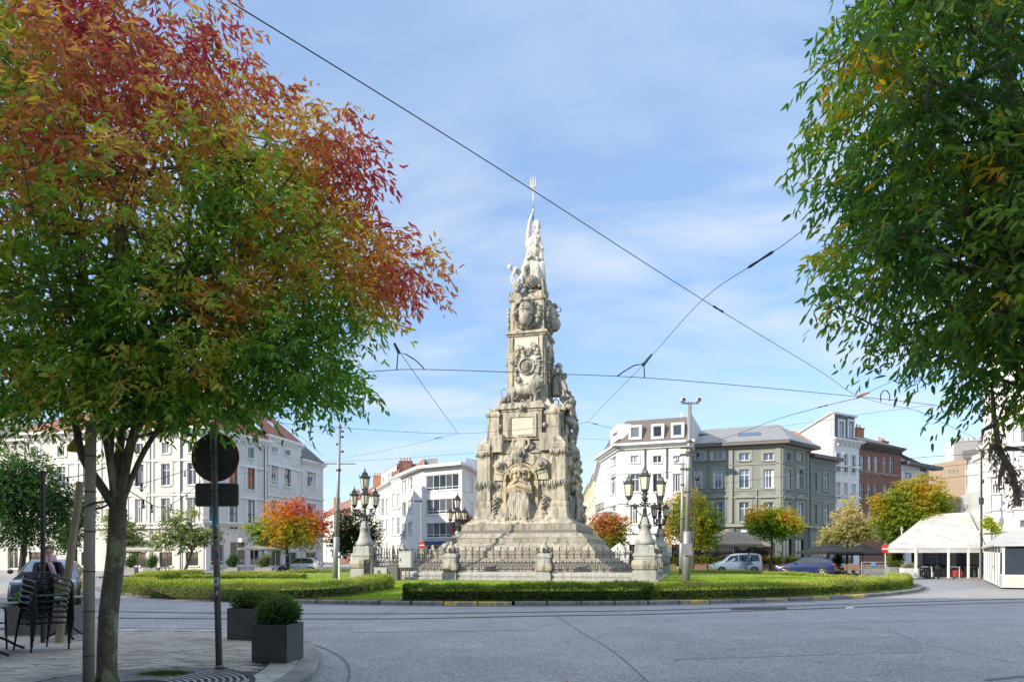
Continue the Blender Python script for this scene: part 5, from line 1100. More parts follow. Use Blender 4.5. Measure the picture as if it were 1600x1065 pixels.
# seated groups along the right and left flanks
def flank(seed, M, nm):
    r2 = random.Random(seed); f = MB(); s = 1.6
    def T(p): return M @ Vector(p)
    P1 = dict(pelvis=(0, -2.25, 12.3), chest=(.1, -2.3, 13.1), neck=(.1, -2.3, 13.5), head=(.12, -2.35, 13.85), lsh=(-.25, -2.3, 13.3), rsh=(.45, -2.3, 13.3), lel=(-.5, -2.5, 12.8), lha=(-.2, -2.8, 12.6), rel=(.75, -2.45, 12.8), rha=(.7, -2.85, 12.5), lkn=(-.3, -2.95, 12.1), lfo=(-.3, -2.9, 11.3), rkn=(.35, -3.0, 12.2), rfo=(.4, -2.85, 11.4))
    human(f, {k: T(v) for k, v in P1.items()}, s)
    P2 = dict(pelvis=(-.9, -2.75, 10.6), chest=(-.6, -2.9, 11.2), neck=(-.45, -2.95, 11.55), head=(-.4, -3.0, 11.85), lsh=(-.85, -2.8, 11.45), rsh=(-.3, -2.85, 11.35), lel=(-1.2, -3.0, 11.0), lha=(-1.0, -3.2, 10.6), rel=(0, -3.1, 11.0), rha=(-.3, -3.3, 10.7), lkn=(-1.1, -3.25, 10.3), lfo=(-1.0, -3.1, 9.5), rkn=(-.6, -3.35, 10.3), rfo=(-.5, -3.2, 9.5))
    human(f, {k: T(v) for k, v in P2.items()}, 1.45)
    for i in range(34): f.ball(T((r2.uniform(-1.3, 1.2), r2.uniform(-2.9, -2.2), r2.uniform(9.6, 12.3))), (r2.uniform(.12, .3), r2.uniform(.12, .25), r2.uniform(.12, .32)), 7, 5)
    for i in range(8): f.tube([T((.9, -2.4, 12.6 - .2 * i)), T((1.05, -2.8 - .04 * i, 11.8 - .2 * i)), T((.95, -2.9, 11.0 - .25 * i))], [.08, .13, .1], 7)
    f.ball(T((.25, -1.9, 14.55)), .27, 10, 8); f.ball(T((-.3, -1.9, 14.1)), .24, 8, 6); f.tube([T((.2, -1.75, 12.5)), T((.22, -1.75, 13.6)), T((.25, -1.85, 14.35))], [.42, .3, .16], 10)
    for i in range(10): f.ball(T((.25 + r2.uniform(-.3, .3), -1.9 - r2.random() * .15, 13.3 + r2.random())), (.16, .14, .2), 7, 5)
    for i in range(26): z = r2.uniform(5.6, 9.6); f.ball(T((r2.uniform(-.9, .9), -2.55 - (9.6 - z) * .06 - r2.random() * .3, z)), (r2.uniform(.1, .25), r2.uniform(.12, .3), r2.uniform(.12, .35)), 7, 5)
    sculpt(f, nm, CARVED, mon, .06, 1, .05)
flank(3, QS[1], 'seated_figures')
# rough carved rubble along the rear edge of the lower body, right flank
f = MB()
for i in range(60):
    z = r_.uniform(3.9, 9.4); f.ball((2.75 + (9.4 - z) * .09 + r_.uniform(-.05, .18), r_.uniform(-.2, 2.4), z), (r_.uniform(.12, .3), r_.uniform(.15, .35), r_.uniform(.15, .4)), 7, 5)
sculpt(f, 'carved_rubble', CARVED, mon, .06, 1, .05)
# weeds at the right foot
# ---------------- fence, pillars and lamps round the monument
HS = 8.3
def mw(x, y, z=0.2): c, s_ = math.cos(MR), math.sin(MR); return (MC.x + x * c - y * s_, MC.y + x * s_ + y * c, z)
kw_ = MB().sqlathe([(HS + .55, .02), (HS + .55, .27)]); 
pl = MB(); 
WALLST = BLUEST
def make_side(label):
    t = thing('iron_railing', label, 'railing', mw(0, 0), MR)
    for i in range(3):
        x0, x1 = -HS + .62 + i * 5.53 * .0, 0
    segs = ((-HS + .62, -2.77 - .42), (-2.77 + .42, 2.77 - .42), (2.77 + .42, HS - .62))
    for a, b_ in segs:
        L_ = b_ - a; n = 4
        for i in range(n):
            p, q = a + L_ * i / n, a + L_ * (i + 1) / n
            s = MB(); s.loft([[(p + .006, -HS - .3, .0), (p + .006, -HS - .3, .16), (p + .006, -HS - .2, .18), (p + .006, -HS - .25, .30), (p + .006, -HS - .22, .42), (p + .006, -HS - .08, .50), (p + .006, -HS + .22, .50), (p + .006, -HS + .3, 0)], [(q - .006, -HS - .3, .0), (q - .006, -HS - .3, .16), (q - .006, -HS - .2, .18), (q - .006, -HS - .25, .30), (q - .006, -HS - .22, .42), (q - .006, -HS - .08, .50), (q - .006, -HS + .22, .50), (q - .006, -HS + .3, 0)]])
            s.obj('wall_stone', WALLST, t)
        for z, h in ((.62, .05), (1.02, .035), (1.45, .045)): MB().box(a, b_, -HS - .02, -HS + .02, z, z + h).obj('rail', IRON, t)
        nb = 11; st_ = L_ / nb
        bar = BARM; 
        for i in range(nb + 1): link('bar', BARM, t, (a + .03 + i * (L_ - .06) / nb, -HS, 0))
        for i in range(nb): link('scroll', SCRM, t, (a + .03 + (i + .5) * (L_ - .06) / nb, -HS, 0))
    return t
b = MB(); b.box(-.014, .014, -.014, .014, .5, 1.78); b.loft([[(-.02, -.02, 1.72), (.02, -.02, 1.72), (.02, .02, 1.72), (-.02, .02, 1.72)], [(-.035, -.02, 1.8), (.035, -.02, 1.8), (.035, .02, 1.8), (-.035, .02, 1.8)], [(-.004, -.004, 1.95), (.004, -.004, 1.95), (.004, .004, 1.95), (-.004, .004, 1.95)]])
for sx in (-1, 1): b.tube([(0, 0, 1.5), (sx * .07, 0, 1.56), (sx * .1, 0, 1.64), (sx * .07, 0, 1.68)], .012, 5)
BARM = b.data('bar', IRON)
b = MB(); b.tube([(.1 * math.cos(a), 0, .86 + .13 * math.sin(a)) for a in [i * math.pi / 6 for i in range(13)]], .016, 5)
for sx in (-1, 1): b.tube([(sx * .17, 0, 1.42), (sx * .15, 0, 1.28), (sx * .08, 0, 1.2), (sx * .02, 0, 1.1), (sx * .02, 0, .98)], .014, 5); b.tube([(sx * .08, 0, .8), (sx * .12, 0, .72), (sx * .19, 0, .7)], .014, 5)
b.ball((0, 0, 1.3), .035, 6, 5); SCRM = b.data('scroll', IRON)
sides = [make_side('black wrought iron railing on low stone wall along the front of the monument')]
for k, lb in ((1, 'black iron railing running back along the right side of the monument'), (2, 'black iron railing behind the monument, on its far side'), (3, 'black iron railing running back along the left side behind the grey cabinets')):
    c = place_copy(sides[0], sides[0].location.copy(), MR + k * math.pi / 2, lb)
structure(MB().sqlathe([(HS + .75, .0), (HS + .72, .232)]).obj('monument_base', FARPAVE)); bb = bpy.data.objects['monument_base']; bb.location = (MC.x, MC.y, 0); bb.rotation_euler = (0, 0, MR)
# pillars
def make_pillar(label):
    t = thing('stone_pillar', label, 'pillar', mw(0, 0), MR, 'short stone pillars between the railing panels')
    MB().sqlathe([(.42, 0), (.42, .42), (.36, .44), (.36, .5)]).obj('base', BLUEST, t)
    MB().sqlathe([(.34, .5), (.45, .6), (.48, .78), (.46, .95), (.36, 1.05)]).obj('carved_cushion', KERBST if False else CARVED, t)
    MB().sqlathe([(.37, 1.05), (.37, 1.28), (.43, 1.32), (.43, 1.44), (.34, 1.48), (.28, 1.55)]).obj('capital', BLUEST, t)
    s = MB().lathe([(.26, 1.55), (.28, 1.7), (.24, 1.9), (.15, 2.02), (.1, 2.06), (.12, 2.12), (.08, 2.2), (.02, 2.26)], 12); s.obj('finial', CARVED, t, True)
    s = MB()
    for k in range(4):
        for rr in (.12, .07): s.add(*[(q.v, q.f) for q in [MB().tube([(.32 + rr * math.cos(a), .0, 1.72 + rr * math.sin(a)) for a in [i * math.pi / 5 for i in range(11)]], .022, 5)]][0], QS[k])
    s.obj('ring_handles', IRON, t, True); return t
names = {(0, 0): 'stone pillar with iron rings in the railing left of the monument centre', (0, 1): 'stone pillar with iron rings in front of the middle of the monument', (1, 0): 'stone pillar next behind the big right corner lamp pedestal', (1, 1): 'stone pillar on the right flank just before the rear lamp', (2, 0): 'stone pillar behind the monument', (2, 1): 'stone pillar behind the monument', (3, 0): 'stone pillar of the left flank railing, nearer the back', (3, 1): 'stone pillar of the left flank railing, nearer the front'}
first = None
for k in range(4):
    for j, x in enumerate((-2.77, 2.77)):
        v = QS[k] @ Vector((x, -HS, 0)); p = mw(v.x, v.y)
        if first is None: first = make_pillar(names[(k, j)]); first.location = p
        else: place_copy(first, p, MR, names[(k, j)])
# lamps
LGLASS = mat('milky_lamp_glass', (.62, .58, .46), .15, spec=.6)
LIRON = mat('ornamental_iron', (.055, .055, .06), .5, .5)
def lantern_parts(t, x, y, z, s=1.0, n=6, tint=LGLASS):
    a = MB()
    def hexr(r, zz, k): return (x + r * math.cos(2 * math.pi * k / n + .5), y + r * math.sin(2 * math.pi * k / n + .5), z + zz)
    g = MB().loft([[hexr(.16 * s, .08 * s, k) for k in range(n)], [hexr(.235 * s, .62 * s, k) for k in range(n)]]); o = g.obj('lantern_glass', tint, t)
    for k in range(n): a.tube([hexr(.17 * s, .06 * s, k), hexr(.248 * s, .64 * s, k)], .016 * s, 4)
    for r, zz in ((.175, .06), (.25, .64)): a.tube([hexr(r * s, zz * s, k) for k in range(n)] + [hexr(r * s, zz * s, 0)], .02 * s, 4)
    a.loft([[hexr(.09 * s, -.12 * s, k) for k in range(n)], [hexr(.17 * s, .05 * s, k) for k in range(n)]])
    a.obj('lantern_frame', LIRON, t)
    r = MB().loft([[hexr(q * s, zz * s, k) for k in range(n)] for q, zz in ((.28, .64), (.29, .68), (.17, .82), (.15, .92), (.09, .98), (.03, 1.02), (.05, 1.08), (.015, 1.16), (.01, 1.26))])
    for k in range(n): p = hexr(.27 * s, .7 * s, k); q = hexr(.31 * s, .84 * s, k); r.tube([p, q], [.03 * s, .008 * s], 4)
    r.obj('lantern_roof', LIRON, t)
def make_lamp(label, kind):
    t = thing('ornate_lamp', label, 'street lamp', mw(0, 0), MR, 'ornate lamps at the four corners of the railing')
    MB().sqlathe([(.72, 0), (.72, .12), (.64, .14), (.64, .58), (.54, .64)]).obj('pedestal_base', BLUEST, t)
    MB().sqlathe([(.52, .64), (.62, .72), (.68, .92), (.64, 1.14), (.52, 1.22)]).obj('carved_cushion', CARVED, t)
    MB().sqlathe([(.55, 1.22), (.55, 1.36), (.6, 1.4), (.6, 1.52), (.52, 1.56), (.5, 1.95), (.44, 2.0)]).obj('pedestal_block', BLUEST, t)
    MB().lathe([(.50, 2.0), (.55, 2.1), (.5, 2.25), (.42, 2.35), (.36, 2.5), (.31, 2.7), (.29, 3.0), (.33, 3.04), (.33, 3.1), (.27, 3.14), (.24, 3.35), (.14, 3.5), (.08, 3.52)], 16).obj('pedestal_shaft', BLUEST, t, True)
    s = MB()
    for k in range(4):
        M = QS[k] @ Matrix.Rotation(R(45), 4, 'Z')
        for rr in (.15, .08): q = MB().tube([(.3 + rr * math.cos(a), 0, 3.0 + rr * math.sin(a)) for a in [i * math.pi / 6 for i in range(13)]], .026, 5); s.add(q.v, q.f, M)
        q = MB().tube([(.3, 0, 3.15), (.2, 0, 3.4), (.12, 0, 3.6), (.1, 0, 3.9)], [.03, .04, .03, .03], 5); s.add(q.v, q.f, M)
    s.obj('ring_handles', LIRON, t, True)
    s = MB().lathe([(.12, 3.5), (.09, 3.6), (.06, 3.9), (.1, 3.95), (.07, 4.0), (.06, 4.35), (.13, 4.4), (.15, 4.5), (.08, 4.56), (.05, 4.6)], 10); s.obj('iron_column', LIRON, t, True)
    if kind == 5:
        for k in range(4):
            M = QS[k] @ Matrix.Rotation(R(30), 4, 'Z'); s = MB()
            for pts, rd in (([(.05, 0, 3.85), (.25, 0, 3.75), (.5, 0, 3.9), (.62, 0, 4.15), (.62, 0, 4.3)], .035), ([(.1, 0, 4.3), (.3, 0, 4.2), (.4, 0, 4.0), (.32, 0, 3.86), (.24, 0, 3.95), (.3, 0, 4.05)], .025), ([(.5, 0, 4.0), (.66, 0, 3.85), (.6, 0, 3.7), (.5, 0, 3.75)], .022)):
                q = MB().tube(catmull(pts, 4), rd, 6); s.add(q.v, q.f, M)
            for i in range(9): q = MB().ball((.2 + r_.random() * .4, r_.uniform(-.06, .06), 3.75 + r_.random() * .5), (.06, .035, .045), 6, 5); s.add(q.v, q.f, M)
            s.obj('bracket_arm', LIRON, t, True); v = M @ Vector((.62, 0, 4.4)); lantern_parts(t, v.x, v.y, v.z, .95)
        s = MB().lathe([(.05, 4.5), (.12, 4.7), (.08, 4.9), (.16, 5.1), (.1, 5.2)], 10)
        for i in range(10): s.ball((.12 * math.cos(i * 2.4), .12 * math.sin(i * 2.4), 4.5 + i * .06), .05, 6, 5)
        s.obj('crown_stem', LIRON, t, True); lantern_parts(t, 0, 0, 5.35, 1.12)
    else:
        s = MB().lathe([(.06, 4.3), (.14, 4.45), (.1, 4.6), (.12, 4.75), (.06, 4.85)], 10)
        for i in range(14): s.ball((.15 * math.cos(i * 2.4), .15 * math.sin(i * 2.4), 4.1 + i * .05), (.06, .06, .05), 6, 5)
        s.obj('crown_stem', LIRON, t, True)
        for sx in (-1, 1):
            M = Matrix.Rotation(-MR, 4, 'Z'); s = MB()
            for pts, rd in (([(0, 0, 4.12), (sx * .3, 0, 4.05), (sx * .6, 0, 4.08), (sx * .85, 0, 4.1)], .032), ([(sx * .1, 0, 3.55), (sx * .3, 0, 3.7), (sx * .5, 0, 3.95), (sx * .55, 0, 4.08)], .025), ([(sx * .85, 0, 4.1), (sx * .95, 0, 4.25), (sx * .84, 0, 4.4)], .03), ([(sx * .84, 0, 4.1), (sx * 1.0, 0, 4.05), (sx * 1.02, 0, 4.2), (sx * .93, 0, 4.22)], .022)):
                q = MB().tube(catmull(pts, 4), rd, 6); s.add(q.v, q.f, M)
            for i in range(7): q = MB().ball((sx * (.15 + .1 * i), 0, 4.15 + .04 * math.sin(i * 2)), (.05, .03, .05), 6, 5); s.add(q.v, q.f, M)
            s.obj('bracket_arm', LIRON, t, True); v = M @ Vector((sx * .86, 0, 4.55)); lantern_parts(t, v.x, v.y, v.z, 1.12, 4)
        lantern_parts(t, 0, 0, 4.9, 1.2, 4)
    return t
p5 = make_lamp('ornate lamp with five clustered lanterns on grey stone pedestal left of the monument', 5); p5.location = mw(-HS, -HS)
p3 = make_lamp('ornate lamp with three raised lanterns on the big pedestal at the right front corner', 3); p3.location = mw(HS, -HS)
place_copy(p5, mw(HS, HS), MR + .3, 'smaller looking dark lamp with four lanterns behind the right front lamp'); place_copy(p5, mw(-HS, HS), MR, 'dark lamp half hidden behind the left flank of the monument')

# ---------------- cabinets
def boxthing(name, label, px0, px1, py0, py1, Y, dep, m, cat='utility cabinet', legs=0, ribs=0, mat2=None):
    x0, x1 = at(px0, py1, Y), at(px1, py0, Y); cx = (x0.x + x1.x) / 2; w = x1.x - x0.x; z0, z1 = x0.z, x1.z
    t = thing(name, label, cat, (cx, Y, z0 if not legs else .2), -.12, 'electrical cabinets beside the left lamp')
    if legs: zb = z0 - .2; zt = z1 - .2
    else: zb, zt = 0, z1 - z0
    MB().bbox(-w / 2, w / 2, 0, dep, zb, zt - .04, .012).obj('housing', m, t); MB().bbox(-w / 2 - .02, w / 2 + .02, -.02, dep + .02, zt - .04, zt, .01).obj('lid', m, t)
    if ribs:
        for i in range(ribs): x = -w / 2 + .03 + (w - .09) * i / (ribs - 1); link('rib', MB().box(x, x + .03, -.012, 0, zb + .05, zt - .08).data('rib', m), t)
    else: MB().box(-w / 2 + .04, w / 2 - .04, -.015, 0, zb + .05, zt - .08).obj('door', m, t)
    MB().box(-w / 2 + .07, -w / 2 + .10, -.04, -.015, (zb + zt) / 2 - .1, (zb + zt) / 2 + .05).obj('handle', DARKF, t)
    if legs:
        for x in (-w * .35, 0, w * .3): MB().tube([(x, .1, 0), (x, .1, zb)], .035, 6).obj('leg', mat('rusty_pipe', (.22, .14, .10), .8, var=.3, vscale=10), t)
    return t
CABD = mat('dark_grey_cabinet', (.13, .13, .125), .6, var=.1, vscale=5); CABL = mat('light_grey_cabinet', (.50, .50, .48), .6, var=.1, vscale=5)
c1 = boxthing('utility_cabinet', 'tall dark grey cabinet with small yellow sticker against the lamp pedestal', 568, 583, 874, 906, 38.4, .5, CABD)
o = MB().box(-.06, .04, -.02, -.016, 1.0, 1.2).obj('sticker', mat('yellow_sticker', (.7, .55, .1), .6), c1)
boxthing('utility_cabinet', 'low light grey ribbed cabinet between the two dark cabinets', 584, 605, 886, 907.5, 38.2, .5, CABL, ribs=7)
boxthing('utility_cabinet', 'dark grey cabinet right of the ribbed one', 606, 622, 881, 907, 38.0, .6, CABD)
boxthing('utility_cabinet', 'light grey cabinet raised on rusty pipes', 623, 643, 860.5, 886, 37.8, .35, CABL, legs=1)

# ---------------- poles
POLE = mat('galvanised_pole', (.30, .31, .31), .5, .4, var=.15, vscale=4, stretch=(1, 1, .2))
def pole(label, px, pbase, Y, ptop, r0, r1, collar=None, foot=None, lean=0):
    b_ = at(px, pbase, Y); tp = at(px + lean, ptop, Y); t = thing('tram_pole', label, 'pole', (b_.x, Y, b_.z))
    H = tp.z - b_.z; lx = tp.x - b_.x
    if foot: MB().tube([(0, 0, 0), (lx * .25, 0, H * .27), (lx * .255, 0, H * .27 + .05)], [foot, foot, r0], 14).obj('lower_tube', POLE, t, True)
    MB().tube([(lx * (.25 if foot else 0), 0, H * (.27 if foot else 0)), (lx * .6, 0, H * .6), (lx, 0, H)], [r0, (r0 + r1) / 2, r1], 14).obj('tube', POLE, t, True)
    for hh in (collar or ()): z = H * hh; MB().tube([(lx * hh, 0, z - .06), (lx * hh, 0, z + .06)], r0 * 1.25, 12).obj('clamp', STEEL, t, True)
    return t, H
t, H = pole('slim grey tram pole standing on the grass left of the five lantern lamp', 524, 903, 37.5, 668, .12, .07, (.45, .72), .165, 7)
for z, sx in ((H - .5, 1), (H - .2, 1), (H - .9, -1), (H - 1.3, 1)): MB().ball((.25 + sx * .14, 0, z), (.1, .07, .06), 8, 6).obj('insulator', DARKF, t, True)
MB().lathe([(.1, H), (.12, H + .05), (.05, H + .2), (.01, H + .25)], 8, Matrix.Translation((.245, 0, 0))).obj('pole_cap', STEEL, t)
MB().box(-1.0, 1.1, -.03, .03, H - 2.0, H - 1.95).obj('bracket', STEEL, t)
t, H = pole('tall stout grey pole with two cameras right of the monument lamp', 1072, 906, 35.5, 628, .135, .09, (.5, .72, .78), .21, 6)
MB().box(-.25, .65, -.03, .03, H - .1, H - .02).obj('crossbar', POLE, t)
for x in (-.18, .62):
    o = MB().bbox(x - .12, x + .12, -.22, .12, H + .02, H + .2, .03).obj('camera_housing', mat('camera_white', (.5, .5, .5), .5), t); MB().box(x - .07, x + .07, -.24, -.222, H + .05, H + .16).obj('lens', DARKF, o)
MB().ball((.55, -.1, H * .57), .13, 10, 8).obj('dome_camera', DARKF, t, True)
MB().box(-.25, .25, -.3, -.27, 1.3, 1.9).obj('plate', POLE, t)
q = MB(); 
for k in range(3): q.tube([(.1 + .12 * k, -.25, H * .6), (.2 + .1 * k, -.3, H * .4), (.25 + .02 * k, -.3, H * .2)], .018, 5)
q.obj('cable', DARKF, t)
for z in (H * .62, H * .7, H * .74): MB().box(-.3, .35, -.15, .15, z, z + .08).obj('clamp_bracket', STEEL, t)
t, H = pole('thinner dark grey pole with small camera just left of the stout pole', 1064, 896, 43, 722, .11, .08, (.5, .8), .14, 3)
MB().ball((-.35, 0, H + .1), (.16, .12, .16), 10, 8).obj('globe_camera', mat('camera_white', (.5, .5, .5), .5), t, True); MB().box(-.4, .3, -.02, .02, H - .15, H - .1).obj('arm', STEEL, t)
# white marker post by the left pole
pz = at(530, 905, 37); t = thing('marker_post', 'slim white marker post right beside the left tram pole', 'post', (pz.x, 37, .2)); MB().bbox(-.05, .05, -.05, .05, 0, 1.6, .015).obj('shaft', TRIMW, t); MB().bbox(-.055, .055, -.055, .055, 1.3, 1.4, .01).obj('reflector', DARKF, t)
# far lamp pole in front of the middle block
b_ = at(658, 886, 72); t = thing('street_lamp', 'slim modern street lamp in front of the white corner block', 'street lamp', (b_.x, 72, .1)); MB().tube([(0, 0, 0), (0, 0, 7.2)], [.08, .05], 8).obj('tube', POLE, t); MB().bbox(-.75, .15, -.12, .12, 7.2, 7.35, .03).obj('lamp_head', DARKF, t)

# ---------------- overhead wires
WIRE = mat('overhead_wire', (.03, .03, .032), .6)
def wire(label, pts, r=.012, z=None, name='overhead_wire', grp='overhead tram wires', ins=()):
    P = [athigh(x, y, zz) if y < HZ - 30 else at(x, y, 40) for x, y, zz in pts]; Pc = catmull(P, 10); root = thing(name, label, 'wire', tuple(P[0]), 0, grp)
    MB().tube([tuple(p) for p in Pc], r, 5).obj('cable', WIRE, root, world=True)
    for (i, t) in ins:
        p = P[i].lerp(P[i + 1], t); d = (P[i + 1] - P[i]).normalized(); MB().tube([tuple(p - d * .32), tuple(p - d * .25), tuple(p), tuple(p + d * .25), tuple(p + d * .32)], [.01, .03, .02, .03, .01], 7).obj('insulator', DARKF, root, True, world=True)
    return root
wire('long thick wire crossing the whole sky diagonally from the autumn tree to the far right', [(355, 0, 8.0), (640, 176, 8.0), (835, 299, 8.0), (1098, 468, 8.0), (1282, 580, 8.0), (1345, 620, 7.9), (1433, 641, 8.0)], .0085, ins=((3, .1),))
wire('short wire piece running down right under the green tree to the lamp arm', [(1433, 641, 8.0), (1524, 684, 8.4)], .013)
wire('tram contact wire sagging almost level behind the monument tip', [(480, 592, 6.2), (575, 581, 6.2), (660, 577, 6.2), (840, 583, 6.2), (1007, 590, 6.2), (1200, 606, 6.2), (1345, 620, 6.3), (1405, 626, 6.3), (1520, 640, 6.4)], .009)
wire('thin span wire dropping from the small left bracket towards the pole line', [(618, 540, 6.9), (665, 607, 7.0), (716, 677, 7.2)], .009)
wire('thin span wire sloping from top right down behind the monument, left of centre', [(1260, 355, 7.4), (1222, 384, 7.4), (1180, 411, 7.3), (1098, 468, 7.4), (1018, 556, 7.2), (985, 590, 7.2), (918, 659, 7.4)], .007, ins=((1, .8),))
wire('thin low wire from the left pole passing behind the monument tablet', [(440, 661, 8.2), (530, 668, 8.3), (716, 677, 8.3), (880, 664, 8.3), (918, 659, 8.3)], .010)
wire('thin low wire left of the monument below the first one', [(300, 750, 8.4), (540, 715, 8.5), (716, 677, 8.6)], .008, ins=((1, .85),))
wire('thin wire from the monument side to the mansard house', [(918, 659, 8.3), (938, 664, 8.4), (956, 669, 8.5)], .010, ins=((0, .6),))
wire('wire sloping from the right junction down to the stout camera pole', [(1343, 621, 7.9), (1280, 636, 8.0), (1210, 656, 8.0), (1145, 680, 8.0), (1080, 700, 8.2)], .013, ins=((0, .9),))
wire('short wire rising from the right junction into the green tree', [(1348, 618, 7.9), (1375, 604, 7.9), (1424, 584, 7.8)], .009)
wire('thin wire over the tall narrow house towards the right', [(1200, 668, 10), (1300, 655, 10), (1345, 647, 10), (1460, 632, 10)], .010, ins=((1, .3),))
wire('thin wire crossing in front of the grey green building, higher of two', [(1080, 760, 6.8), (1240, 742, 6.8), (1400, 718, 6.8), (1540, 708, 6.8)], .014)
wire('thin wire crossing in front of the grey green building, lower of two', [(1180, 790, 6.0), (1300, 777, 6.0), (1440, 752, 6.0), (1530, 741, 6.0)], .014)
wire('faint wire across the red brick house', [(1300, 736, 7.5), (1420, 733, 7.5), (1535, 722, 7.5)], .014)
wire('faint level wire left of the monument, lowest', [(503, 722, 8.4), (620, 716, 8.6), (760, 706, 8.8)], .009)
wire('faint wire from the left pole to the white house roof', [(505, 712, 8.5), (440, 661, 9.5), (380, 655, 10)], .010, ins=((0, .7),))
wire('faint level wire right of the monument above the mansard house', [(880, 684, 11.5), (940, 686, 11.4), (1000, 687, 11.4)], .009)
def bracket(label, pts, z):
    P = [athigh(x, y, zz) for x, y, zz in pts]; t = thing('wire_bracket', label, 'bracket', tuple(P[0]))
    MB().tube([tuple(p) for p in P], .016, 6).obj('arm', WIRE, t, world=True); return t
t = bracket('small bent registration arm hanging at the edge of the autumn tree', [(620, 577, 6.2), (622, 550, 6.75), (634, 553, 6.7), (650, 563, 6.5), (663, 576, 6.22)], 0)
MB().tube([tuple(athigh(616, 536, 7.0)), tuple(athigh(624, 552, 6.75))], [.03, .045], 6).obj('insulator', DARKF, t, world=True)
t = bracket('small bent registration arm right of the monument', [(1007, 589, 6.2), (1006, 568, 6.6), (990, 571, 6.55), (975, 580, 6.35), (965, 587, 6.2)], 0)
MB().tube([tuple(athigh(1018, 554, 7.0)), tuple(athigh(1005, 570, 6.6))], [.03, .045], 6).obj('insulator', DARKF, t, world=True)
bracket('curved pipe hoop standing on the contact wire at right', [(1376, 627, 6.3), (1376, 616, 6.5), (1380, 610, 6.6), (1386, 610, 6.6), (1390, 616, 6.5), (1390, 626, 6.3)], 0)
t = thing('wire_junction', 'rust brown wire junction where the right hand wires meet', 'junction', tuple(athigh(1348, 618, 7.9))); MB().tube([tuple(athigh(1338, 622, 7.9)), tuple(athigh(1346, 617, 7.9)), tuple(athigh(1358, 613, 7.9))], [.03, .06, .03], 6).obj('body', mat('rust', (.30, .12, .06), .8), t, world=True)
# ------------------------------------------------------------------ foliage
def leafset(C, D, k, spray, ll, lw, droop, jit=0.3, big=False, seed=0, flat=0.0):
    """N twigs at C heading along D, each with k lance-shaped leaves; returns vertices, faces, twig index of every leaf"""
    g = np.random.default_rng(seed); N = len(C); D = D / np.linalg.norm(D, axis=1, keepdims=True)
    up = np.array([0, 0, 1.0]); S_ = np.cross(D, up); S_ /= (np.linalg.norm(S_, axis=1, keepdims=True) + 1e-6)
    t = (np.arange(k) / max(k - 1, 1))[None, :, None]; sl = (spray * g.uniform(0.7, 1.3, (N, 1, 1)))
    base = C[:, None, :] + D[:, None, :] * (t - 0.3) * sl + g.normal(0, jit * spray * 0.25, (N, k, 3)); base[:, :, 2] -= (t[:, :, 0] ** 2) * sl[:, :, 0] * droop * 0.5
    side = np.where(np.arange(k) % 2 == 0, 1.0, -1.0)[None, :, None]
    ld = D[:, None, :] * 0.55 + S_[:, None, :] * side * 0.75 + g.normal(0, 0.35, (N, k, 3)); ld[:, :, 2] -= droop * g.uniform(0.3, 1.5, (N, k)); ld /= np.linalg.norm(ld, axis=2, keepdims=True)
    nr = g.normal(0, 1, (N, k, 3)) * (1 - flat); nr[:, :, 2] += 0.9; w = np.cross(ld, nr); w /= (np.linalg.norm(w, axis=2, keepdims=True) + 1e-6); nn = np.cross(w, ld)
    L_ = ll * g.uniform(0.65, 1.2, (N, k, 1)); Wd = lw * g.uniform(0.75, 1.2, (N, k, 1)) * 0.5; b = base.reshape(-1, 3); ld = ld.reshape(-1, 3); w = w.reshape(-1, 3); nn = nn.reshape(-1, 3); L_ = L_.reshape(-1, 1); Wd = Wd.reshape(-1, 1)
    M_ = len(b)
    if big:
        sag = -0.12 * L_
        V = np.stack([b, b + ld * L_ * .28 + w * Wd * .9 + nn * L_ * .04, b + ld * L_ * .65 + w * Wd * .75 + nn * L_ * .02, b + ld * L_ - nn * L_ * .10, b + ld * L_ * .65 - w * Wd * .75 + nn * L_ * .02, b + ld * L_ * .28 - w * Wd * .9 + nn * L_ * .04], 1)
        F = (np.arange(M_) * 6)[:, None, None] + np.array([[0, 1, 2, 3], [0, 3, 4, 5]])[None]
        return V.reshape(-1, 3), F.reshape(-1, 4), 6
    V = np.stack([b, b + ld * L_ * .42 + w * Wd, b + ld * L_, b + ld * L_ * .42 - w * Wd], 1)
    F = (np.arange(M_) * 4)[:, None] + np.arange(4)[None]
    return V.reshape(-1, 3), F, 4
def crown_points(lobes, n, seed, bias=0.45, lump=0.0):
    """points spread through a union of ellipsoids (centre, radii), denser outwards; with outward directions"""
    g = np.random.default_rng(seed); vol = np.array([l[1][0] * l[1][1] * l[1][2] for l in lobes]) ** 0.75; idx = g.choice(len(lobes), n, p=vol / vol.sum())
    d = g.normal(0, 1, (n, 3)); d /= np.linalg.norm(d, axis=1, keepdims=True); r = g.random(n) ** bias
    c = np.array([l[0] for l in lobes])[idx]; R_ = np.array([l[1] for l in lobes])[idx]
    if lump: # clumpy surface
        k = 28; cd = g.normal(0, 1, (k, 3)); cd /= np.linalg.norm(cd, axis=1, keepdims=True); m = np.clip((d @ cd.T).max(1), 0, 1); r = r * (1 - lump + lump * (m - 0.75) * 4 * 0.7)
    P = c + d * R_ * r[:, None]; return P, d
def vnoise(P, s, seed):
    return np.array([noise.noise(Vector((p[0] * s + seed * 7.3, p[1] * s, p[2] * s))) for p in P])
def pick(w, pal, g):
    """w (N,) 0..1 along a palette, with jitter"""
    pal = np.array(pal); n = len(pal) - 1; x = np.clip(w, 0, 0.9999) * n; i = x.astype(int); f = (x - i)[:, None]; return pal[i] * (1 - f) + pal[i + 1] * f
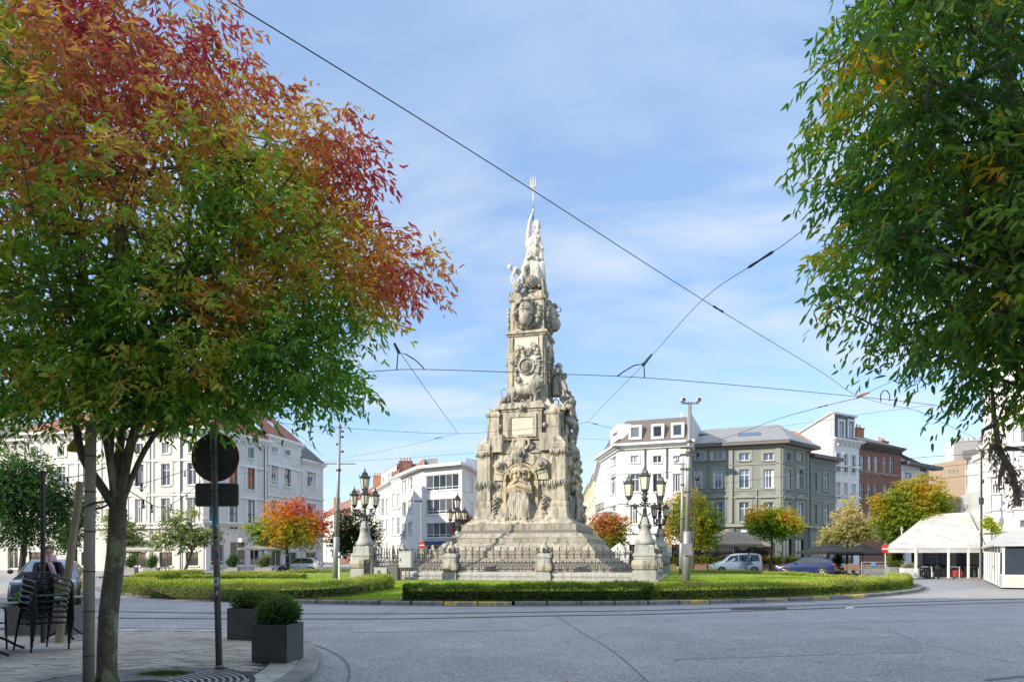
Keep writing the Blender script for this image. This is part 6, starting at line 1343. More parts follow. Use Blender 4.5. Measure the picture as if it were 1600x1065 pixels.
PG = [(.05, .10, .02), (.08, .145, .026), (.13, .185, .032), (.19, .20, .045), (.26, .165, .045), (.25, .12, .05), (.18, .095, .05), (.21, .065, .05), (.16, .036, .042)]
BARK = mat('bark', (.15, .13, .09), .95, var=.3, vscale=14, bump=.8, bscale=30, var2=(.33, .34, .20), v2=(.50, .60), v2scale=6, stretch=(1, 1, .6))
BARKD = mat('dark_bark', (.07, .06, .05), .95, var=.3, vscale=8, bump=.5, bscale=20)
def build_tree(name, label, base, lobes, nspray, k, spray, ll, lw, droop, w_fn, pal, trunk, limbs=5, r0=.15, taper=.35, seed=1, big=False, individual=0, leafm=LEAF, nb=40, nt=0, lump=0.25, cat='tree', group=None, val=1.0, bark=BARKD, bias=.45, jcol=.10):
    """base point; lobes in world coordinates; trunk = list of points; returns the tree"""
    g = np.random.default_rng(seed); b0 = Vector(base); t = thing(name, label, cat, tuple(b0), 0, group)
    lob = [((c[0] - b0.x, c[1] - b0.y, c[2] - b0.z), r) for c, r in lobes]
    P, d = crown_points(lob, nspray, seed, bias, lump)
    D = d + g.normal(0, .5, d.shape); D[:, 2] *= .5
    V, F, nv = leafset(P, D, k, spray, ll, lw, droop, big=big, seed=seed + 1)
    w = w_fn(P + np.array(b0), d) ; w = np.repeat(w, k) + g.normal(0, jcol, len(P) * k); T = pick(w, pal, g) * (val * g.uniform(.7, 1.3, (len(w), 1))); T = np.repeat(T, nv, 0)
    if individual:
        cen = V.reshape(-1, nv, 3).mean(1) + np.array(b0); px = CX + FPX * cen[:, 0] / cen[:, 1]; py = HZ - FPX * (cen[:, 2] - CH) / cen[:, 1]; ok = (cen[:, 1] > 1) & (px > 0) & (px < 1600) & (py > 0) & (py < 1065)
        sc = np.where(ok, cen[:, 1], 1e9); near = np.argsort(sc)[:individual]; keep = np.ones(len(cen), bool); keep[near] = False
        Vl = V.reshape(-1, nv, 3); Tl = T.reshape(-1, nv, 3); nf = 2 if big else 1
        F1 = np.array([[0, 1, 2, 3], [0, 3, 4, 5]]) if big else np.array([[0, 1, 2, 3]])
        for i in near: npmesh('leaf', Vl[i], F1, leafm, Tl[i], t)
        V = Vl[keep].reshape(-1, 3); T = Tl[keep].reshape(-1, 3); n_ = int(keep.sum()); F = ((np.arange(n_) * nv)[:, None, None] + F1[None]).reshape(-1, 4)
    fo = npmesh('foliage', V, F, leafm, T, t); fo['kind'] = 'stuff'
    # wood
    tp = [Vector(p) - b0 for p in trunk]; n = len(tp); tr = MB(); tr.tube([tuple(p) for p in catmull([tuple(p) for p in tp], 5)], [r0 * (1.25 if i == 0 else 1 - taper * i / (5 * (n - 1))) for i in range(5 * (n - 1) + 1)], 12); tr.obj('trunk', bark, t, True)
    fork = tp[-1]; lc = np.array([l[0] for l in lob]); paths = []
    for i in range(limbs):
        c, rr = lob[i % len(lob)]; a = 2 * math.pi * i / limbs + seed; q = Vector((c[0] + .45 * rr[0] * math.cos(a), c[1] + .45 * rr[1] * math.sin(a), c[2] + .25 * rr[2] * (1 if i % 2 else .3)))
        dq = q - fork; m = fork + Vector((dq.x * .22, dq.y * .22, dq.z * .42)); m2 = fork + Vector((dq.x * .62, dq.y * .62, dq.z * .78))
        pth = catmull([tuple(fork - Vector((0, 0, r0 * .5))), tuple(m), tuple(m2), tuple(q)], 6); paths.append(pth); s = MB(); s.tube([tuple(p) for p in pth], [r0 * .62 * .55 * (1 - .6 * j / (len(pth) - 1)) for j in range(len(pth))], 8); s.obj('limb', bark, t, True)
    s = MB(); rs = random.Random(seed)
    for i in range(nb):
        pth = paths[i % len(paths)]; st = pth[int(len(pth) * rs.uniform(.25, .98)) - 1]; q = Vector(P[rs.randrange(len(P))]); m = st.lerp(q, .5) + Vector((rs.uniform(-.1, .1), rs.uniform(-.1, .1), .06)) * (q - st).length; s.tube([tuple(st), tuple(m), tuple(q)], [r0 * .2, r0 * .12, r0 * .04], 5)
    if nt:
        order = np.linalg.norm((P - lc.mean(0)), axis=1).argsort()[::-1]
        for i in list(order[:nt]) + [rs.randrange(len(P)) for _ in range(nt)]:
            q = Vector(P[i]); dd = Vector(D[i]).normalized(); s.tube([tuple(q + (Vector(lc.mean(0)) - q).normalized() * spray * 1.6), tuple(q - dd * spray * .3), tuple(q + dd * spray * .75 + Vector((0, 0, -.12 * droop * spray)))], [r0 * .05, r0 * .035, .0015], 3)
    s.obj('branches', bark, t)['kind'] = 'stuff'
    return t
def L_at(px, py, Y, rx, ry, rz): p = at(px, py, Y); return ((p.x, p.y, p.z), (rx, ry, rz))

# ---- big autumn tree at the left
def w_main(P, d):
    nz = vnoise(P, .75, 1) * .55 + vnoise(P, 2.2, 2) * .25; px = CX + FPX * P[:, 0] / P[:, 1]
    h = (P[:, 2] - 4.6) / 2.6; w = .14 + .50 * np.clip(h, -.2, 1.1) + nz * 1.4 + .22 * np.clip(P[:, 0] + 3.2, 0, 1.5) * (P[:, 2] > 4.6); return np.clip(w, 0, 1)
T0 = (-4.72, 7.95, PZ)
lobes = [((-4.7, 8.1, 5.75), (2.75, 2.3, 2.25)), ((-2.65, 8.3, 5.0), (1.35, 1.3, 1.1)), ((-3.0, 8.4, 6.3), (1.15, 1.2, 1.35)), ((-5.9, 7.8, 4.2), (1.9, 1.8, 1.0)), ((-3.5, 8.0, 4.1), (1.5, 1.5, .85)), ((-6.3, 8.2, 7.3), (1.9, 1.8, 1.5)), ((-2.0, 8.3, 4.75), (.75, .9, .55)), ((-2.0, 8.6, 5.6), (.7, .8, .6)), ((-4.3, 8.0, 7.6), (1.4, 1.3, .9)), ((-3.6, 7.9, 3.6), (1.1, .9, .5)), ((-1.35, 8.2, 5.05), (.65, .7, .45)), ((-2.6, 8.0, 3.85), (1.0, .9, .6)), ((-4.9, 7.7, 3.6), (1.3, 1.0, .5)), ((-2.2, 8.3, 6.4), (.7, .8, .6)), ((-4.7, 7.7, 3.4), (1.7, 1.0, .38)), ((-2.2, 7.9, 3.6), (.7, .7, .35))]
build_tree('autumn_tree', 'big foreground tree with crimson, orange and green autumn leaves rising from the round metal grate', T0, lobes, 6100, 11, .35, .115, .037, .75, w_main, PG, [T0, (-4.70, 7.95, .9), (-4.62, 7.96, 1.6), (-4.60, 7.97, 2.15)], limbs=6, taper=.12, r0=.108, seed=3, big=True, individual=300, nb=120, nt=500, lump=.22, bark=BARK, val=3.0, bias=.42)
# low limbs that show below the crown
t = [o for o in bpy.data.objects if o.name == 'autumn_tree'][0]
for pts, rr in (([(184, 800), (160, 762), (130, 715), (120, 670), (118, 640), (135, 590), (170, 520)], .055), ([(184, 820), (181, 750), (188, 695), (196, 630), (205, 560), (240, 470)], .075), ([(186, 820), (197, 725), (214, 655), (214, 600), (240, 560), (300, 500), (345, 440)], .07), ([(182, 800), (168, 700), (150, 640), (120, 560)], .045)):
    P = [at(x, y, 7.95 + (.05 * i if rr > .06 else -.03 * i)) for i, (x, y) in enumerate(pts)]; Pc = catmull([tuple(p) for p in P], 6); MB().tube([tuple(p) for p in Pc], [min(rr, .06) * (1 - .6 * i / len(Pc)) for i in range(len(Pc))], 10).obj('limb', BARK, t, True, world=True)
# ---- big green tree at the right
def w_right(P, d):
    return np.clip(.20 + vnoise(P, 1.1, 5) * .36 + .10 * np.clip(4.3 - P[:, 0], 0, 1) + (np.abs(vnoise(P, 3.1, 8)) > .42) * .28, 0, .85)
T1 = (7.2, 6.9, PZ)
lobes = [((6.1, 6.9, 6.2), (2.9, 2.2, 3.0)), ((4.9, 6.9, 4.7), (1.75, 1.6, 1.4)), ((3.95, 6.8, 6.0), (1.05, 1.2, 1.5)), ((5.5, 6.8, 3.7), (1.25, 1.2, .9)), ((3.9, 6.8, 7.2), (.7, 1.0, .8)), ((3.6, 6.8, 4.6), (.75, .8, .6)), ((4.6, 6.5, 3.75), (.7, .7, .5)), ((5.3, 6.3, 2.95), (.5, .6, .4))]
PR = [(.03, .062, .02), (.05, .095, .024), (.08, .135, .028), (.14, .19, .035), (.30, .24, .04), (.40, .16, .04), (.3, .07, .04)]
build_tree('green_tree', 'large dark green tree with long drooping leaves filling the upper right corner', T1, lobes, 3700, 11, .36, .128, .038, .9, w_right, PR, [T1, (7.2, 6.9, 1.6), (7.1, 6.9, 2.6)], limbs=8, r0=.16, seed=9, big=True, individual=300, nb=100, nt=500, lump=.2, bark=BARK, val=2.6, bias=.42)
# the hanging dead, dry bough under it
db = thing('dead_bough', 'grey brown withered bough with shrivelled leaves hanging below the green tree at right', 'dead branch', tuple(at(1556, 640, 7)))
s = MB(); mainp = catmull([tuple(at(x, y, 7.0)) for x, y in ((1550, 610), (1556, 670), (1563, 705), (1580, 735), (1588, 770), (1592, 790))], 6); s.tube([tuple(p) for p in mainp], [.014 + .018 * math.sin(math.pi * min(1, i / len(mainp))) for i in range(len(mainp))], 9)
for a in (((1560, 690), (1548, 700), (1545, 722)), ((1572, 700), (1590, 702), (1600, 703)), ((1570, 720), (1562, 745), (1560, 765)), ((1550, 665), (1536, 672), (1534, 690))): s.tube([tuple(at(x, y, 7.0)) for x, y in a], [.03, .018, .004], 6)
s.obj('stem', mat('grey_dead_bark', (.34, .27, .22), .95, var=.3, vscale=12, bump=.8, bscale=25), db, world=True)
g = np.random.default_rng(5); n = 130; tt = g.random(n); Pm = np.array([mainp[int(x * (len(mainp) - 1) * .85)] for x in tt]); Pm = Pm + g.normal(0, 1, (n, 3)) * np.array([.045, .045, .05]) - np.array(db.location)
V, F, nv = leafset(Pm, g.normal(0, 1, (n, 3)) + np.array([-.2, 0, -1]), 4, .09, .065, .02, 1.3, big=True, seed=3); T = np.repeat(pick(g.random(n * 4), [(.24, .18, .14), (.36, .27, .21), (.46, .37, .30)], g), nv, 0)
npmesh('withered_leaves', V, F, LEAF, T, db)['kind'] = 'stuff'

# ---- trees round the square
def far_tree(name, label, px, pb, Y, lob, n, pal, wfn, seed, trunk_px=None, ll=.24, lw=.13, k=7, spray=.55, r0=.14, val=1.0, lump=.3, zb=.11, bias=.5, group='trees planted round the square'):
    b_ = Vector(((px - CX) * Y / FPX, Y, zb)); lobes = []
    for (x, y, rx, rz) in lob: c = at(x, y, Y); k_ = Y / FPX; lobes.append(((c.x, c.y, c.z), (rx * k_, rx * k_ * .85, rz * k_)))
    fz = lobes[0][0][2] - lobes[0][1][2] * .75; tx = lobes[0][0][0] if trunk_px is None else (trunk_px - CX) * Y / FPX
    return build_tree(name, label, tuple(b_), lobes, n, k, spray, ll, lw, .35, wfn, pal, [tuple(b_), tuple(b_.lerp(Vector((tx, Y, fz)), .5)), (tx, Y, fz)], limbs=6, r0=r0, seed=seed, nb=40, lump=lump, val=val, bias=bias, group=group)
def wz(z0, z1, a, b, ns=.6, seed=1): return lambda P, d: np.clip(a + (b - a) * np.clip((P[:, 2] - z0) / (z1 - z0), 0, 1) + vnoise(P, ns, seed) * .35, 0, 1)
def wzx(x0, x1, z0, z1, a, bx, bz, ns=.6, seed=1): return lambda P, d: np.clip(a + bx * np.clip((P[:, 0] - x0) / (x1 - x0), 0, 1) + bz * np.clip((P[:, 2] - z0) / (z1 - z0), 0, 1) + vnoise(P, ns, seed) * .35, 0, 1)
PY = [(.05, .10, .012), (.10, .17, .018), (.20, .25, .025), (.38, .32, .04), (.50, .26, .05), (.46, .14, .05), (.36, .08, .05)]
k60 = 60 / FPX
far_tree('maple_tree', 'round orange and yellow green tree in front of the white corner houses, left', 450, 890, 60, [(448, 826, 56, 38), (425, 838, 42, 26), (478, 830, 40, 34), (452, 800, 45, 28), (500, 815, 22, 24), (402, 822, 22, 16)], 1700, PY, wzx(-23, -17, 3.2, 6.5, .16, .45, .5, .5, 2), 21, val=1.15)
far_tree('dark_tree', 'dark green tree behind the left lamp at the street entrance', 556, 888, 78, [(550, 828, 34, 42), (575, 838, 24, 40), (535, 850, 24, 28)], 1100, [(.02, .045, .012), (.03, .07, .015), (.06, .10, .02), (.12, .13, .03)], wz(3, 8, .1, .6, .5, 3), 22, ll=.3, lw=.16)
far_tree('young_tree', 'light green young tree with leaning trunk in front of the long white house', 287, 893, 56, [(283, 838, 40, 30), (275, 815, 30, 26), (312, 838, 32, 24), (250, 842, 26, 18), (300, 800, 16, 14), (335, 835, 22, 16)], 620, [(.06, .10, .03), (.12, .17, .05), (.22, .26, .09), (.34, .34, .15)], wz(2, 6, .2, .8, .8, 4), 23, trunk_px=300, lump=.45, val=1.1)
far_tree('young_tree', 'thin pale green tree half hidden behind the big autumn trunk', 190, 893, 58, [(196, 835, 34, 34), (180, 815, 22, 24), (215, 850, 24, 18)], 600, [(.07, .11, .04), (.16, .2, .07), (.28, .30, .12)], wz(2, 6, .2, .8, .8, 5), 24, lump=.4)
far_tree('dense_tree', 'dense dark green tree at the far left behind the black post', 30, 945, 27, [(40, 780, 85, 60), (-20, 760, 80, 60), (85, 770, 38, 45), (30, 730, 60, 38), (100, 800, 24, 30), (-70, 790, 60, 50), (30, 830, 70, 30)], 3600, [(.015, .045, .012), (.03, .08, .018), (.055, .12, .03), (.12, .16, .05), (.25, .12, .06)], wz(3, 5.5, .15, .55, .9, 6), 25, ll=.14, lw=.065, spray=.4, val=1.1, zb=0.02)
far_tree('green_tree', 'mid green tree farther back between the dense tree and the leaning stake', 118, 905, 46, [(118, 815, 30, 42), (135, 790, 22, 26), (100, 845, 24, 26)], 700, [(.03, .07, .015), (.07, .12, .025), (.14, .18, .04)], wz(2, 6, .1, .8, .8, 7), 26, ll=.2, lw=.1, lump=.35)
far_tree('red_tree', 'small dark red tree peeping out behind the left side of the monument', 722, 888, 74, [(716, 822, 13, 18), (728, 815, 12, 16), (720, 835, 16, 14)], 420, [(.10, .03, .02), (.16, .04, .03), (.22, .07, .04)], wz(3, 7, .1, .9, .8, 8), 27, ll=.26)
far_tree('maple_tree', 'red topped green tree just right of the monument base', 952, 888, 66, [(950, 828, 32, 28), (940, 818, 26, 22), (968, 820, 22, 20), (955, 845, 28, 15)], 1000, [(.08, .14, .02), (.16, .20, .03), (.34, .24, .05), (.44, .14, .06), (.42, .08, .06)], wzx(13, 6, 3.2, 6.0, .0, .25, .85, .5, 9), 28, val=1.15)
far_tree('maple_tree', 'tall orange green tree behind the two grey poles', 1082, 889, 62, [(1085, 812, 42, 44), (1060, 805, 32, 40), (1108, 820, 26, 32), (1080, 778, 26, 20), (1045, 830, 18, 24), (1100, 845, 28, 14)], 1700, PY, wzx(18.5, 13.5, 3, 8, .14, .45, .10, .5, 10), 29, val=1.1)
far_tree('maple_tree', 'yellow green round tree with pink red tips in front of the grey green building', 1204, 889, 60, [(1207, 816, 46, 24), (1190, 805, 32, 20), (1225, 808, 30, 20), (1210, 828, 42, 15), (1240, 822, 18, 10), (1178, 815, 18, 16)], 1350, PY, wz(3.4, 6.1, .16, .70, .6, 11), 30, r0=.12, val=1.5)
far_tree('pale_tree', 'sparse pale yellow tree in front of the tall narrow white house', 1322, 889, 58, [(1325, 818, 34, 36), (1340, 835, 34, 20), (1300, 838, 26, 20), (1328, 790, 16, 22), (1290, 848, 16, 9), (1352, 822, 18, 22)], 900, [(.16, .17, .06), (.30, .30, .11), (.46, .42, .18), (.55, .45, .20), (.48, .26, .12)], wz(2.5, 7, .3, .75, .9, 12), 31, lump=.45, r0=.1, val=1.05)
far_tree('maple_tree', 'large yellow green tree with orange top beside the white awning', 1428, 893, 53, [(1425, 800, 62, 46), (1395, 805, 40, 40), (1460, 795, 36, 46), (1440, 765, 42, 28), (1410, 770, 26, 20), (1375, 785, 18, 18), (1420, 838, 50, 16)], 2600, PY, wz(3.2, 8.4, .10, .55, .5, 13), 32, val=1.1)
far_tree('small_tree', 'small bright green potted tree between the two white awnings', 1549, 896, 43.5, [(1550, 820, 14, 9), (1545, 812, 10, 6), (1556, 828, 9, 8)], 170, [(.12, .22, .02), (.25, .36, .04), (.5, .42, .05)], wz(2, 4.5, .1, .9, 1.5, 14), 33, ll=.16, lw=.08, r0=.05, spray=.3)

# ---- hedges round the island
def hedge(label, path, w, h, seed, n, pal=None, name='hedge', zf=island_z, leaf=.05, loose=.0):
    P = [Vector(p) for p in path]; P = [p.to_2d() for p in catmull([(p.x, p.y, 0) for p in P], 6)]; L = [0]
    for i in range(1, len(P)): L.append(L[-1] + (P[i] - P[i - 1]).length)
    c = P[len(P) // 2]; t = thing(name, label, 'hedge', (c.x, c.y, 0)); core = MB(); rings = []
    for i, p in enumerate(P):
        d = (P[min(i + 1, len(P) - 1)] - P[max(i - 1, 0)]).normalized(); nrm = Vector((d.y, -d.x)); z0 = zf(p.x, p.y) - .05
        rings.append([((p + nrm * a).x, (p + nrm * a).y, z) for a, z in ((w / 2 - .3, z0), (w / 2 - .28, z0 + h * .62), (-w / 2 + .28, z0 + h * .62), (-w / 2 + .3, z0))])
    core.loft(rings); core.obj('twig_core', mat('hedge_twigs', (.05, .038, .022), .95, var=.4, vscale=10, bump=.8, bscale=20), t, world=True)
    g = np.random.default_rng(seed); s_ = g.random(n) * L[-1]; La = np.array(L); Pa = np.array([tuple(p) for p in P]); x = np.interp(s_, La, Pa[:, 0]); y = np.interp(s_, La, Pa[:, 1]); dx = np.interp(s_ + .1, La, Pa[:, 0]) - np.interp(s_ - .1, La, Pa[:, 0]); dy = np.interp(s_ + .1, La, Pa[:, 1]) - np.interp(s_ - .1, La, Pa[:, 1]); dl = np.hypot(dx, dy) + 1e-6; nx, ny = dy / dl, -dx / dl
    # surface position: front / top / back
    u = g.random(n); per = h + w + h; q = u * per; front = q < h; top = (q >= h) & (q < h + w)
    lat = np.where(front, w / 2, np.where(top, w / 2 - (q - h), -w / 2)); zz = np.where(front, q, np.where(top, h, per - q)); 
    nz1 = np.array([noise.noise(Vector((a * .9, b * .9, seed))) for a, b in zip(x, y)]) * .13 + np.array([noise.noise(Vector((a * 3.5, b * 3.5, seed + c_ * 4))) for a, b, c_ in zip(x, y, zz)]) * .06
    corner = np.clip(1 - np.hypot((np.abs(lat) - w / 2) / .12, (zz - h) / .12), 0, 1) * .07
    dn = g.normal(0, .035, n) - np.abs(g.normal(0, .05, n)) + nz1 - corner
    lat = lat + np.where(front, dn, np.where(top, 0, -dn)) + np.where(top, g.normal(0, .02, n), 0); zz = np.clip(zz + np.where(top, dn, g.normal(0, .02, n) + nz1 * .4), .0, 2) 
    e_ = g.random(n) < (w / L[-1] * .9); e1 = g.random(n) < .5; lat = np.where(e_, g.uniform(-w / 2, w / 2, n), lat); zz = np.where(e_, g.uniform(0, h, n), zz)
    ex_ = np.where(e1, Pa[0, 0], Pa[-1, 0]); ey_ = np.where(e1, Pa[0, 1], Pa[-1, 1]); x = np.where(e_, ex_, x); y = np.where(e_, ey_, y); q0, q1 = Pa[1] - Pa[0], Pa[-1] - Pa[-2]; q0 /= np.hypot(*q0); q1 /= np.hypot(*q1)
    nx = np.where(e_, np.where(e1, q0[1], q1[1]), nx); ny = np.where(e_, np.where(e1, -q0[0], -q1[0]), ny)
    zb = np.array([zf(a, b) for a, b in zip(x, y)]); Cn = np.stack([x + nx * lat, y + ny * lat, zb + zz - .02], 1); Dn = np.stack([np.where(top, g.normal(0, .4, n), nx * np.where(front, 1, -1)), np.where(top, g.normal(0, .4, n), ny * np.where(front, 1, -1)), np.where(top, 1.0, .35)], 1) + g.normal(0, .45, (n, 3))
    Cn = Cn - np.array([c.x, c.y, 0]); V, F, nv = leafset(Cn, Dn, 3, .06, leaf, leaf * .62, 0.0, seed=seed); pal = pal or [(.03, .065, .012), (.055, .12, .018), (.10, .18, .025), (.18, .26, .035), (.28, .26, .07)]
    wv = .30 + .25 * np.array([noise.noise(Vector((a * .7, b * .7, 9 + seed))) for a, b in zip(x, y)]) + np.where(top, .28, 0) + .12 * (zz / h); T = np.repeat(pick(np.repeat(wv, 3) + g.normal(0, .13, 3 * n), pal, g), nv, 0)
    npmesh('foliage', V, F, HEDGELEAF, T, t)['kind'] = 'stuff'; return t
def ring_pt(a, r): return (IC.x + r * math.cos(R(a)), IC.y + r * math.sin(R(a)))
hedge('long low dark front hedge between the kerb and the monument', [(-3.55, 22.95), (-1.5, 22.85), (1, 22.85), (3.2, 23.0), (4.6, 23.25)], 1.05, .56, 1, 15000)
PHL = [(.06, .10, .018), (.13, .20, .03), (.23, .32, .04), (.38, .42, .07), (.44, .36, .13)]  # lighter leaf palette: sunlight put into the colour of the lit hedges
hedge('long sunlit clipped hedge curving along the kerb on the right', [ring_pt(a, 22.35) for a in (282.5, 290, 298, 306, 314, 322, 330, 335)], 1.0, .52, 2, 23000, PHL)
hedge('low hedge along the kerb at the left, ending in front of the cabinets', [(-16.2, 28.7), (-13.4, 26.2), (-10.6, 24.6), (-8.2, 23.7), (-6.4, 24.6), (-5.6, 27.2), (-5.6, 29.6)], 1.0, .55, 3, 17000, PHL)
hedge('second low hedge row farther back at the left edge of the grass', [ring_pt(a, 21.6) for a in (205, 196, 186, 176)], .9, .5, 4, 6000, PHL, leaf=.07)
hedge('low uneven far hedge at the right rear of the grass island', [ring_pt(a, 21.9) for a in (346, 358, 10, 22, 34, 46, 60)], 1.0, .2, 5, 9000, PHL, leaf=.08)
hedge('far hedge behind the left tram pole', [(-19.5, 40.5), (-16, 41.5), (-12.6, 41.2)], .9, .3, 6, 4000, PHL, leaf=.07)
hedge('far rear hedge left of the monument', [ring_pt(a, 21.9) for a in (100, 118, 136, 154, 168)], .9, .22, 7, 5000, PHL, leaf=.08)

# ---- grass blades
g = np.random.default_rng(8); n = 150000; a = g.random(n) * math.pi + math.pi; r = IR * g.random(n) ** .30; x = IC.x + r * np.cos(a) * .985; y = IC.y + r * np.sin(a) * .985
a2 = g.random(50000) * 2 * math.pi; r2 = IR * .98 * np.sqrt(g.random(50000)); x = np.concatenate([x, IC.x + r2 * np.cos(a2)]); y = np.concatenate([y, IC.y + r2 * np.sin(a2)])
lx = (x - MC.x) * math.cos(MR) + (y - MC.y) * math.sin(MR); ly = -(x - MC.x) * math.sin(MR) + (y - MC.y) * math.cos(MR); ok = (np.maximum(abs(lx), abs(ly)) > HS + .72) & (np.hypot(x - IC.x, y - IC.y) < IR - .38); x, y = x[ok], y[ok]; n = len(x)
dd = np.clip((IR - np.hypot(x - IC.x, y - IC.y)) / 5, 0, 1); z = .11 + .11 * dd * dd * (3 - 2 * dd) - .005; h = g.uniform(.03, .09, n) * (1 + .5 * np.array([noise.noise(Vector((a_ * .5, b_ * .5, 3))) for a_, b_ in zip(x, y)])); an = g.random(n) * 6.28; wv = .012 + .01 * g.random(n)
V = np.stack([np.stack([x - wv * np.cos(an), y - wv * np.sin(an), z], 1), np.stack([x + wv * np.cos(an), y + wv * np.sin(an), z], 1), np.stack([x + g.normal(0, .03, n), y + g.normal(0, .03, n), z + h], 1)], 1).reshape(-1, 3)
T = np.repeat(pick(.45 + .3 * np.array([noise.noise(Vector((a_ * .25, b_ * .25, 5))) for a_, b_ in zip(x, y)]) + g.normal(0, .15, n), [(.16, .24, .03), (.25, .36, .04), (.36, .48, .06), (.48, .50, .10)], g), 3, 0)
go = npmesh('grass', V, np.arange(3 * n).reshape(-1, 3), GRASSLEAF, T); tag(go, 'short green lawn grass covering the round traffic island', 'grass', kind='stuff')
# soil strip under the hedge fronts is the dark edge between kerb and hedge
structure(strip([Vector(ring_pt(a, 22.85)) for a in range(180, 361, 3)], .5, .135, SOIL, 'soil_strip'))
# fallen leaves scattered on the near road and pavement
g = np.random.default_rng(4); n = 620; V = []; T = []
pal = [(.30, .12, .04), (.20, .10, .05), (.42, .26, .08), (.35, .30, .22), (.12, .07, .04)]
fx = g.uniform(-11, 9, n); fy = 7 + 11 * g.random(n) ** 1.6
kbp = [tuple(p) for p in kb] + [(60, -8), (-60, -8)]
for i in range(n):
    z = (PZ if inside(fx[i], fy[i], kbp) else 0) + .008; an = g.random() * 6.28; L_ = g.uniform(.03, .07); c_, s_ = math.cos(an), math.sin(an); lift = g.uniform(0, .015)
    for (a_, b_, zz) in ((0, 0, 0), (.45, .25, lift), (1, 0, lift * 1.4), (.45, -.25, lift)): V.append((fx[i] + L_ * (a_ * c_ - b_ * s_), fy[i] + L_ * (a_ * s_ + b_ * c_), z + zz)); 
    c = np.array(pal[g.integers(len(pal))]) * g.uniform(.7, 1.4); T += [c] * 4
lo = npmesh('fallen_leaves', np.array(V), np.arange(4 * n).reshape(-1, 4), LEAF, np.array(T)); tag(lo, 'small brown and yellow leaves scattered over the road and paving', 'leaves', kind='stuff')
# ------------------------------------------------------------------ foreground: planters, sign, stakes, chairs, person
def shrub(name_parent, t, lobes, n, seed, leaf=.03, pal=None):
    P, d = crown_points(lobes, n, seed, .25, .12); g = np.random.default_rng(seed); V, F, nv = leafset(P, d + g.normal(0, .4, d.shape), 5, leaf * 2, leaf, leaf * .6, -.1, seed=seed)
    pal = pal or [(.04, .09, .02), (.08, .16, .03), (.14, .24, .04), (.26, .34, .07)]
    w = .3 + .35 * d[:, 2] * .6 + vnoise(P, 4, seed) * .3; T = np.repeat(pick(np.repeat(w, 5) + g.normal(0, .15, 5 * n), pal, g), nv, 0); o = npmesh('foliage', V, F, HEDGELEAF, T, t); o['kind'] = 'stuff'
    s = MB()
    for c, r in lobes: s.ball(c, tuple(q * .72 for q in r), 10, 8)
    s.obj('twig_core', mat('dark_twig_core', (.015, .02, .008), .95), t)
SLATEP = mat('dark_slate_planter', (.08, .083, .09), .6, var=.2, vscale=4, bump=.15, bscale=30, var2=(.09, .085, .075), v2=(.62, .8), v2scale=2)
def planter(label, x, y, z, w, d, h, rz, lobes, n, m=SLATEP, pal=None, leaf=.03, group=None, cat='planter'):
    t = thing('planter', label, cat, (x, y, z), rz, group); th = .025
    for a in ((-w / 2, w / 2, -d / 2, -d / 2 + th), (-w / 2, w / 2, d / 2 - th, d / 2), (-w / 2, -w / 2 + th, -d / 2 + th + .001, d / 2 - th - .001), (w / 2 - th, w / 2, -d / 2 + th + .001, d / 2 - th - .001)): MB().box(*a, 0, h).obj('side_panel', m, t)
    MB().box(-w / 2 + th, w / 2 - th, -d / 2 + th, d / 2 - th, .02, h - .05).obj('soil', SOIL, t); shrub(None, t, lobes, n, int(x * 100) % 97, leaf, pal); return t
p = ground(426, 1035, PZ); planter('dark square planter with round clipped box shrub at the pavement corner', -3.33, 9.72, PZ, .52, .52, .53, R(-8), [((0.02, 0, .70), (.30, .28, .22)), ((-.12, -.05, .64), (.18, .18, .14)), ((.14, .02, .66), (.17, .18, .16))], 2200)
planter('longer dark planter with lower box shrub behind the square one', -4.5, 12.2, PZ, .98, .5, .56, R(-10), [((-.25, 0, .68), (.32, .27, .2)), ((.12, 0, .67), (.32, .27, .19))], 2200, pal=[(.06, .10, .02), (.11, .17, .03), (.19, .25, .04), (.32, .34, .08)])
planter('grey concrete trough with bright green shrub behind the stacked chairs', -8.85, 13.0, PZ, 1.25, .5, .55, R(2), [((-.3, 0, .66), (.3, .26, .2)), ((.2, 0, .68), (.34, .26, .22))], 1700, m=mat('grey_trough', (.16, .16, .165), .8, var=.15, vscale=3), pal=[(.04, .10, .015), (.09, .2, .02), (.2, .34, .04)])
# sign pole
SIGNB = mat('dark_sign_back', (.12, .117, .11), .55, .2, var=.25, vscale=3); REDR = mat('sign_red', (.45, .03, .04), .4); SP = mat('dark_painted_pole', (.20, .19, .175), .5, .3, var=.25, vscale=5, stretch=(1, 1, .3))
b = Vector((-3.87, 9.02, PZ)); t = thing('sign_pole', 'dark sign pole seen from behind with round sign, lower plate and colourful stickers', 'traffic sign', tuple(b)); tpx = -.075
def lean(z): return tpx * z / 3.1
MB().tube([(0, 0, 0), (tpx * 1.0, 0, 3.22)], .042, 14).obj('pole', SP, t, True); MB().lathe([(.06, 0), (.055, .03), (.045, .04)], 14).obj('collar', SP, t, True)
zc = CH + (HZ - 713) * 9.02 / FPX - PZ; xs = lean(zc) + .0
M = Matrix.Translation((xs - .01, -.075 + .14, zc)) @ Matrix.Rotation(R(90), 4, 'X')
d_ = MB().lathe([(.305, -.004), (.305, .004)], 48, M); o = d_.obj('round_sign', SIGNB, t); q = MB(); q.tube([(xs - .01 + .308 * math.cos(a), .065, zc + .315 * math.sin(a)) for a in [i * math.pi / 24 for i in range(49)]], .012, 8); q.obj('rim', REDR, o, True)
MB().box(xs - .25, xs + .22, .04, .058, zc + .08, zc + .12).obj('stiffener', SIGNB, t); MB().box(xs - .25, xs + .22, .04, .058, zc - .14, zc - .10).obj('stiffener', SIGNB, t)
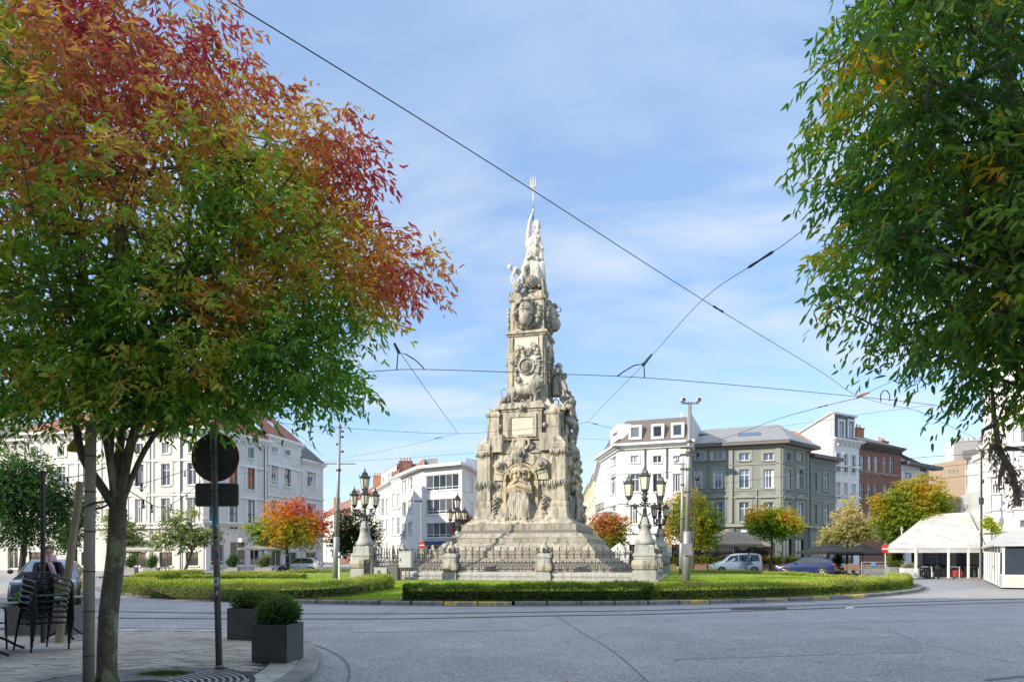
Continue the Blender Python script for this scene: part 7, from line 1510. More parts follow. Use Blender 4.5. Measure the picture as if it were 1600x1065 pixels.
zp = CH + (HZ - 772) * 9.02 / FPX - PZ; s = MB(); s.bbox(-.285, .285, -.15, .15, 0, .012, .0, None)
pl = MB(); w_, h_, rr = .285, .15, .03; ring = [(cx + rr * math.cos(R(a)), cz + rr * math.sin(R(a))) for cx, cz, a0 in ((w_ - rr, h_ - rr, 0), (-w_ + rr, h_ - rr, 90), (-w_ + rr, -h_ + rr, 180), (w_ - rr, -h_ + rr, 270)) for a in (a0, a0 + 30, a0 + 60, a0 + 90)]
pl.loft([[(x + lean(zp), .06, z + zp) for x, z in ring], [(x + lean(zp), .072, z + zp) for x, z in ring]]); o = pl.obj('plate', SIGNB, t); q = MB(); q.tube([(x + lean(zp), .066, z + zp) for x, z in ring + ring[:1]], .008, 6); q.obj('rim', mat('pale_rim', (.5, .5, .5), .4), o, True)
for z in (zp + .06, zp - .06, zc - .12, zc + .1): MB().tube([(lean(z) - .07, -.01, z), (lean(z) + .07, -.01, z)], .012, 6).obj('bracket', STEEL, t); MB().tube([(lean(z), 0, z - .02), (lean(z), 0, z + .02)], .048, 14).obj('clamp', STEEL, t, True)
def decal(name, py0, py1, dx, hw, m, M_=None):
    z0, z1 = CH + (HZ - py1) * 9.0 / FPX - PZ, CH + (HZ - py0) * 9.0 / FPX - PZ; s = MB(); n = 5; x0 = lean((z0 + z1) / 2)
    A0, A1 = math.asin(max(-1, (dx - hw) / .0435)), math.asin(min(1, (dx + hw) / .0435)); rows = []
    for k in range(n + 1): a = A0 + (A1 - A0) * k / n; rows.append((x0 + .0435 * math.sin(a), -.0435 * math.cos(a)))
    s.add([(x, y, z0) for x, y in rows] + [(x, y, z1) for x, y in rows], [(k, k + 1, n + 2 + k, n + 1 + k) for k in range(n)]); return s.obj(name, m, t)
def pm(n, c): return mat(n, c, .5)
decal('sticker', 805, 822, -.005, .036, pm('blue_sticker', (.05, .25, .45))); decal('sticker', 812, 822, .02, .02, pm('cyan_sticker', (.1, .4, .5))); decal('sticker', 819, 824, .034, .008, pm('white_sticker', (.6, .6, .58)))
def round_decal(py, dx, r, m, m2):
    z = CH + (HZ - py) * 9.0 / FPX - PZ; x0 = lean(z); s = MB(); s2 = MB()
    for sb, rr, off_ in ((s, r, .0445), (s2, r * .72, .0455)):
        pts = [];
        for k in range(16): a = k * math.pi / 8; xx = max(-.042, min(.042, dx + rr * math.cos(a))); th = math.asin(xx / .0435); pts.append((x0 + off_ * math.sin(th), -off_ * math.cos(th), z + rr * math.sin(a)))
        c = math.asin(max(-.99, min(.99, dx / .0435))); sb.add(pts + [(x0 + (off_ + .001) * math.sin(c), -(off_ + .001) * math.cos(c), z)], [(k, (k + 1) % 16, 16) for k in range(16)])
    o = s.obj('sticker', m, t); s2.obj('sticker_print', m2, o)
round_decal(839, .010, .036, pm('yellow_round_sticker', (.65, .55, .03)), pm('black_print', (.03, .03, .03))); round_decal(856, .008, .036, pm('pink_sticker', (.55, .12, .12)), pm('pale_pink_print', (.6, .25, .22)))
decal('sticker', 864, 872, .028, .013, pm('navy_sticker', (.05, .08, .3))); decal('sticker', 870, 879, -.004, .022, pm('rose_sticker', (.5, .16, .18)))
o = decal('sticker', 901, 915, .004, .033, pm('white_sticker', (.6, .6, .58))); 
z9 = CH + (HZ - 908) * 9 / FPX - PZ; MB().tube([(lean(z9) - .022, -.0415, z9 - .008), (lean(z9) + .012, -.0455, z9 - .008), (lean(z9) + .012, -.0455, z9 + .014), (lean(z9) - .01, -.0455, z9 + .014)], .006, 5).obj('arrow_print', pm('black_print', (.03, .03, .03)), o)
decal('sticker', 922, 929, .01, .012, pm('white_sticker', (.6, .6, .58)))
# stakes
WOODG = mat('weathered_stake', (.40, .36, .28), .9, var=.25, vscale=6, bump=.5, bscale=30, var2=(.26, .26, .20), v2=(.5, .7), v2scale=3, stretch=(1, 1, .25)); 
t = thing('tree_stake', 'thick round vertical stake tied beside the autumn tree trunk', 'stake', (-4.79, 7.72, PZ)); s = MB().tube([(0, 0, 0), (.01, 0, 1.5), (.03, 0, 3.0)], [.060, .058, .055], 14); s.obj('shaft', WOODG, t, True)
for z in (.35, .85, 1.3, 1.75, 2.2, 2.6): MB().tube([(.01 * z, 0, z), (.01 * z, 0, z + .012)], .0615, 14).obj('saw_ring', BARKD, t)
q = MB(); q.tube([(.04 + .12 * math.cos(a), .08 + .14 * math.sin(a), 2.05 + .05 * math.cos(a)) for a in [i * .6 for i in range(12)]], .012, 6); q.obj('tie', DARKF, t)
a_, b_ = at(108, 893, 11.7), at(126, 752, 11.7); a_ = a_ + (a_ - b_) * .9; t = thing('tree_stake', 'leaning squared wooden stake behind the vertical one', 'stake', (a_.x, a_.y, PZ)); s = MB(); s.tube([(0, 0, 0), (b_.x - a_.x, 0, b_.z - PZ)], .062, 8); s.obj('shaft', mat('yellowish_stake', (.33, .28, .19), .9, var=.25, vscale=5, bump=.5, bscale=20, stretch=(1, 1, .3)), t)
# black post and the string lights
p_ = at(67, 737, 11.7); t = thing('black_post', 'slim square black post holding the string lights, left of the stakes', 'post', (p_.x, 11.7, PZ)); MB().bbox(-.027, .027, -.027, .027, 0, p_.z - PZ, .004).obj('shaft', DARKF, t); MB().box(-.032, .032, -.032, .032, p_.z - PZ, p_.z - PZ + .02).obj('cap', DARKF, t)
BULB = mat('clear_bulb', (.75, .75, .72), .08, spec=.9)
def stringl(label, pts, Y, bulbs):
    P = catmull([tuple(at(x, y, yy)) for (x, y), yy in zip(pts, Y)], 10); t = thing('string_lights', label, 'string lights', tuple(P[0]), 0, 'strings of festoon bulbs'); MB().tube([tuple(p) for p in P], .007, 5).obj('cable', WIRE, t, world=True)
    for f_ in bulbs:
        p = P[int(f_ * (len(P) - 1))]; MB().tube([(p.x, p.y, p.z), (p.x, p.y, p.z - .03), (p.x, p.y, p.z - .075)], [.010, .016, .016], 8).obj('socket', DARKF, t, True, world=True); MB().ball((p.x, p.y, p.z - .10), (.03, .03, .036), 10, 8).obj('bulb', BULB, t, True, world=True)
stringl('string lights from the black post to the stake by the big tree', [(20, 741), (67, 741), (90, 744), (110, 745), (135, 740), (165, 730)], [11.7, 11.7, 11.2, 10.3, 9.2, 8.0], [.45, .58])
stringl('upper festoon cable with small bulbs between trunk and sign in front of the white house', [(200, 758), (240, 750), (300, 730), (345, 700)], [9, 12, 15, 17], [.2, .63])
stringl('lower festoon cable falling right of the trunk in front of the white house', [(199, 764), (224, 780), (250, 792), (275, 783), (300, 765), (330, 735)], [9, 10, 12, 14, 16, 18], [.2, .3, .55, .75])
t = thing('yellow_lantern', 'small yellow plastic cone hanging in the tree near the left limb', 'lantern', tuple(at(119, 705, 8.8))); MB().lathe([(.10, 0), (.105, .03), (.10, .06), (.05, .14), (.02, .18)], 14).obj('cone', mat('yellow_plastic', (.55, .42, .02), .5), t, True); MB().tube([(0, 0, .17), (0, 0, .5)], .004, 5).obj('cord', DARKF, t)

# ---- stacked metal armchairs
CHM = mat('black_metal_chair', (.018, .02, .024), .35, .3)
def make_chair(label, slats=True):
    t = thing('armchair', label, 'chair', (0, 0, 0), 0, 'stacked black metal armchairs'); r = .014
    for sx in (-1, 1):
        s = MB(); s.tube(catmull([(sx * .27, -.25, 0), (sx * .265, -.235, .42), (sx * .265, -.22, .60), (sx * .262, -.15, .655), (sx * .26, .0, .67), (sx * .25, .16, .70), (sx * .17, .27, .76), (0, .30, .78)], 5), r, 7); s.obj('arm_tube', CHM, t, True)
        s = MB(); s.tube(catmull([(sx * .24, .36, 0), (sx * .215, .25, .42), (sx * .20, .24, .60), (sx * .17, .28, .755)], 5), r, 7); s.obj('leg', CHM, t, True)
    s = MB().tube(catmull([(-.245, -.22, .42), (0, -.245, .43), (.245, -.22, .42)], 4), .013, 6); s.tube([(-.245, -.22, .42), (-.215, .24, .42)], .013, 6); s.tube([(.245, -.22, .42), (.215, .24, .42)], .013, 6); s.tube([(-.215, .24, .42), (.215, .24, .42)], .013, 6); s.obj('seat_frame', CHM, t, True)
    for i in range(9): x = -.20 + i * .05; link('seat_slat', MB().bbox(x - .019, x + .019, -.225, .235, .425, .437, .003).data('seat_slat', CHM), t)
    for i in range(11):
        a = (i - 5) / 5.0; s = MB(); s.tube(catmull([(a * .16, .245, .44), (a * .18, .27 - abs(a) * .02, .60), (a * .22, .285 - abs(a) ** 2 * .07, .765)], 3), .0085, 5); s.obj('back_slat', CHM, t, True)
    return t
base = Vector((-7.42, 10.78, PZ)); rot = R(60)
cs = make_chair('lowest of the six stacked black metal armchairs, its feet on the paving'); cs.location = base; cs.rotation_euler = (0, 0, rot)
names = ['second armchair from the bottom of the black stack', 'third armchair from the bottom of the black stack', 'fourth armchair from the bottom of the black stack', 'second armchair from the top of the black stack', 'topmost armchair of the black stack, its slatted back fully visible']
bk = Vector((math.sin(rot) * 1, -math.cos(rot), 0))
for i, nme in enumerate(names):
    c = place_copy(cs, base + Vector((0, 0, .088 * (i + 1))) + bk * (.028 * (i + 1)), rot, nme)
# single chairs and bistro tables at the left edge
def make_table(label, r=.35):
    t = thing('bistro_table', label, 'table', (0, 0, 0), 0, 'round bistro tables'); MB().lathe([(r, .725), (r + .006, .735), (r, .75)], 36).obj('table_top', mat('table_top', (.05, .055, .065), .25, spec=.7), t, True); MB().tube([(r * math.cos(a), r * math.sin(a), .737) for a in [i * math.pi / 18 for i in range(37)]], .014, 6).obj('edge_band', mat('brown_edge', (.10, .085, .07), .5), t, True)
    MB().lathe([(.03, .1), (.022, .3), (.035, .36), (.022, .42), (.022, .68), (.06, .72)], 12).obj('column', CHM, t, True)
    for k in range(3): a = k * 2.094 + .4; MB().tube(catmull([(.02 * math.cos(a), .02 * math.sin(a), .22), (.12 * math.cos(a), .12 * math.sin(a), .17), (.26 * math.cos(a), .26 * math.sin(a), .07), (.36 * math.cos(a), .36 * math.sin(a), .02)], 4), [.02] * 12 + [.026], 7).obj('foot', CHM, t, True)
    return t
tb = make_table('nearest round bistro table cut by the left picture edge'); tb.location = (-7.55 - .18, 9.9, PZ)
place_copy(tb, (-8.0, 10.6, PZ), .5, 'second bistro table just behind the nearest one'); place_copy(tb, (-8.0, 12.3, PZ), .9, 'third bistro table behind the stack of armchairs, only its iron feet showing')
c = place_copy(cs, (-8.35, 10.7, PZ), R(60), 'single black armchair at the table by the left picture edge'); c['group'] = 'single black armchairs'
c = place_copy(cs, (-8.55, 10.0, PZ + .58), R(-110), 'black armchair lifted onto the stack at the very left edge'); c['group'] = 'single black armchairs'
c2 = place_copy(cs, (-8.75, 10.0, PZ), R(-110), 'lowest black armchair at the very left edge under the lifted one'); c2['group'] = 'single black armchairs'
# second stack leg for the lifted one
for i in range(1, 6): q_ = place_copy(cs, (-8.75 + .033 * i, 10.0, PZ + .096 * i), R(-110), ('second', 'third', 'fourth', 'fifth', 'sixth')[i - 1] + ' black armchair from the ground in the stack cut by the left edge'); q_['group'] = 'middle armchairs of the left edge stack'

# ---- person on a bicycle behind the stack
def skin_person(t, P, rad, m, name='body', sub=2, edges=None):
    me = bpy.data.meshes.new(name); keys = list(P); idx = {k: i for i, k in enumerate(keys)}; me.from_pydata([P[k] for k in keys], [(idx[a], idx[b]) for a, b in edges], []); me.update(); o = link(name, me, t); o.modifiers.new('skin', 'SKIN')
    for i, k in enumerate(keys): v = me.skin_vertices[0].data[i]; rr = rad[k]; v.radius = rr if isinstance(rr, tuple) else (rr, rr); v.use_root = (k == keys[0])
    o.modifiers.new('sub', 'SUBSURF').levels = sub; o.modifiers['sub'].render_levels = sub; me.materials.append(m); o.modifiers['skin'].use_smooth_shade = True; return o
SKIN = mat('skin', (.48, .29, .21), .55, var=.08, vscale=8); COAT = mat('black_coat', (.012, .013, .016), .8, var=.3, vscale=10); SCARF = mat('pink_scarf', (.55, .38, .42), .9, var=.15, vscale=20, bump=.4, bscale=60); HAIR = mat('brown_hair', (.07, .045, .03), .6, var=.3, vscale=30)
def cyclist(label, loc, rz, coat, scarf, hair, trousers, bag=False, faces=1, s=1.0, turn=0.0):
    t = thing('person', label, 'person', loc, rz, scale=s)   # faces local -y... rides towards +x
    E = [('hip', 'waist'), ('waist', 'chest'), ('chest', 'neck'), ('neck', 'head0'), ('hip', 'lhip'), ('lhip', 'lkn'), ('lkn', 'lan'), ('lan', 'lto'), ('hip', 'rhip'), ('rhip', 'rkn'), ('rkn', 'ran'), ('ran', 'rto'), ('chest', 'lsh'), ('lsh', 'lel'), ('lel', 'lwr'), ('chest', 'rsh'), ('rsh', 'rel'), ('rel', 'rwr')]
    P = dict(hip=(0, 0, 1.0), waist=(.03, 0, 1.15), chest=(.09, 0, 1.36), neck=(.12, 0, 1.5), head0=(.14, 0, 1.58), lhip=(.05, .1, .98), lkn=(.42, .11, .86), lan=(.34, .12, .42), lto=(.46, .12, .36), rhip=(.05, -.1, .98), rkn=(.38, -.11, .68), ran=(.2, -.12, .25), rto=(.33, -.12, .2), lsh=(.09, .19, 1.41), lel=(.26, .26, 1.18), lwr=(.46, .22, 1.08), rsh=(.09, -.19, 1.41), rel=(.26, -.26, 1.18), rwr=(.46, -.22, 1.08))
    rd = dict(hip=(.16, .13), waist=(.15, .115), chest=(.17, .13), neck=.055, head0=.06, lhip=.1, rhip=.1, lkn=.068, rkn=.068, lan=.045, ran=.045, lto=.035, rto=.035, lsh=.075, rsh=.075, lel=.056, rel=.056, lwr=.036, rwr=.036)
    skin_person(t, P, rd, coat, 'body', 2, E)
    L = {k: P[k] for k in ('hip', 'lhip', 'lkn', 'lan', 'lto', 'rhip', 'rkn', 'ran', 'rto')}; rl = {k: (tuple(q * 1.08 for q in rd[k]) if isinstance(rd[k], tuple) else rd[k] * 1.1) for k in L}; skin_person(t, L, rl, trousers, 'trousers', 2, [e for e in E if e[0] in L and e[1] in L])
    Mh = Matrix.Translation((.14, 0, 1.68)) @ Matrix.Rotation(turn, 4, 'Z'); h = MB()
    def hb(c, r, n=12, m=10): v = MB().ball(c, r, n, m); h.add(v.v, v.f, Mh)
    hb((0, 0, .02), (.098, .078, .115)); hb((.03, 0, -.05), (.07, .06, .07)); hb((.098, 0, -.01), (.022, .014, .028), 8, 6); hb((.09, 0, -.058), (.014, .026, .009), 8, 6)
    for sy in (-1, 1): hb((.0, sy * .08, 0), (.022, .012, .034), 8, 6); hb((.082, sy * .032, .03), (.016, .026, .010), 8, 6)
    hd = sculpt(h, 'head', SKIN, t, .009, 1)
    for sy in (-1, 1): link('eye', MB().ball((.093, sy * .031, .016), (.008, .013, .009), 8, 6, Mh).data('eye', mat('eye_dark', (.02, .02, .02), .2)), hd)
    q = MB(); v = MB().ball((-.018, 0, .045), (.108, .088, .112), 14, 10); q.add(v.v, v.f, Mh); v = MB().ball((-.1, 0, .03), (.05, .05, .05), 8, 6); q.add(v.v, v.f, Mh)
    q.v = [p for p in q.v]; hr = q.obj('hair', hair, t, True)
    if scarf:
        q = MB()
        for k in range(3): rr = .115 - .01 * k; q.tube([(.12 + rr * math.cos(a) * 1.0, rr * math.sin(a), 1.49 + .04 * k + .02 * math.sin(a * 2)) for a in [i * math.pi / 8 for i in range(17)]], .042, 8)
        q.tube([(.22, .0, 1.5), (.26, .05, 1.38), (.25, .1, 1.2), (.22, .12, 1.1)], [.04, .05, .045, .03], 8); q.tube([(.2, .02, 1.5), (.15, -.12, 1.4), (.1, -.2, 1.22)], [.045, .05, .03], 8); q.obj('scarf', scarf, t, True)
    for sy in (-1, 1):   # hands closed round the grips
        h = MB(); h.ball((.49, sy * .215, 1.07), (.045, .028, .035), 8, 6)
        for k in range(4): y0 = sy * (.19 + .017 * k); h.tube([(.5, y0, 1.085), (.535, y0, 1.08), (.542, y0, 1.06), (.525, y0, 1.045)], [.010, .0095, .009, .007], 6)
        h.tube([(.47, sy * .19, 1.07), (.5, sy * .175, 1.05), (.52, sy * .18, 1.045)], [.012, .010, .008], 6); h.obj('hand', SKIN, t, True)
    if bag: b = MB(); b.ball((-.1, 0, 1.32), (.1, .15, .2), 12, 8); b.obj('backpack', mat('dark_bag', (.03, .03, .04), .8), t, True)
    return t
def bicycle(label, loc, rz, m, basket=False, s=1.0):
    t = thing('bicycle', label, 'bicycle', loc, rz, scale=s)
    for cx in (-.5, .56):
        w = MB().tube([(cx + .335 * math.cos(a), 0, .35 + .335 * math.sin(a)) for a in [i * math.pi / 16 for i in range(33)]], .017, 6); o = w.obj('wheel', DARKF, t, True); sp = MB()
        for k in range(14): a = k * math.pi / 7; sp.tube([(cx, 0, .35), (cx + .32 * math.cos(a), 0, .35 + .32 * math.sin(a))], .002, 3)
        sp.obj('spokes', STEEL, o)
    f = MB()
    for a, b in (((-.5, 0, .35), (-.08, 0, .3)), ((-.08, 0, .3), (-.2, 0, .82)), ((-.5, 0, .35), (-.18, 0, .72)), ((-.08, 0, .3), (.38, 0, .75)), ((-.18, 0, .7), (.36, 0, .85)), ((.56, 0, .35), (.38, 0, .8)), ((.38, 0, .75), (.34, 0, 1.0))): f.tube([a, b], .018, 7)
    f.obj('frame', m, t, True); MB().tube(catmull([(.46, -.28, 1.06), (.36, -.2, 1.04), (.34, 0, 1.0), (.36, .2, 1.04), (.46, .28, 1.06)], 4), .012, 6).obj('handlebar', STEEL, t, True); MB().ball((-.2, 0, .88), (.14, .08, .04), 10, 6).obj('saddle', DARKF, t, True)
    MB().tube([(-.08, -.1, .3), (-.0, -.12, .2)], .012, 5).obj('crank', STEEL, t)
    if basket:
        q = MB()
        for z in (.78, .88, .98, 1.03): q.tube([(.5, -.17, z), (.8, -.19, z), (.8, .19, z), (.5, .17, z), (.5, -.17, z)], .006, 4)
        for y in (-.15, -.05, .05, .15): q.tube([(.8, y, .78), (.8, y, 1.03)], .005, 4)
        q.obj('basket', DARKF, t)
    return t
pl_ = Vector((-9.9, 14.6, 0.0)); rzp = R(-58)
cyclist('woman with brown hair tied back, pink scarf and black coat riding behind the chairs', tuple(pl_), rzp, COAT, SCARF, HAIR, COAT, turn=R(8)); bicycle('dark bicycle with front basket ridden by the woman in the pink scarf', tuple(pl_), rzp, DARKF, True)
pc = at(1172, 893, 59); TEAL = mat('teal_jacket', (.06, .24, .26), .8)
cyclist('distant cyclist in teal jacket with backpack passing the silver van', (pc.x, 59, 0), R(180), TEAL, None, HAIR, mat('grey_trousers', (.2, .25, .3), .8), bag=True); bicycle('pale bicycle under the distant cyclist', (pc.x, 59, 0), R(180), mat('pale_frame', (.5, .55, .6), .4))

# ------------------------------------------------------------------ cars
TYRE = mat('tyre', (.015, .015, .015), .85); RIM = mat('alloy_rim', (.45, .45, .46), .3, .8); CARGL = mat('car_glass', (.03, .04, .05), .05, spec=.9); CHROME = mat('chrome', (.6, .6, .62), .15, .9)
REDL = mat('tail_light', (.45, .01, .01), .2); HEADL = mat('headlight_glass', (.6, .62, .65), .1, spec=.9); PLATEM = mat('number_plate', (.62, .60, .58), .5)
def paint(name, c, metal=.2): m = mat(name, c, .28, metal, .6); m.node_tree.nodes['Principled BSDF'].inputs['Coat Weight'].default_value = .8; return m
def car(label, loc, rz, m, prof, glass, L, Wd, wheels, wr=.32, cat='car', name='parked_car', rear=None, star=False, plate=None, roofrails=False, s=1.0):
    """prof: list of stations (x, z_sill, z_shoulder, z_top, half_width, half_roof_width); front at +x"""
    t = thing(name, label, cat, loc, rz, scale=s); rings = []
    for x, zs, zm, zt, hw, hr in prof:
        rings.append([(x, -hw * .93, zs), (x, -hw, zs + .12), (x, -hw, (zs + zm) / 2), (x, -hw * .975, zm), (x, -hr, zt - .04), (x, -hr * .82, zt), (x, 0, zt + .015), (x, hr * .82, zt), (x, hr, zt - .04), (x, hw * .975, zm), (x, hw, (zs + zm) / 2), (x, hw, zs + .12), (x, hw * .93, zs), (x, 0, zs - .02)])
    b = MB().loft(rings); b.smooth = True; bo = b.obj('body', m, t)
    bv = bo.modifiers.new('smooth_body', 'SUBSURF'); bv.levels = 2; bv.render_levels = 2
    for poly in glass:   # side windows given as (x, z) polygons, both sides, following the tumblehome
        for sy in (-1, 1):
            def yy(x, z):
                for a, c in zip(prof[:-1], prof[1:]):
                    if a[0] >= x >= c[0] or a[0] <= x <= c[0]:
                        k = (x - a[0]) / (c[0] - a[0] + 1e-9); zm = a[2] + (c[2] - a[2]) * k; zt = a[3] + (c[3] - a[3]) * k; hw = a[4] + (c[4] - a[4]) * k; hr = a[5] + (c[5] - a[5]) * k; f = min(1, max(0, (z - zm) / max(zt - zm, .05))); return (hw * .975) * (1 - f) + hr * f
                return .7
            o1 = [(x, sy * (yy(x, z) + .000), z) for x, z in poly]; o2 = [(x, sy * (yy(x, z) - .06), z) for x, z in poly]
            q = MB(); q.loft([o1, o2]); q.obj('side_window', CARGL, t)
    fx = [p for p in prof]
    for x in wheels:
        for sy in (-1, 1):
            arch = MB().lathe([(wr + .06, -.02), (wr + .06, .02)], 24, Matrix.Translation((x, sy * (Wd / 2 - .01), wr)) @ Matrix.Rotation(R(90), 4, 'X')); arch.obj('wheel_arch', DARKF, t)
            w = MB().lathe([(wr * .6, -.1), (wr * .95, -.1), (wr, -.06), (wr, .06), (wr * .95, .1), (wr * .6, .1)], 24, Matrix.Translation((x, sy * (Wd / 2 - .07), wr)) @ Matrix.Rotation(R(90), 4, 'X')); o = w.obj('wheel', TYRE, t, True)
            rm = MB(); Mw = Matrix.Translation((x, sy * (Wd / 2 + .035), wr)); rm.tube([(x + wr * .62 * math.cos(a), sy * (Wd / 2 + .03), wr + wr * .62 * math.sin(a)) for a in [i * math.pi / 8 for i in range(17)]], .02, 5)
            for k in range(5): a = k * 1.257; rm.tube([(x, sy * (Wd / 2 + .03), wr), (x + wr * .6 * math.cos(a), sy * (Wd / 2 + .03), wr + wr * .6 * math.sin(a))], .03, 5)
            rm.ball((x, sy * (Wd / 2 + .03), wr), (.06, .02, .06), 8, 6); rm.obj('rim', RIM, o, True)
    return t
def slab(t, name, m, pts, th=.03): # thin panel from 4 points
    a = [Vector(p) for p in pts]; n = (a[1] - a[0]).cross(a[2] - a[0]).normalized() * th; return MB().loft([[tuple(p) for p in a], [tuple(p + n) for p in a]]).obj(name, m, t)
# white hatchback at left, side on, nose to the left
W1 = paint('white_car_paint', (.62, .63, .65)); p_ = at(470, 893, 61)
prof = [(2.02, .32, .52, .56, .62, .45), (1.9, .22, .62, .68, .80, .62), (1.45, .2, .78, .86, .86, .66), (.95, .2, .86, .96, .87, .66), (.45, .2, .90, 1.28, .87, .60), (.05, .2, .92, 1.43, .87, .58), (-.7, .2, .94, 1.47, .87, .57), (-1.4, .2, .98, 1.40, .87, .55), (-1.85, .25, 1.0, 1.12, .84, .58), (-2.02, .35, .85, .9, .76, .6)]
t = car('white hatchback driving past the left shops behind the hedge', (p_.x - .1, 61, 0), R(180), W1, prof, [[(.62, .95), (.12, 1.34), (-.28, 1.39), (-.3, .95)], [(-.36, .95), (-.34, 1.39), (-1.1, 1.37), (-1.45, 1.08), (-1.4, .98)]], 4.1, 1.74, (1.28, -1.25))
slab(t, 'windscreen', CARGL, [(.93, -.55, .97), (.93, .55, .97), (.25, .48, 1.4), (.25, -.48, 1.4)]); slab(t, 'rear_window', CARGL, [(-1.83, -.5, 1.1), (-1.83, .5, 1.1), (-1.45, .45, 1.37), (-1.45, -.45, 1.37)])
for sy in (-1, 1): MB().ball((1.86, sy * .62, .66), (.17, .14, .07), 10, 6).obj('headlight', HEADL, t, True); MB().ball((-1.93, sy * .66, .92), (.1, .1, .1), 8, 6).obj('tail_light', REDL, t, True); MB().ball((.6, sy * .94, 1.0), (.09, .07, .06), 8, 6).obj('mirror', W1, t, True); MB().box(-.2, -.05, sy * .875 - .01, sy * .875 + .01, .8, .83).obj('door_handle', DARKF, t)
# silver van, nose to the left
S1 = paint('silver_van_paint', (.78, .79, .80)); p_ = at(1146, 895, 60.5)
prof = [(2.2, .35, .6, .64, .66, .5), (2.05, .25, .78, .84, .82, .66), (1.6, .22, .95, 1.05, .89, .72), (1.2, .22, 1.02, 1.2, .89, .72), (.75, .22, 1.05, 1.62, .89, .68), (.35, .22, 1.06, 1.80, .89, .70), (-.6, .22, 1.08, 1.86, .89, .72), (-1.9, .22, 1.1, 1.84, .89, .72), (-2.12, .25, 1.1, 1.74, .88, .70), (-2.2, .4, 1.0, 1.3, .84, .7)]
t = car('silver panel van with side windows behind the distant cyclist', (p_.x + .1, 60.5, 0), R(180), S1, prof, [[(1.1, 1.12), (.55, 1.6), (-.05, 1.68), (-.05, 1.12)], [(-.14, 1.12), (-.14, 1.69), (-1.05, 1.72), (-1.05, 1.12)], [(-1.14, 1.12), (-1.14, 1.72), (-1.85, 1.68), (-1.95, 1.14)]], 4.5, 1.8, (1.4, -1.4), name='parked_van', cat='van')
slab(t, 'windscreen', CARGL, [(1.3, -.6, 1.2), (1.3, .6, 1.2), (.58, .55, 1.68), (.58, -.55, 1.68)]); slab(t, 'rear_window', CARGL, [(-2.19, -.55, 1.2), (-2.19, .55, 1.2), (-2.14, .52, 1.65), (-2.14, -.52, 1.65)])
for sy in (-1, 1): MB().ball((2.0, sy * .68, .8), (.16, .14, .09), 10, 6).obj('headlight', HEADL, t, True); MB().box(-2.2, -2.14, sy * .8 - .05, sy * .8 + .05, .95, 1.4).obj('tail_light', REDL, t); MB().ball((.95, sy * 1.0, 1.22), (.08, .08, .1), 8, 6).obj('mirror', S1, t, True); MB().box(-1.9, -.1, sy * .895 - .008, sy * .895 + .008, .98, 1.0).obj('slide_rail', DARKF, t)
# blue estate, seen from the rear quarter
B1 = paint('blue_car_paint', (.01, .024, .10)); p_ = at(1252, 899, 55)
prof = [(2.25, .35, .6, .64, .66, .5), (2.1, .22, .72, .78, .82, .64), (1.6, .2, .86, .95, .90, .70), (.95, .2, .92, 1.03, .91, .68), (.4, .2, .95, 1.35, .91, .62), (.0, .2, .96, 1.50, .91, .60), (-.9, .2, .98, 1.53, .91, .59), (-1.7, .2, 1.0, 1.45, .90, .57), (-2.1, .25, 1.02, 1.15, .86, .6), (-2.25, .35, .85, .92, .80, .62)]
t = car('blue estate car seen from the rear quarter, parked near the shrub', (23.6, 55.0, 0), R(180 - 28), B1, prof, [[(.75, .99), (.15, 1.40), (-.25, 1.45), (-.27, 1.0)], [(-.34, 1.0), (-.33, 1.45), (-1.1, 1.45), (-1.15, 1.02)], [(-1.22, 1.03), (-1.18, 1.44), (-1.6, 1.38), (-1.85, 1.1)]], 4.5, 1.82, (1.4, -1.35), wr=.34)
slab(t, 'rear_window', CARGL, [(-2.14, -.6, 1.12), (-2.14, .6, 1.12), (-1.76, .5, 1.44), (-1.76, -.5, 1.44)]); slab(t, 'windscreen', CARGL, [(.95, -.6, 1.04), (.95, .6, 1.04), (.2, .52, 1.46), (.2, -.52, 1.46)])
for sy in (-1, 1): MB().ball((-2.16, sy * .62, .92), (.14, .22, .11), 10, 6).obj('tail_light', REDL, t, True); MB().ball((2.0, sy * .68, .74), (.16, .14, .08), 10, 6).obj('headlight', HEADL, t, True); MB().ball((.65, sy * 1.0, 1.05), (.09, .08, .07), 8, 6).obj('mirror', B1, t, True); MB().tube([(-1.5, sy * .55, 1.5), (-.9, sy * .56, 1.57), (0, sy * .56, 1.55)], .015, 5).obj('roof_rail', DARKF, t)
o = MB().box(-2.30, -2.27, -.26, .26, .68, .80).obj('number_plate', PLATEM, t); MB().box(-2.28, -2.2, -.75, .75, .36, .5).obj('bumper', DARKF, t)
# dark blue car facing us at the left edge
D1 = paint('dark_blue_grey_paint', (.035, .045, .07)); cx_ = (12 - CX) * 20.5 / FPX
prof = [(2.3, .3, .6, .66, .80, .6), (2.2, .22, .74, .86, .88, .72), (1.7, .2, .90, .99, .92, .76), (1.0, .2, .96, 1.06, .93, .74), (.45, .2, .98, 1.36, .93, .66), (.0, .2, 1.0, 1.47, .93, .64), (-1.0, .2, 1.0, 1.48, .93, .63), (-1.8, .2, 1.02, 1.35, .92, .6), (-2.2, .3, .95, 1.05, .85, .6)]
t = car('dark blue car parked facing us at the left edge with vertical bar grille', (cx_ - .5, 23.2, 0), R(-62), D1, prof, [[(.7, 1.02), (.15, 1.38), (-.3, 1.42), (-.3, 1.02)], [(-.4, 1.02), (-.4, 1.42), (-1.3, 1.38), (-1.5, 1.05)]], 4.6, 1.86, (1.45, -1.35), wr=.34)
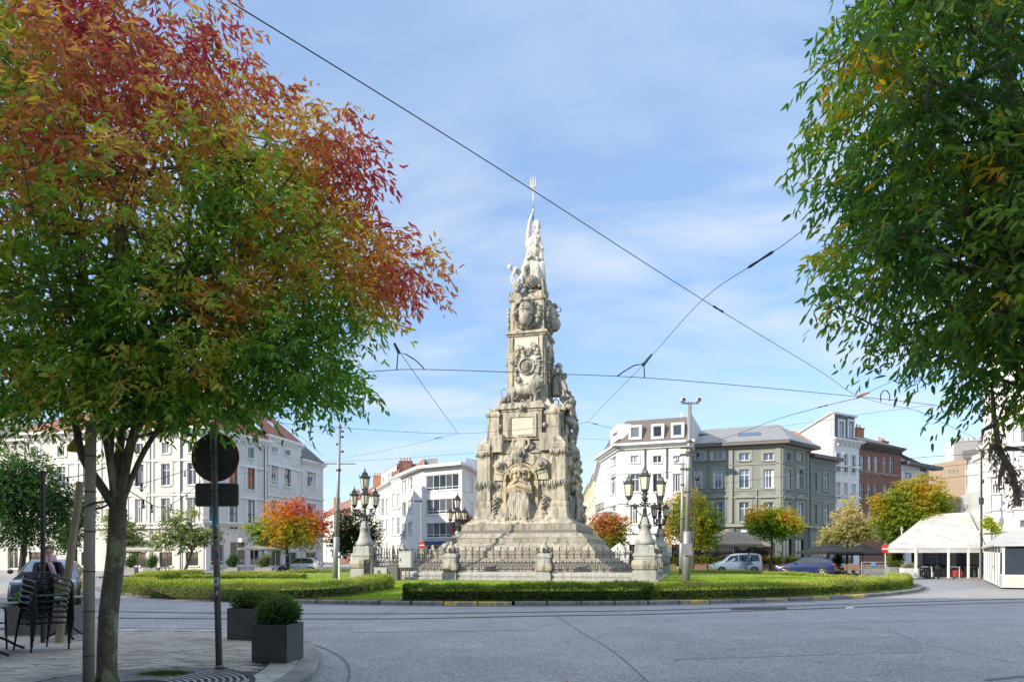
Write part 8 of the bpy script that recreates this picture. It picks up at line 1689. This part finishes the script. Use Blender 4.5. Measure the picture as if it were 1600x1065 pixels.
slab(t, 'windscreen', mat('sky_painted_glass', (.16, .22, .26), .05, spec=.9), [(1.02, -.68, 1.07), (1.02, .68, 1.07), (.14, .55, 1.46), (.14, -.55, 1.46)])  # windscreen colour has a pale sky reflection painted in
gr = MB().bbox(2.28, 2.33, -.45, .45, .48, .86, .02).obj('grille', DARKF, t)
for i in range(15): y = -.42 + i * .06; MB().box(2.33, 2.345, y - .011, y + .011, .51, .83).obj('grille_bar', CHROME, gr)
q = MB(); Me = Matrix.Translation((2.36, 0, .67)) @ Matrix.Rotation(R(90), 4, 'Y'); q.tube([(2.36, .115 * math.cos(a), .67 + .115 * math.sin(a)) for a in [i * math.pi / 12 for i in range(25)]], .013, 6)
for k in range(3): a = R(90 + 120 * k); q.tube([(2.36, 0, .67), (2.36, .11 * math.cos(a), .67 + .11 * math.sin(a))], [.022, .008], 5)
q.obj('star_emblem', CHROME, gr)
MB().box(2.3, 2.36, -.85, .85, .3, .34).obj('bumper_trim', CHROME, t)
for sy in (-1, 1): MB().ball((2.14, sy * .68, .78), (.14, .2, .09), 10, 6).obj('headlight', HEADL, t, True); MB().ball((.8, sy * 1.03, 1.1), (.09, .09, .08), 8, 6).obj('mirror', D1, t, True)
pn = MB().bbox(2.37, 2.385, -.27, .27, .37, .49, .003).obj('number_plate', PLATEM, t)
tm = text_mesh('1-RRD-923', .105); 
o = bpy.data.objects.new('lettering', tm); col.objects.link(o); o.parent = pn; o.location = (2.388, 0, .43); o.rotation_euler = (R(90), 0, R(90)); tm.materials.append(mat('plate_red', (.35, .02, .03), .5)); q = MB().box(2.385, 2.388, -.265, -.235, .375, .485).obj('plate_edge', mat('plate_blue', (.02, .06, .4), .5), pn)

# ------------------------------------------------------------------ terraces, parasols, planters and street things round the square
def parasol(label, px, py_edge, Y, wpx, rise_px, m, sides=8, textt=None, group='café parasols', zb=.11, name='parasol', square=False):
    c = at(px, py_edge, Y); r = wpx / 2 * Y / FPX; rise = rise_px * Y / FPX; t = thing(name, label, 'parasol', (c.x, Y, zb), 0, group); z = c.z - zb; n = 4 if square else sides; off0 = math.pi / 4 + .3 if square else .2; s = MB()
    if square: r *= 1.25
    top = (0, 0, z + rise); ring = [(r * math.cos(off0 + 2 * math.pi * k / n), r * math.sin(off0 + 2 * math.pi * k / n), z) for k in range(n)]; mid = [(a * .5, b * .5, z + rise * .46) for a, b, _ in ring]; low = [(a * 1.0, b * 1.0, z - .16) for a, b, _ in ring]
    for k in range(n):
        j = (k + 1) % n; p = MB().add([ring[k], ring[j], mid[j], mid[k], top], [(0, 1, 2, 3), (3, 2, 4)]); p.add([(x, y, zz - .02) for x, y, zz in p.v], [(3, 2, 1, 0), (4, 2, 3)]); o = p.obj('canopy_panel', m, t); v = MB().add([ring[k], low[k], low[j], ring[j]], [(0, 1, 2, 3)]); v.obj('valance', m, o)
        MB().tube([(ring[k][0], ring[k][1], z - .03), (mid[k][0], mid[k][1], z + rise * .44 - .03), (0, 0, z + rise - .05)], .018, 5).obj('rib', STEEL, t)
    MB().tube([(0, 0, 0), (0, 0, z + rise + .1)], .035, 8).obj('pole', STEEL, t, True); return t
CRP = mat('cream_canvas', (.55, .50, .42), .9, var=.1, vscale=2); BLP = mat('black_canvas', (.018, .02, .024), .85, var=.2, vscale=2); BRP = mat('taupe_canvas', (.27, .235, .20), .9, var=.12, vscale=1.5); WHP = mat('white_canvas', (.50, .49, .47), .85, var=.10, vscale=1.2, bump=.5, bscale=1.5, bdist=.15, var2=(.36, .355, .34), v2=(.5, .8), v2scale=.8)
parasol('wide cream parasol in front of the corner shop windows', 412, 856, 60, 76, 7, CRP); parasol('cream parasol over the terrace left of the young tree', 215, 858, 58, 66, 9, CRP, square=True)
parasol('small cream parasol right of the monument base', 968, 862, 62, 44, 15, CRP); parasol('small cream parasol behind the right rear lamp', 1034, 862, 63, 30, 12, CRP)
for lb, px, py, Y, w, r in (('large black parasol beside the shrub near the blue car', 1296, 862, 56, 78, 15), ('black parasol right of the large black one', 1348, 864, 57, 62, 16)):
    t = parasol(lb, px, py, Y, w, r, BLP, square=True)
tm = text_mesh('café bar', .22)
# brown pavilion roof
p0 = at(1138, 850, 66.5); t = thing('pavilion', 'large taupe canvas pavilion roof with glass walls in front of the grey green building', 'pavilion', (p0.x, 66.5, .11)); k_ = 66.5 / FPX; hx = 56 * k_; hz = p0.z - .11; s = MB()
rg = [(-hx, -2, hz), (hx, -2, hz), (hx, 3, hz), (-hx, 3, hz)]; mid = [(x * .42, .5 + (y - .5) * .42, hz + 12 * k_) for x, y, z in rg]
for k in range(4):
    j = (k + 1) % 4; p = MB().add([rg[k], rg[j], mid[j], mid[k], (0, .5, hz + 25 * k_)], [(0, 1, 2, 3), (3, 2, 4)]); o = p.obj('canopy_panel', BRP, t); MB().add([rg[k], rg[j], (rg[j][0], rg[j][1], hz - .25), (rg[k][0], rg[k][1], hz - .25)], [(0, 3, 2, 1)]).obj('valance', BRP, o)
for x in (-hx + .2, -hx * .45, 0, hx * .45, hx - .2): MB().box(x - .06, x + .06, -1.9, -1.78, 0, hz - .01).obj('post', DARKF, t)
for i in range(4): x0 = -hx + .3 + i * (hx * 2 - .5) / 4; MB().box(x0, x0 + hx / 2 - .3, -1.86, -1.84, .9, hz - .3).obj('glass_panel', SHOPG, t)
# hedged wooden planters in a row
WOODP = mat('planter_wood', (.26, .17, .11), .85, var=.2, vscale=5); YG = [(.14, .17, .02), (.30, .32, .03), (.48, .44, .05)]
lab = ['wooden planter with yellow green bamboo left of the grey poles', 'wooden planter with yellow green bamboo right behind the poles', 'wooden planter with bamboo above the van bonnet', 'wooden planter with bamboo behind the van roof', 'wooden planter with yellow bamboo between van and blue car', 'wooden planter with bamboo above the blue car bonnet', 'wooden planter with low bamboo right of the pavilion']
for (px, w), lb in zip(((1045, 22), (1093, 20), (1113, 18), (1132, 18), (1190, 20), (1212, 20), (1238, 22)), lab):
    x = (px - CX) * 63.4 / FPX; ww = w * 63 / FPX; planter(lb, x, 63.4, .11, ww, .6, .75, 0, [((-ww * .25, 0, 1.05), (ww * .28, .3, .45)), ((ww * .22, 0, 1.0), (ww * .28, .3, .4))], 160, WOODP, YG, .14, 'wooden planters along the terrace', 'planter')
for px, lb, Y, w, m, pal in ((203, 'square planter with dark shrub at the far left terrace', 55, 20, FARPAVE, None), (237, 'square beige planter with grassy plant below the cream parasol', 55, 20, FARPAVE, None), (362, 'planter with upright green shrub left of the corner shop', 57, 22, FARPAVE, None), (413, 'planter with pale ornamental grass in front of the corner shop', 57, 26, FARPAVE, [(.08, .12, .03), (.2, .24, .08), (.36, .34, .18)]), (1307, 'round green shrub in a tub right behind the blue car', 56.5, 18, WOODP, [(.03, .09, .03), (.06, .16, .05), (.12, .22, .08)])):
    x = (px - CX) * Y / FPX; ww = w * Y / FPX; planter(lb, x, Y, .11, ww, .6, .55, 0, [((0, 0, .95), (ww * .48, .35, .5)), ((ww * .15, 0, 1.2), (ww * .3, .3, .4))], 260, m, pal, .12, 'terrace planters')
# chairs on the far terraces: small dark café chairs
def far_chair():
    t = thing('terrace_chair', 'x', 'chair', (0, 0, .11), 0, 'small chairs on the far terraces'); 
    for sx in (-.2, .2):
        for y, h in ((-.2, .45), (.2, .85)): MB().box(sx - .015, sx + .015, y - .015, y + .015, 0, h).obj('leg', DARKF, t)
    MB().box(-.22, .22, -.22, .22, .45, .48).obj('seat', DARKF, t); MB().box(-.22, .22, .19, .22, .6, .86).obj('backrest', DARKF, t); return t
def far_table():
    t = thing('terrace_table', 'x', 'table', (0, 0, .11), 0, 'tables on the far terraces'); MB().bbox(-.4, .4, -.35, .35, .72, .75, .01).obj('table_top', WHP, t)
    for sx in (-.34, .34):
        for sy in (-.3, .3): MB().box(sx - .02, sx + .02, sy - .02, sy + .02, 0, .72).obj('leg', TRIMW, t)
    return t
fc = far_chair(); ft = far_table(); fc['label'] = 'dark café chair beside the beige planter on the left terrace'; fc.location = ((222 - CX) * 56 / FPX, 56, .11)
spots = [(252, 56.2, 'dark café chair below the young tree, left one'), (258, 57, 'dark café chair below the young tree, behind the left one'), (265, 56.5, 'dark café chair below the young tree, right one'), (1436, 49.2, 'dark café chair just right of the white planter under the awning'), (1443, 48.2, 'dark café chair second from the awning post'), (1452, 50, 'dark café chair under the awning between the two tables'), (1462, 48.6, 'dark café chair left of the second awning post'), (1474, 49.5, 'dark café chair behind the second awning post'), (1492, 48.3, 'café chair right of the second awning post'), (1503, 49.4, 'café chair in the middle of the right awning bay'), (1515, 48.3, 'café chair before the last awning post'), (1525, 49.2, 'café chair at the right end under the awning')]
for i, (px, Y, lb) in enumerate(spots): place_copy(fc, ((px - CX) * Y / FPX, Y, .11), i * 1.3, lb)
for i, (px, Y, lb) in enumerate(((1439, 48.8, 'white table at the left end under the awning'), (1457, 49.3, 'white table in the left awning bay'), (1498, 48.9, 'white table in the right awning bay'), (1520, 48.9, 'white table at the right end under the awning'), (446, 60.5, 'pale table before the corner shop'))):
    if i == 0: ft.location = ((px - CX) * Y / FPX, Y, .11); ft['label'] = lb
    else: place_copy(ft, ((px - CX) * Y / FPX, Y, .11), 0, lb)
REDC = mat('red_board', (.35, .04, .04), .6)
for px, lb in ((1493, 'red seat cushion block under the awning, left one'), (1500, 'red seat cushion block under the awning, right one')): x = (px - CX) * 47.6 / FPX; t = thing('red_stool', lb, 'stool', (x, 47.6, .11)); MB().bbox(-.14, .14, -.14, .14, .05, .5, .03).obj('seat', REDC, t); MB().box(-.1, .1, -.1, .1, 0, .05).obj('foot', DARKF, t)
for i, (px, Y) in enumerate(((1440, 47.6), (1449, 47.9), (1466, 47.7), (1489, 47.8), (1508, 47.6), (1518, 47.8), (1528, 47.6))): c = place_copy(ft if i % 2 else fc, ((px - CX) * Y / FPX, Y, .11), i * .9, ('front row white table ' if i % 2 else 'front row dark chair ') + ('nearest the white planter', 'beside the planter', 'left of the second post', 'right of the second post', 'in the middle of the right bay', 'before the third post', 'at the far right post')[i] + ' under the awning')
# ---- white café house and its glazed terraces on the right
A, B = (32.6, 47.2), (41.5, 39.2); ch = building('cafe_house', 'bright white café house at the right edge with stone mouldings and mullioned windows', A)
F = Facade(ch, A, B, .1, 16, mat('bright_white_render', (.68, .67, .65), .8, var=.05, vscale=1, bump=.15, bscale=8), mat('bright_trim', (.52, .50, .47), .7))
F.win(1573, 1592, 752, 772, style=(3, 1), pane=PANE, surround=.15, frame=TRIMW, curtain=False) if False else None
F.win(1583, 1606, 752, 792, style=(3, 3), pane=PANE, surround=.2, curtain=False); F.win(1595, 1620, 665, 708, style=(2, 2), surround=.2, curtain=False); F.win(1594, 1612, 812, 824, style='two', surround=.1, curtain=False); F.win(1552, 1566, 756, 770, style='two', surround=.1)
F.build()
for z, h, o_ in ((F.z(1560, 832), .2, .25), (F.z(1560, 797), .15, .15), (F.z(1560, 735), .2, .2), (F.z(1560, 700), .25, .35), (F.z(1560, 600), .4, .6)): F.band(z, h, o_)
q = MB(); z_ = F.z(1555, 745); u0, u1 = F.u(1542), F.u(1572)
q.add([(u0, -.25, z_), (u0 + .5, -.25, z_), ((u0 + u1) / 2, -.25, z_ + .6), (u0, -.25, z_ + .9), (u0, 0, z_), (u0 + .5, 0, z_), ((u0 + u1) / 2, 0, z_ + .6), (u0, 0, z_ + .9)], [(0, 1, 2, 3), (0, 4, 5, 1), (1, 5, 6, 2), (2, 6, 7, 3)]); F.place('pediment', q, F.trim)
for u_ in (.25, F.u(1578)): F.pilaster(u_, .4, 4.6, 15.5, .14)
body(ch, back(A, B, 12), .1, 16, MATS['bright_white_render'])
# lower white wing with steps in its outline
A2, B2 = pt(1482, 57), (32.9, 47.6); lw_ = building('low_white_wing', 'low white wing with stepped parapet behind the big white awning', A2); F = Facade(lw_, A2, B2, .1, 5.0, WHITE)
F.build(); body(lw_, back(A2, B2, 6), .1, 5.0, WHITE); MB().prism([off(A2, B2, 2.6, .3), off(A2, B2, F.L - .2, .3), off(A2, B2, F.L - .2, 5), off(A2, B2, 2.6, 5)], 5.0, 6.4).obj('upper_step', WHITE, lw_, world=True)
F5 = Facade(lw_, off(A2, B2, 4.2, .8), off(A2, B2, F.L, .8), 6.4, 8.9, TRIMW)
for px in (1508.5, 1517, 1526): F5.win(px - 3, px + 3, 776, 792, style='two', sill=False)
F5.build('upper_wall'); F5.place('parapet', MB().box(-.1, F5.L, -.12, .3, 8.9, 9.3), TRIMW); body(lw_, back(off(A2, B2, 4.2, .8), off(A2, B2, F.L, .8), 4), 6.4, 8.9, WHITE, 'upper_block')
# main awning
aw = thing('awning', 'big white sloping terrace awning with grey valance at the right', 'awning', (29, 47, .11)); m = WHP
Pn = [(25.9, 47.0, 2.12), (28.2, 46.5, 2.12), (30.0, 46.2, 2.12), (31.9, 45.9, 2.12)]; Pt = [(30.9, 51.5, 4.4), (32.0, 51.2, 4.75), (32.8, 51.0, 4.8), (34.0, 50.8, 4.85)]; Pl = [(27.2, 50.5, 2.2)]
for i in range(3): roof(aw, [Pn[i], Pn[i + 1], Pt[i + 1], Pt[i]], [(0, 1, 2, 3)], m, 'canopy_panel', .05); q = MB(); a, b_ = Vector(Pn[i]), Vector(Pn[i + 1]); q.loft([[(a.x, a.y, a.z), (b_.x, b_.y, b_.z), (b_.x, b_.y, b_.z - .3), (a.x, a.y, a.z - .3)], [(a.x, a.y + .02, a.z), (b_.x, b_.y + .02, b_.z), (b_.x, b_.y + .02, b_.z - .3), (a.x, a.y + .02, a.z - .3)]]); q.obj('valance', m, aw, world=True)
roof(aw, [Pn[0], Pt[0], (29.5, 54, 2.3)], [(0, 1, 2)], m, 'side_panel', .05)
for px in (1431, 1482, 1513, 1533): Y = 46.6 - (px - 1431) * .006; x = (px - CX) * Y / FPX; MB().box(x - .06, x + .06, Y - .05, Y + .05, .1, 2.1).obj('post', TRIMW, aw, world=True)
# glass shopfront under the awning
A3, B3 = pt(1434, 52.5), pt(1536, 50.5); sf_ = building('glazed_front', 'glass shopfront with blue reflections under the white awning', A3, 'shopfront'); F = Facade(sf_, A3, B3, .1, 3.0, TRIMW); F.winm(.3, 2.2, .7, 2.6, style=(2, 1), pane=PANEB, frame=TRIMW); F.winm(2.5, 4.0, .3, 2.6, style=(2, 1), pane=PANEB, frame=DARKF); F.winm(4.2, F.L - .1, .3, 2.6, style=(4, 1), pane=SHOPG, frame=DARKF); F.build()
# second glazed terrace towards us
gt = thing('glass_terrace', 'glazed café terrace box with white sloping roof at the right edge', 'terrace', (28, 38, .08)); C1, C2, C3 = Vector((30.6, 44.2)), Vector((23.7, 33.0)), Vector((30.5, 28.2))
for a, b_, n in ((C1, C2, 7), (C2, C3, 9)):
    for i in range(n):
        p, q_ = a.lerp(b_, i / n), a.lerp(b_, (i + 1) / n); d = (q_ - p).normalized(); nn = Vector((d.y, -d.x)) * .025
        def bx(p0, p1, z0, z1, e=nn): return MB().loft([[(*(p0 - e), z0), (*(p1 - e), z0), (*(p1 + e), z0), (*(p0 + e), z0)], [(*(p0 - e), z1), (*(p1 - e), z1), (*(p1 + e), z1), (*(p0 + e), z1)]])
        bx(p, p + d * .09, .09, 2.15, nn * 2).obj('mullion', TRIMW, gt, world=True); bx(p + d * .1, q_ - d * .01, .62, .70).obj('rail', TRIMW, gt, world=True); bx(p + d * .1, q_ - d * .01, .70, 2.12, nn * .3).obj('glass_panel', SHOPG if i % 3 == 1 else PANE, gt, world=True); bx(p + d * .1, q_ - d * .01, .12, .62, nn * .3).obj('lower_panel', CRP if i % 3 == 0 else PANE, gt, world=True)
    b2 = (b_ - a).normalized(); nn = Vector((b2.y, -b2.x)) * .06; MB().loft([[(*(a - nn), .09), (*(b_ - nn), .09), (*(b_ + nn), .09), (*(a + nn), .09)], [(*(a - nn), .12), (*(b_ - nn), .12), (*(b_ + nn), .12), (*(a + nn), .12)]]).obj('sill', TRIMW, gt, world=True)
roof(gt, [(*(C1 + Vector((-.3, -.1))), 2.15), (*(C2 + Vector((-.4, 0))), 2.15), (*(C3 + Vector((0, -.5))), 2.15), (39, 38.2, 3.3), (33.2, 46.2, 3.3)], [(0, 1, 2, 3, 4)], WHP, 'canopy', .08)
# white planter, grey planters, barrier, benches, signs
planter('white rendered planter with pale heather at the awning post', (1421 - CX) * 47.2 / FPX, 47.2, .08, 1.05, .6, .68, 0, [((0, 0, .8), (.45, .25, .25))], 420, mat('white_planter', (.60, .59, .57), .8, var=.08, vscale=3), [(.25, .25, .16), (.42, .40, .28), (.5, .5, .42)], .06, 'planters by the white awning'); planter('grey wooden planter with small shrub left of the white planter', (1397 - CX) * 48 / FPX, 48, .08, .95, .6, .75, 0, [((0, 0, .9), (.4, .25, .3))], 420, mat('grey_wood', (.24, .24, .23), .85, var=.15, vscale=4, stretch=(4, 4, 1)), None, .06, 'planters by the white awning')
for px, lb in ((1392, 'yellow green climbing plant behind the grey planter'), (1405, 'second yellow green plant near the awning tip')): x = (px - CX) * 50 / FPX; t = thing('plant', lb, 'plant', (x, 50, .1)); shrub(None, t, [((0, 0, 1.4), (.35, .3, .7))], 260, px, .09, YG)
t = thing('crowd_barrier', 'grey metal barrier with blue notice at the road edge near the black parasols', 'barrier', ((1366 - CX) * 52 / FPX, 52, .08)); 
for x in (-.95, .95): MB().tube([(x, 0, 0), (x, 0, 1.05)], .02, 6).obj('post', ZINC, t)
MB().tube([(-.95, 0, 1.05), (.95, 0, 1.05)], .02, 6).obj('rail', ZINC, t); MB().tube([(-.95, 0, .85), (.95, 0, .85)], .012, 5).obj('rail', ZINC, t)
for i in range(16): MB().box(-.9 + i * .12 - .035, -.9 + i * .12 + .035, .02, .035, .05, .84).obj('slat', mat('grey_wood', (.24, .24, .23), .85), t)
MB().box(-.25, .1, -.03, -.022, .72, 1.02).obj('notice', mat('blue_notice', (.10, .35, .65), .5), t)
for px, lb in ((1325, 'brown slatted bench back left under the black parasols'), (1338, 'brown slatted bench back right under the black parasols')):
    t = thing('bench', lb, 'bench', ((px - CX) * 54 / FPX, 54, .1)); 
    for i in range(7): MB().box(-.3 + i * .095, -.3 + i * .095 + .06, 0, .03, .4, .85).obj('slat', WOODP, t)
    MB().box(-.32, .36, -.4, 0, .38, .43).obj('seat', WOODP, t); MB().box(-.3, -.26, -.38, .02, 0, .38).obj('leg', DARKF, t); MB().box(.3, .34, -.38, .02, 0, .38).obj('leg', DARKF, t)
def noentry(label, px, py, Y, r, ppx=None, back_=False):
    c = at(px, py, Y); t = thing('road_sign', label, 'road sign', (c.x, Y, .05), 0, 'round red road signs'); MB().tube([(0, .05, 0), (0, .05, c.z + r)], .035, 7).obj('post', ZINC, t); M = Matrix.Translation((0, 0, c.z - .05)) @ Matrix.Rotation(R(90), 4, 'X'); o = MB().lathe([(r, -.01), (r, .01)], 24, M).obj('disc', mat('sign_red_bright', (.55, .04, .03), .4), t); MB().box(-r * .72, r * .72, -.02, -.011, c.z - .05 - r * .16, c.z - .05 + r * .16).obj('white_bar', TRIMW, o); return t
t = noentry('round no entry sign in front of the white modern block', 659, 851, 66, .32); MB().box(-.3, .3, 0, .02, 1.75, 2.0).obj('yellow_plate', mat('yellow_sticker', (.7, .55, .1), .6), t)
noentry('round red sign half hidden by the tip of the white awning', 1384, 857, 49, .33)
t = thing('red_lamp_post', 'pole with red and white cap above the awning edge', 'post', (*pt(1409, 52), .1)); MB().tube([(0, 0, 0), (0, 0, 3.6)], .05, 8).obj('pole', ZINC, t); MB().lathe([(.26, 2.6), (.28, 2.75), (.26, 2.95)], 16).obj('red_cap', REDC, t, True); MB().lathe([(.1, 3.4), (.12, 3.5), (.06, 3.75)], 10).obj('white_top', TRIMW, t, True)
t = thing('street_lamp', 'black street lamp standing before the white café house', 'street lamp', (*pt(1533.5, 45), .1)); MB().tube([(0, 0, 0), (0, 0, 8.4), (-.3, 0, 8.75)], [.07, .05, .03], 8).obj('pole', DARKF, t); MB().bbox(-.12, .12, -.1, .1, 4.9, 5.35, .03).obj('lantern', DARKF, t); MB().ball((0, -.1, 6.4), (.12, .1, .15), 8, 6).obj('bracket_lamp', DARKF, t, True)
# warm shop lamp that is lit
t = thing('shop_lamp', 'small warm glowing lamp inside the corner shop window', 'lamp', (*pt(375, 69.2), 3.2)); em = bpy.data.materials.new('warm_glow'); em.use_nodes = True; em.node_tree.nodes['Principled BSDF'].inputs['Emission Color'].default_value = (1, .55, .15, 1); em.node_tree.nodes['Principled BSDF'].inputs['Emission Strength'].default_value = 3
MB().ball((0, 0, 0), .18, 10, 8).obj('bulb', em, t, True); MB().tube([(0, 0, .15), (0, 0, .8)], .02, 5).obj('cord', DARKF, t)
# moss patch at the trunk
g = np.random.default_rng(12); n = 2600; x = -4.35 + g.normal(0, .13, n); y = 8.55 + g.normal(0, .07, n); an = g.random(n) * 6.28; h = g.uniform(.02, .05, n); V = np.stack([np.stack([x - .004 * np.cos(an), y - .004 * np.sin(an), np.full(n, PZ)], 1), np.stack([x + .004 * np.cos(an), y + .004 * np.sin(an), np.full(n, PZ)], 1), np.stack([x + g.normal(0, .01, n), y + g.normal(0, .01, n), PZ + h], 1)], 1).reshape(-1, 3); o = npmesh('grass_tuft', V, np.arange(3 * n).reshape(-1, 3), GRASSLEAF, np.tile(np.array([[.07, .13, .02]]), (3 * n, 1))); tag(o, 'small green grass tuft beside the trunk in the tree grate', 'grass', kind='stuff')

# ------------------------------------------------------------------ the row of houses behind the viewpoint, which keeps the near road in shade
rows_ = [(-74, -62, 4.3, 0), (-62, -50, 4.3, .3), (-50, -40, 4.3, -1.0), (-40, -25, 4.3, -.1), (-25, -11, 4.3, .1), (-11, -2, -4, .4), (-2, 8, -4, .2), (8, 18, -4, -.3)]
labs_ = ['farthest left house of the row outside the picture behind the café terrace', 'second house from the far end of the row outside the picture', 'lower house in the row outside the picture', 'wide house left of the café, outside the picture', 'café house on the near pavement, outside the picture', 'house set back behind the viewpoint, next to the café house', 'house directly behind the viewpoint', 'rightmost house behind the viewpoint']
for i, (x0, x1, yf, dh) in enumerate(rows_):
    hgt = SHADE_H + dh; mt = WHITE if i % 2 else CREAM; h = building('terraced_house', labs_[i], (x1, yf)); F = Facade(h, (x1, yf), (x0, yf), .1, hgt, mt); n = 3
    for k in range(n):
        for z in (1, 4.8, 8.4, 12):
            if z + 2.2 < hgt: F.winm(F.L * (k + .3) / n, F.L * (k + .7) / n, z, z + 2.1, style='plain', curtain=False)
    F.build(); F.cornice(hgt, .4, .3); MB().prism([(x0, yf - .26), (x1, yf - .26), (x1, yf - 10), (x0, yf - 10)][::-1], .1, hgt).obj('side_walls', mt, h, world=True)
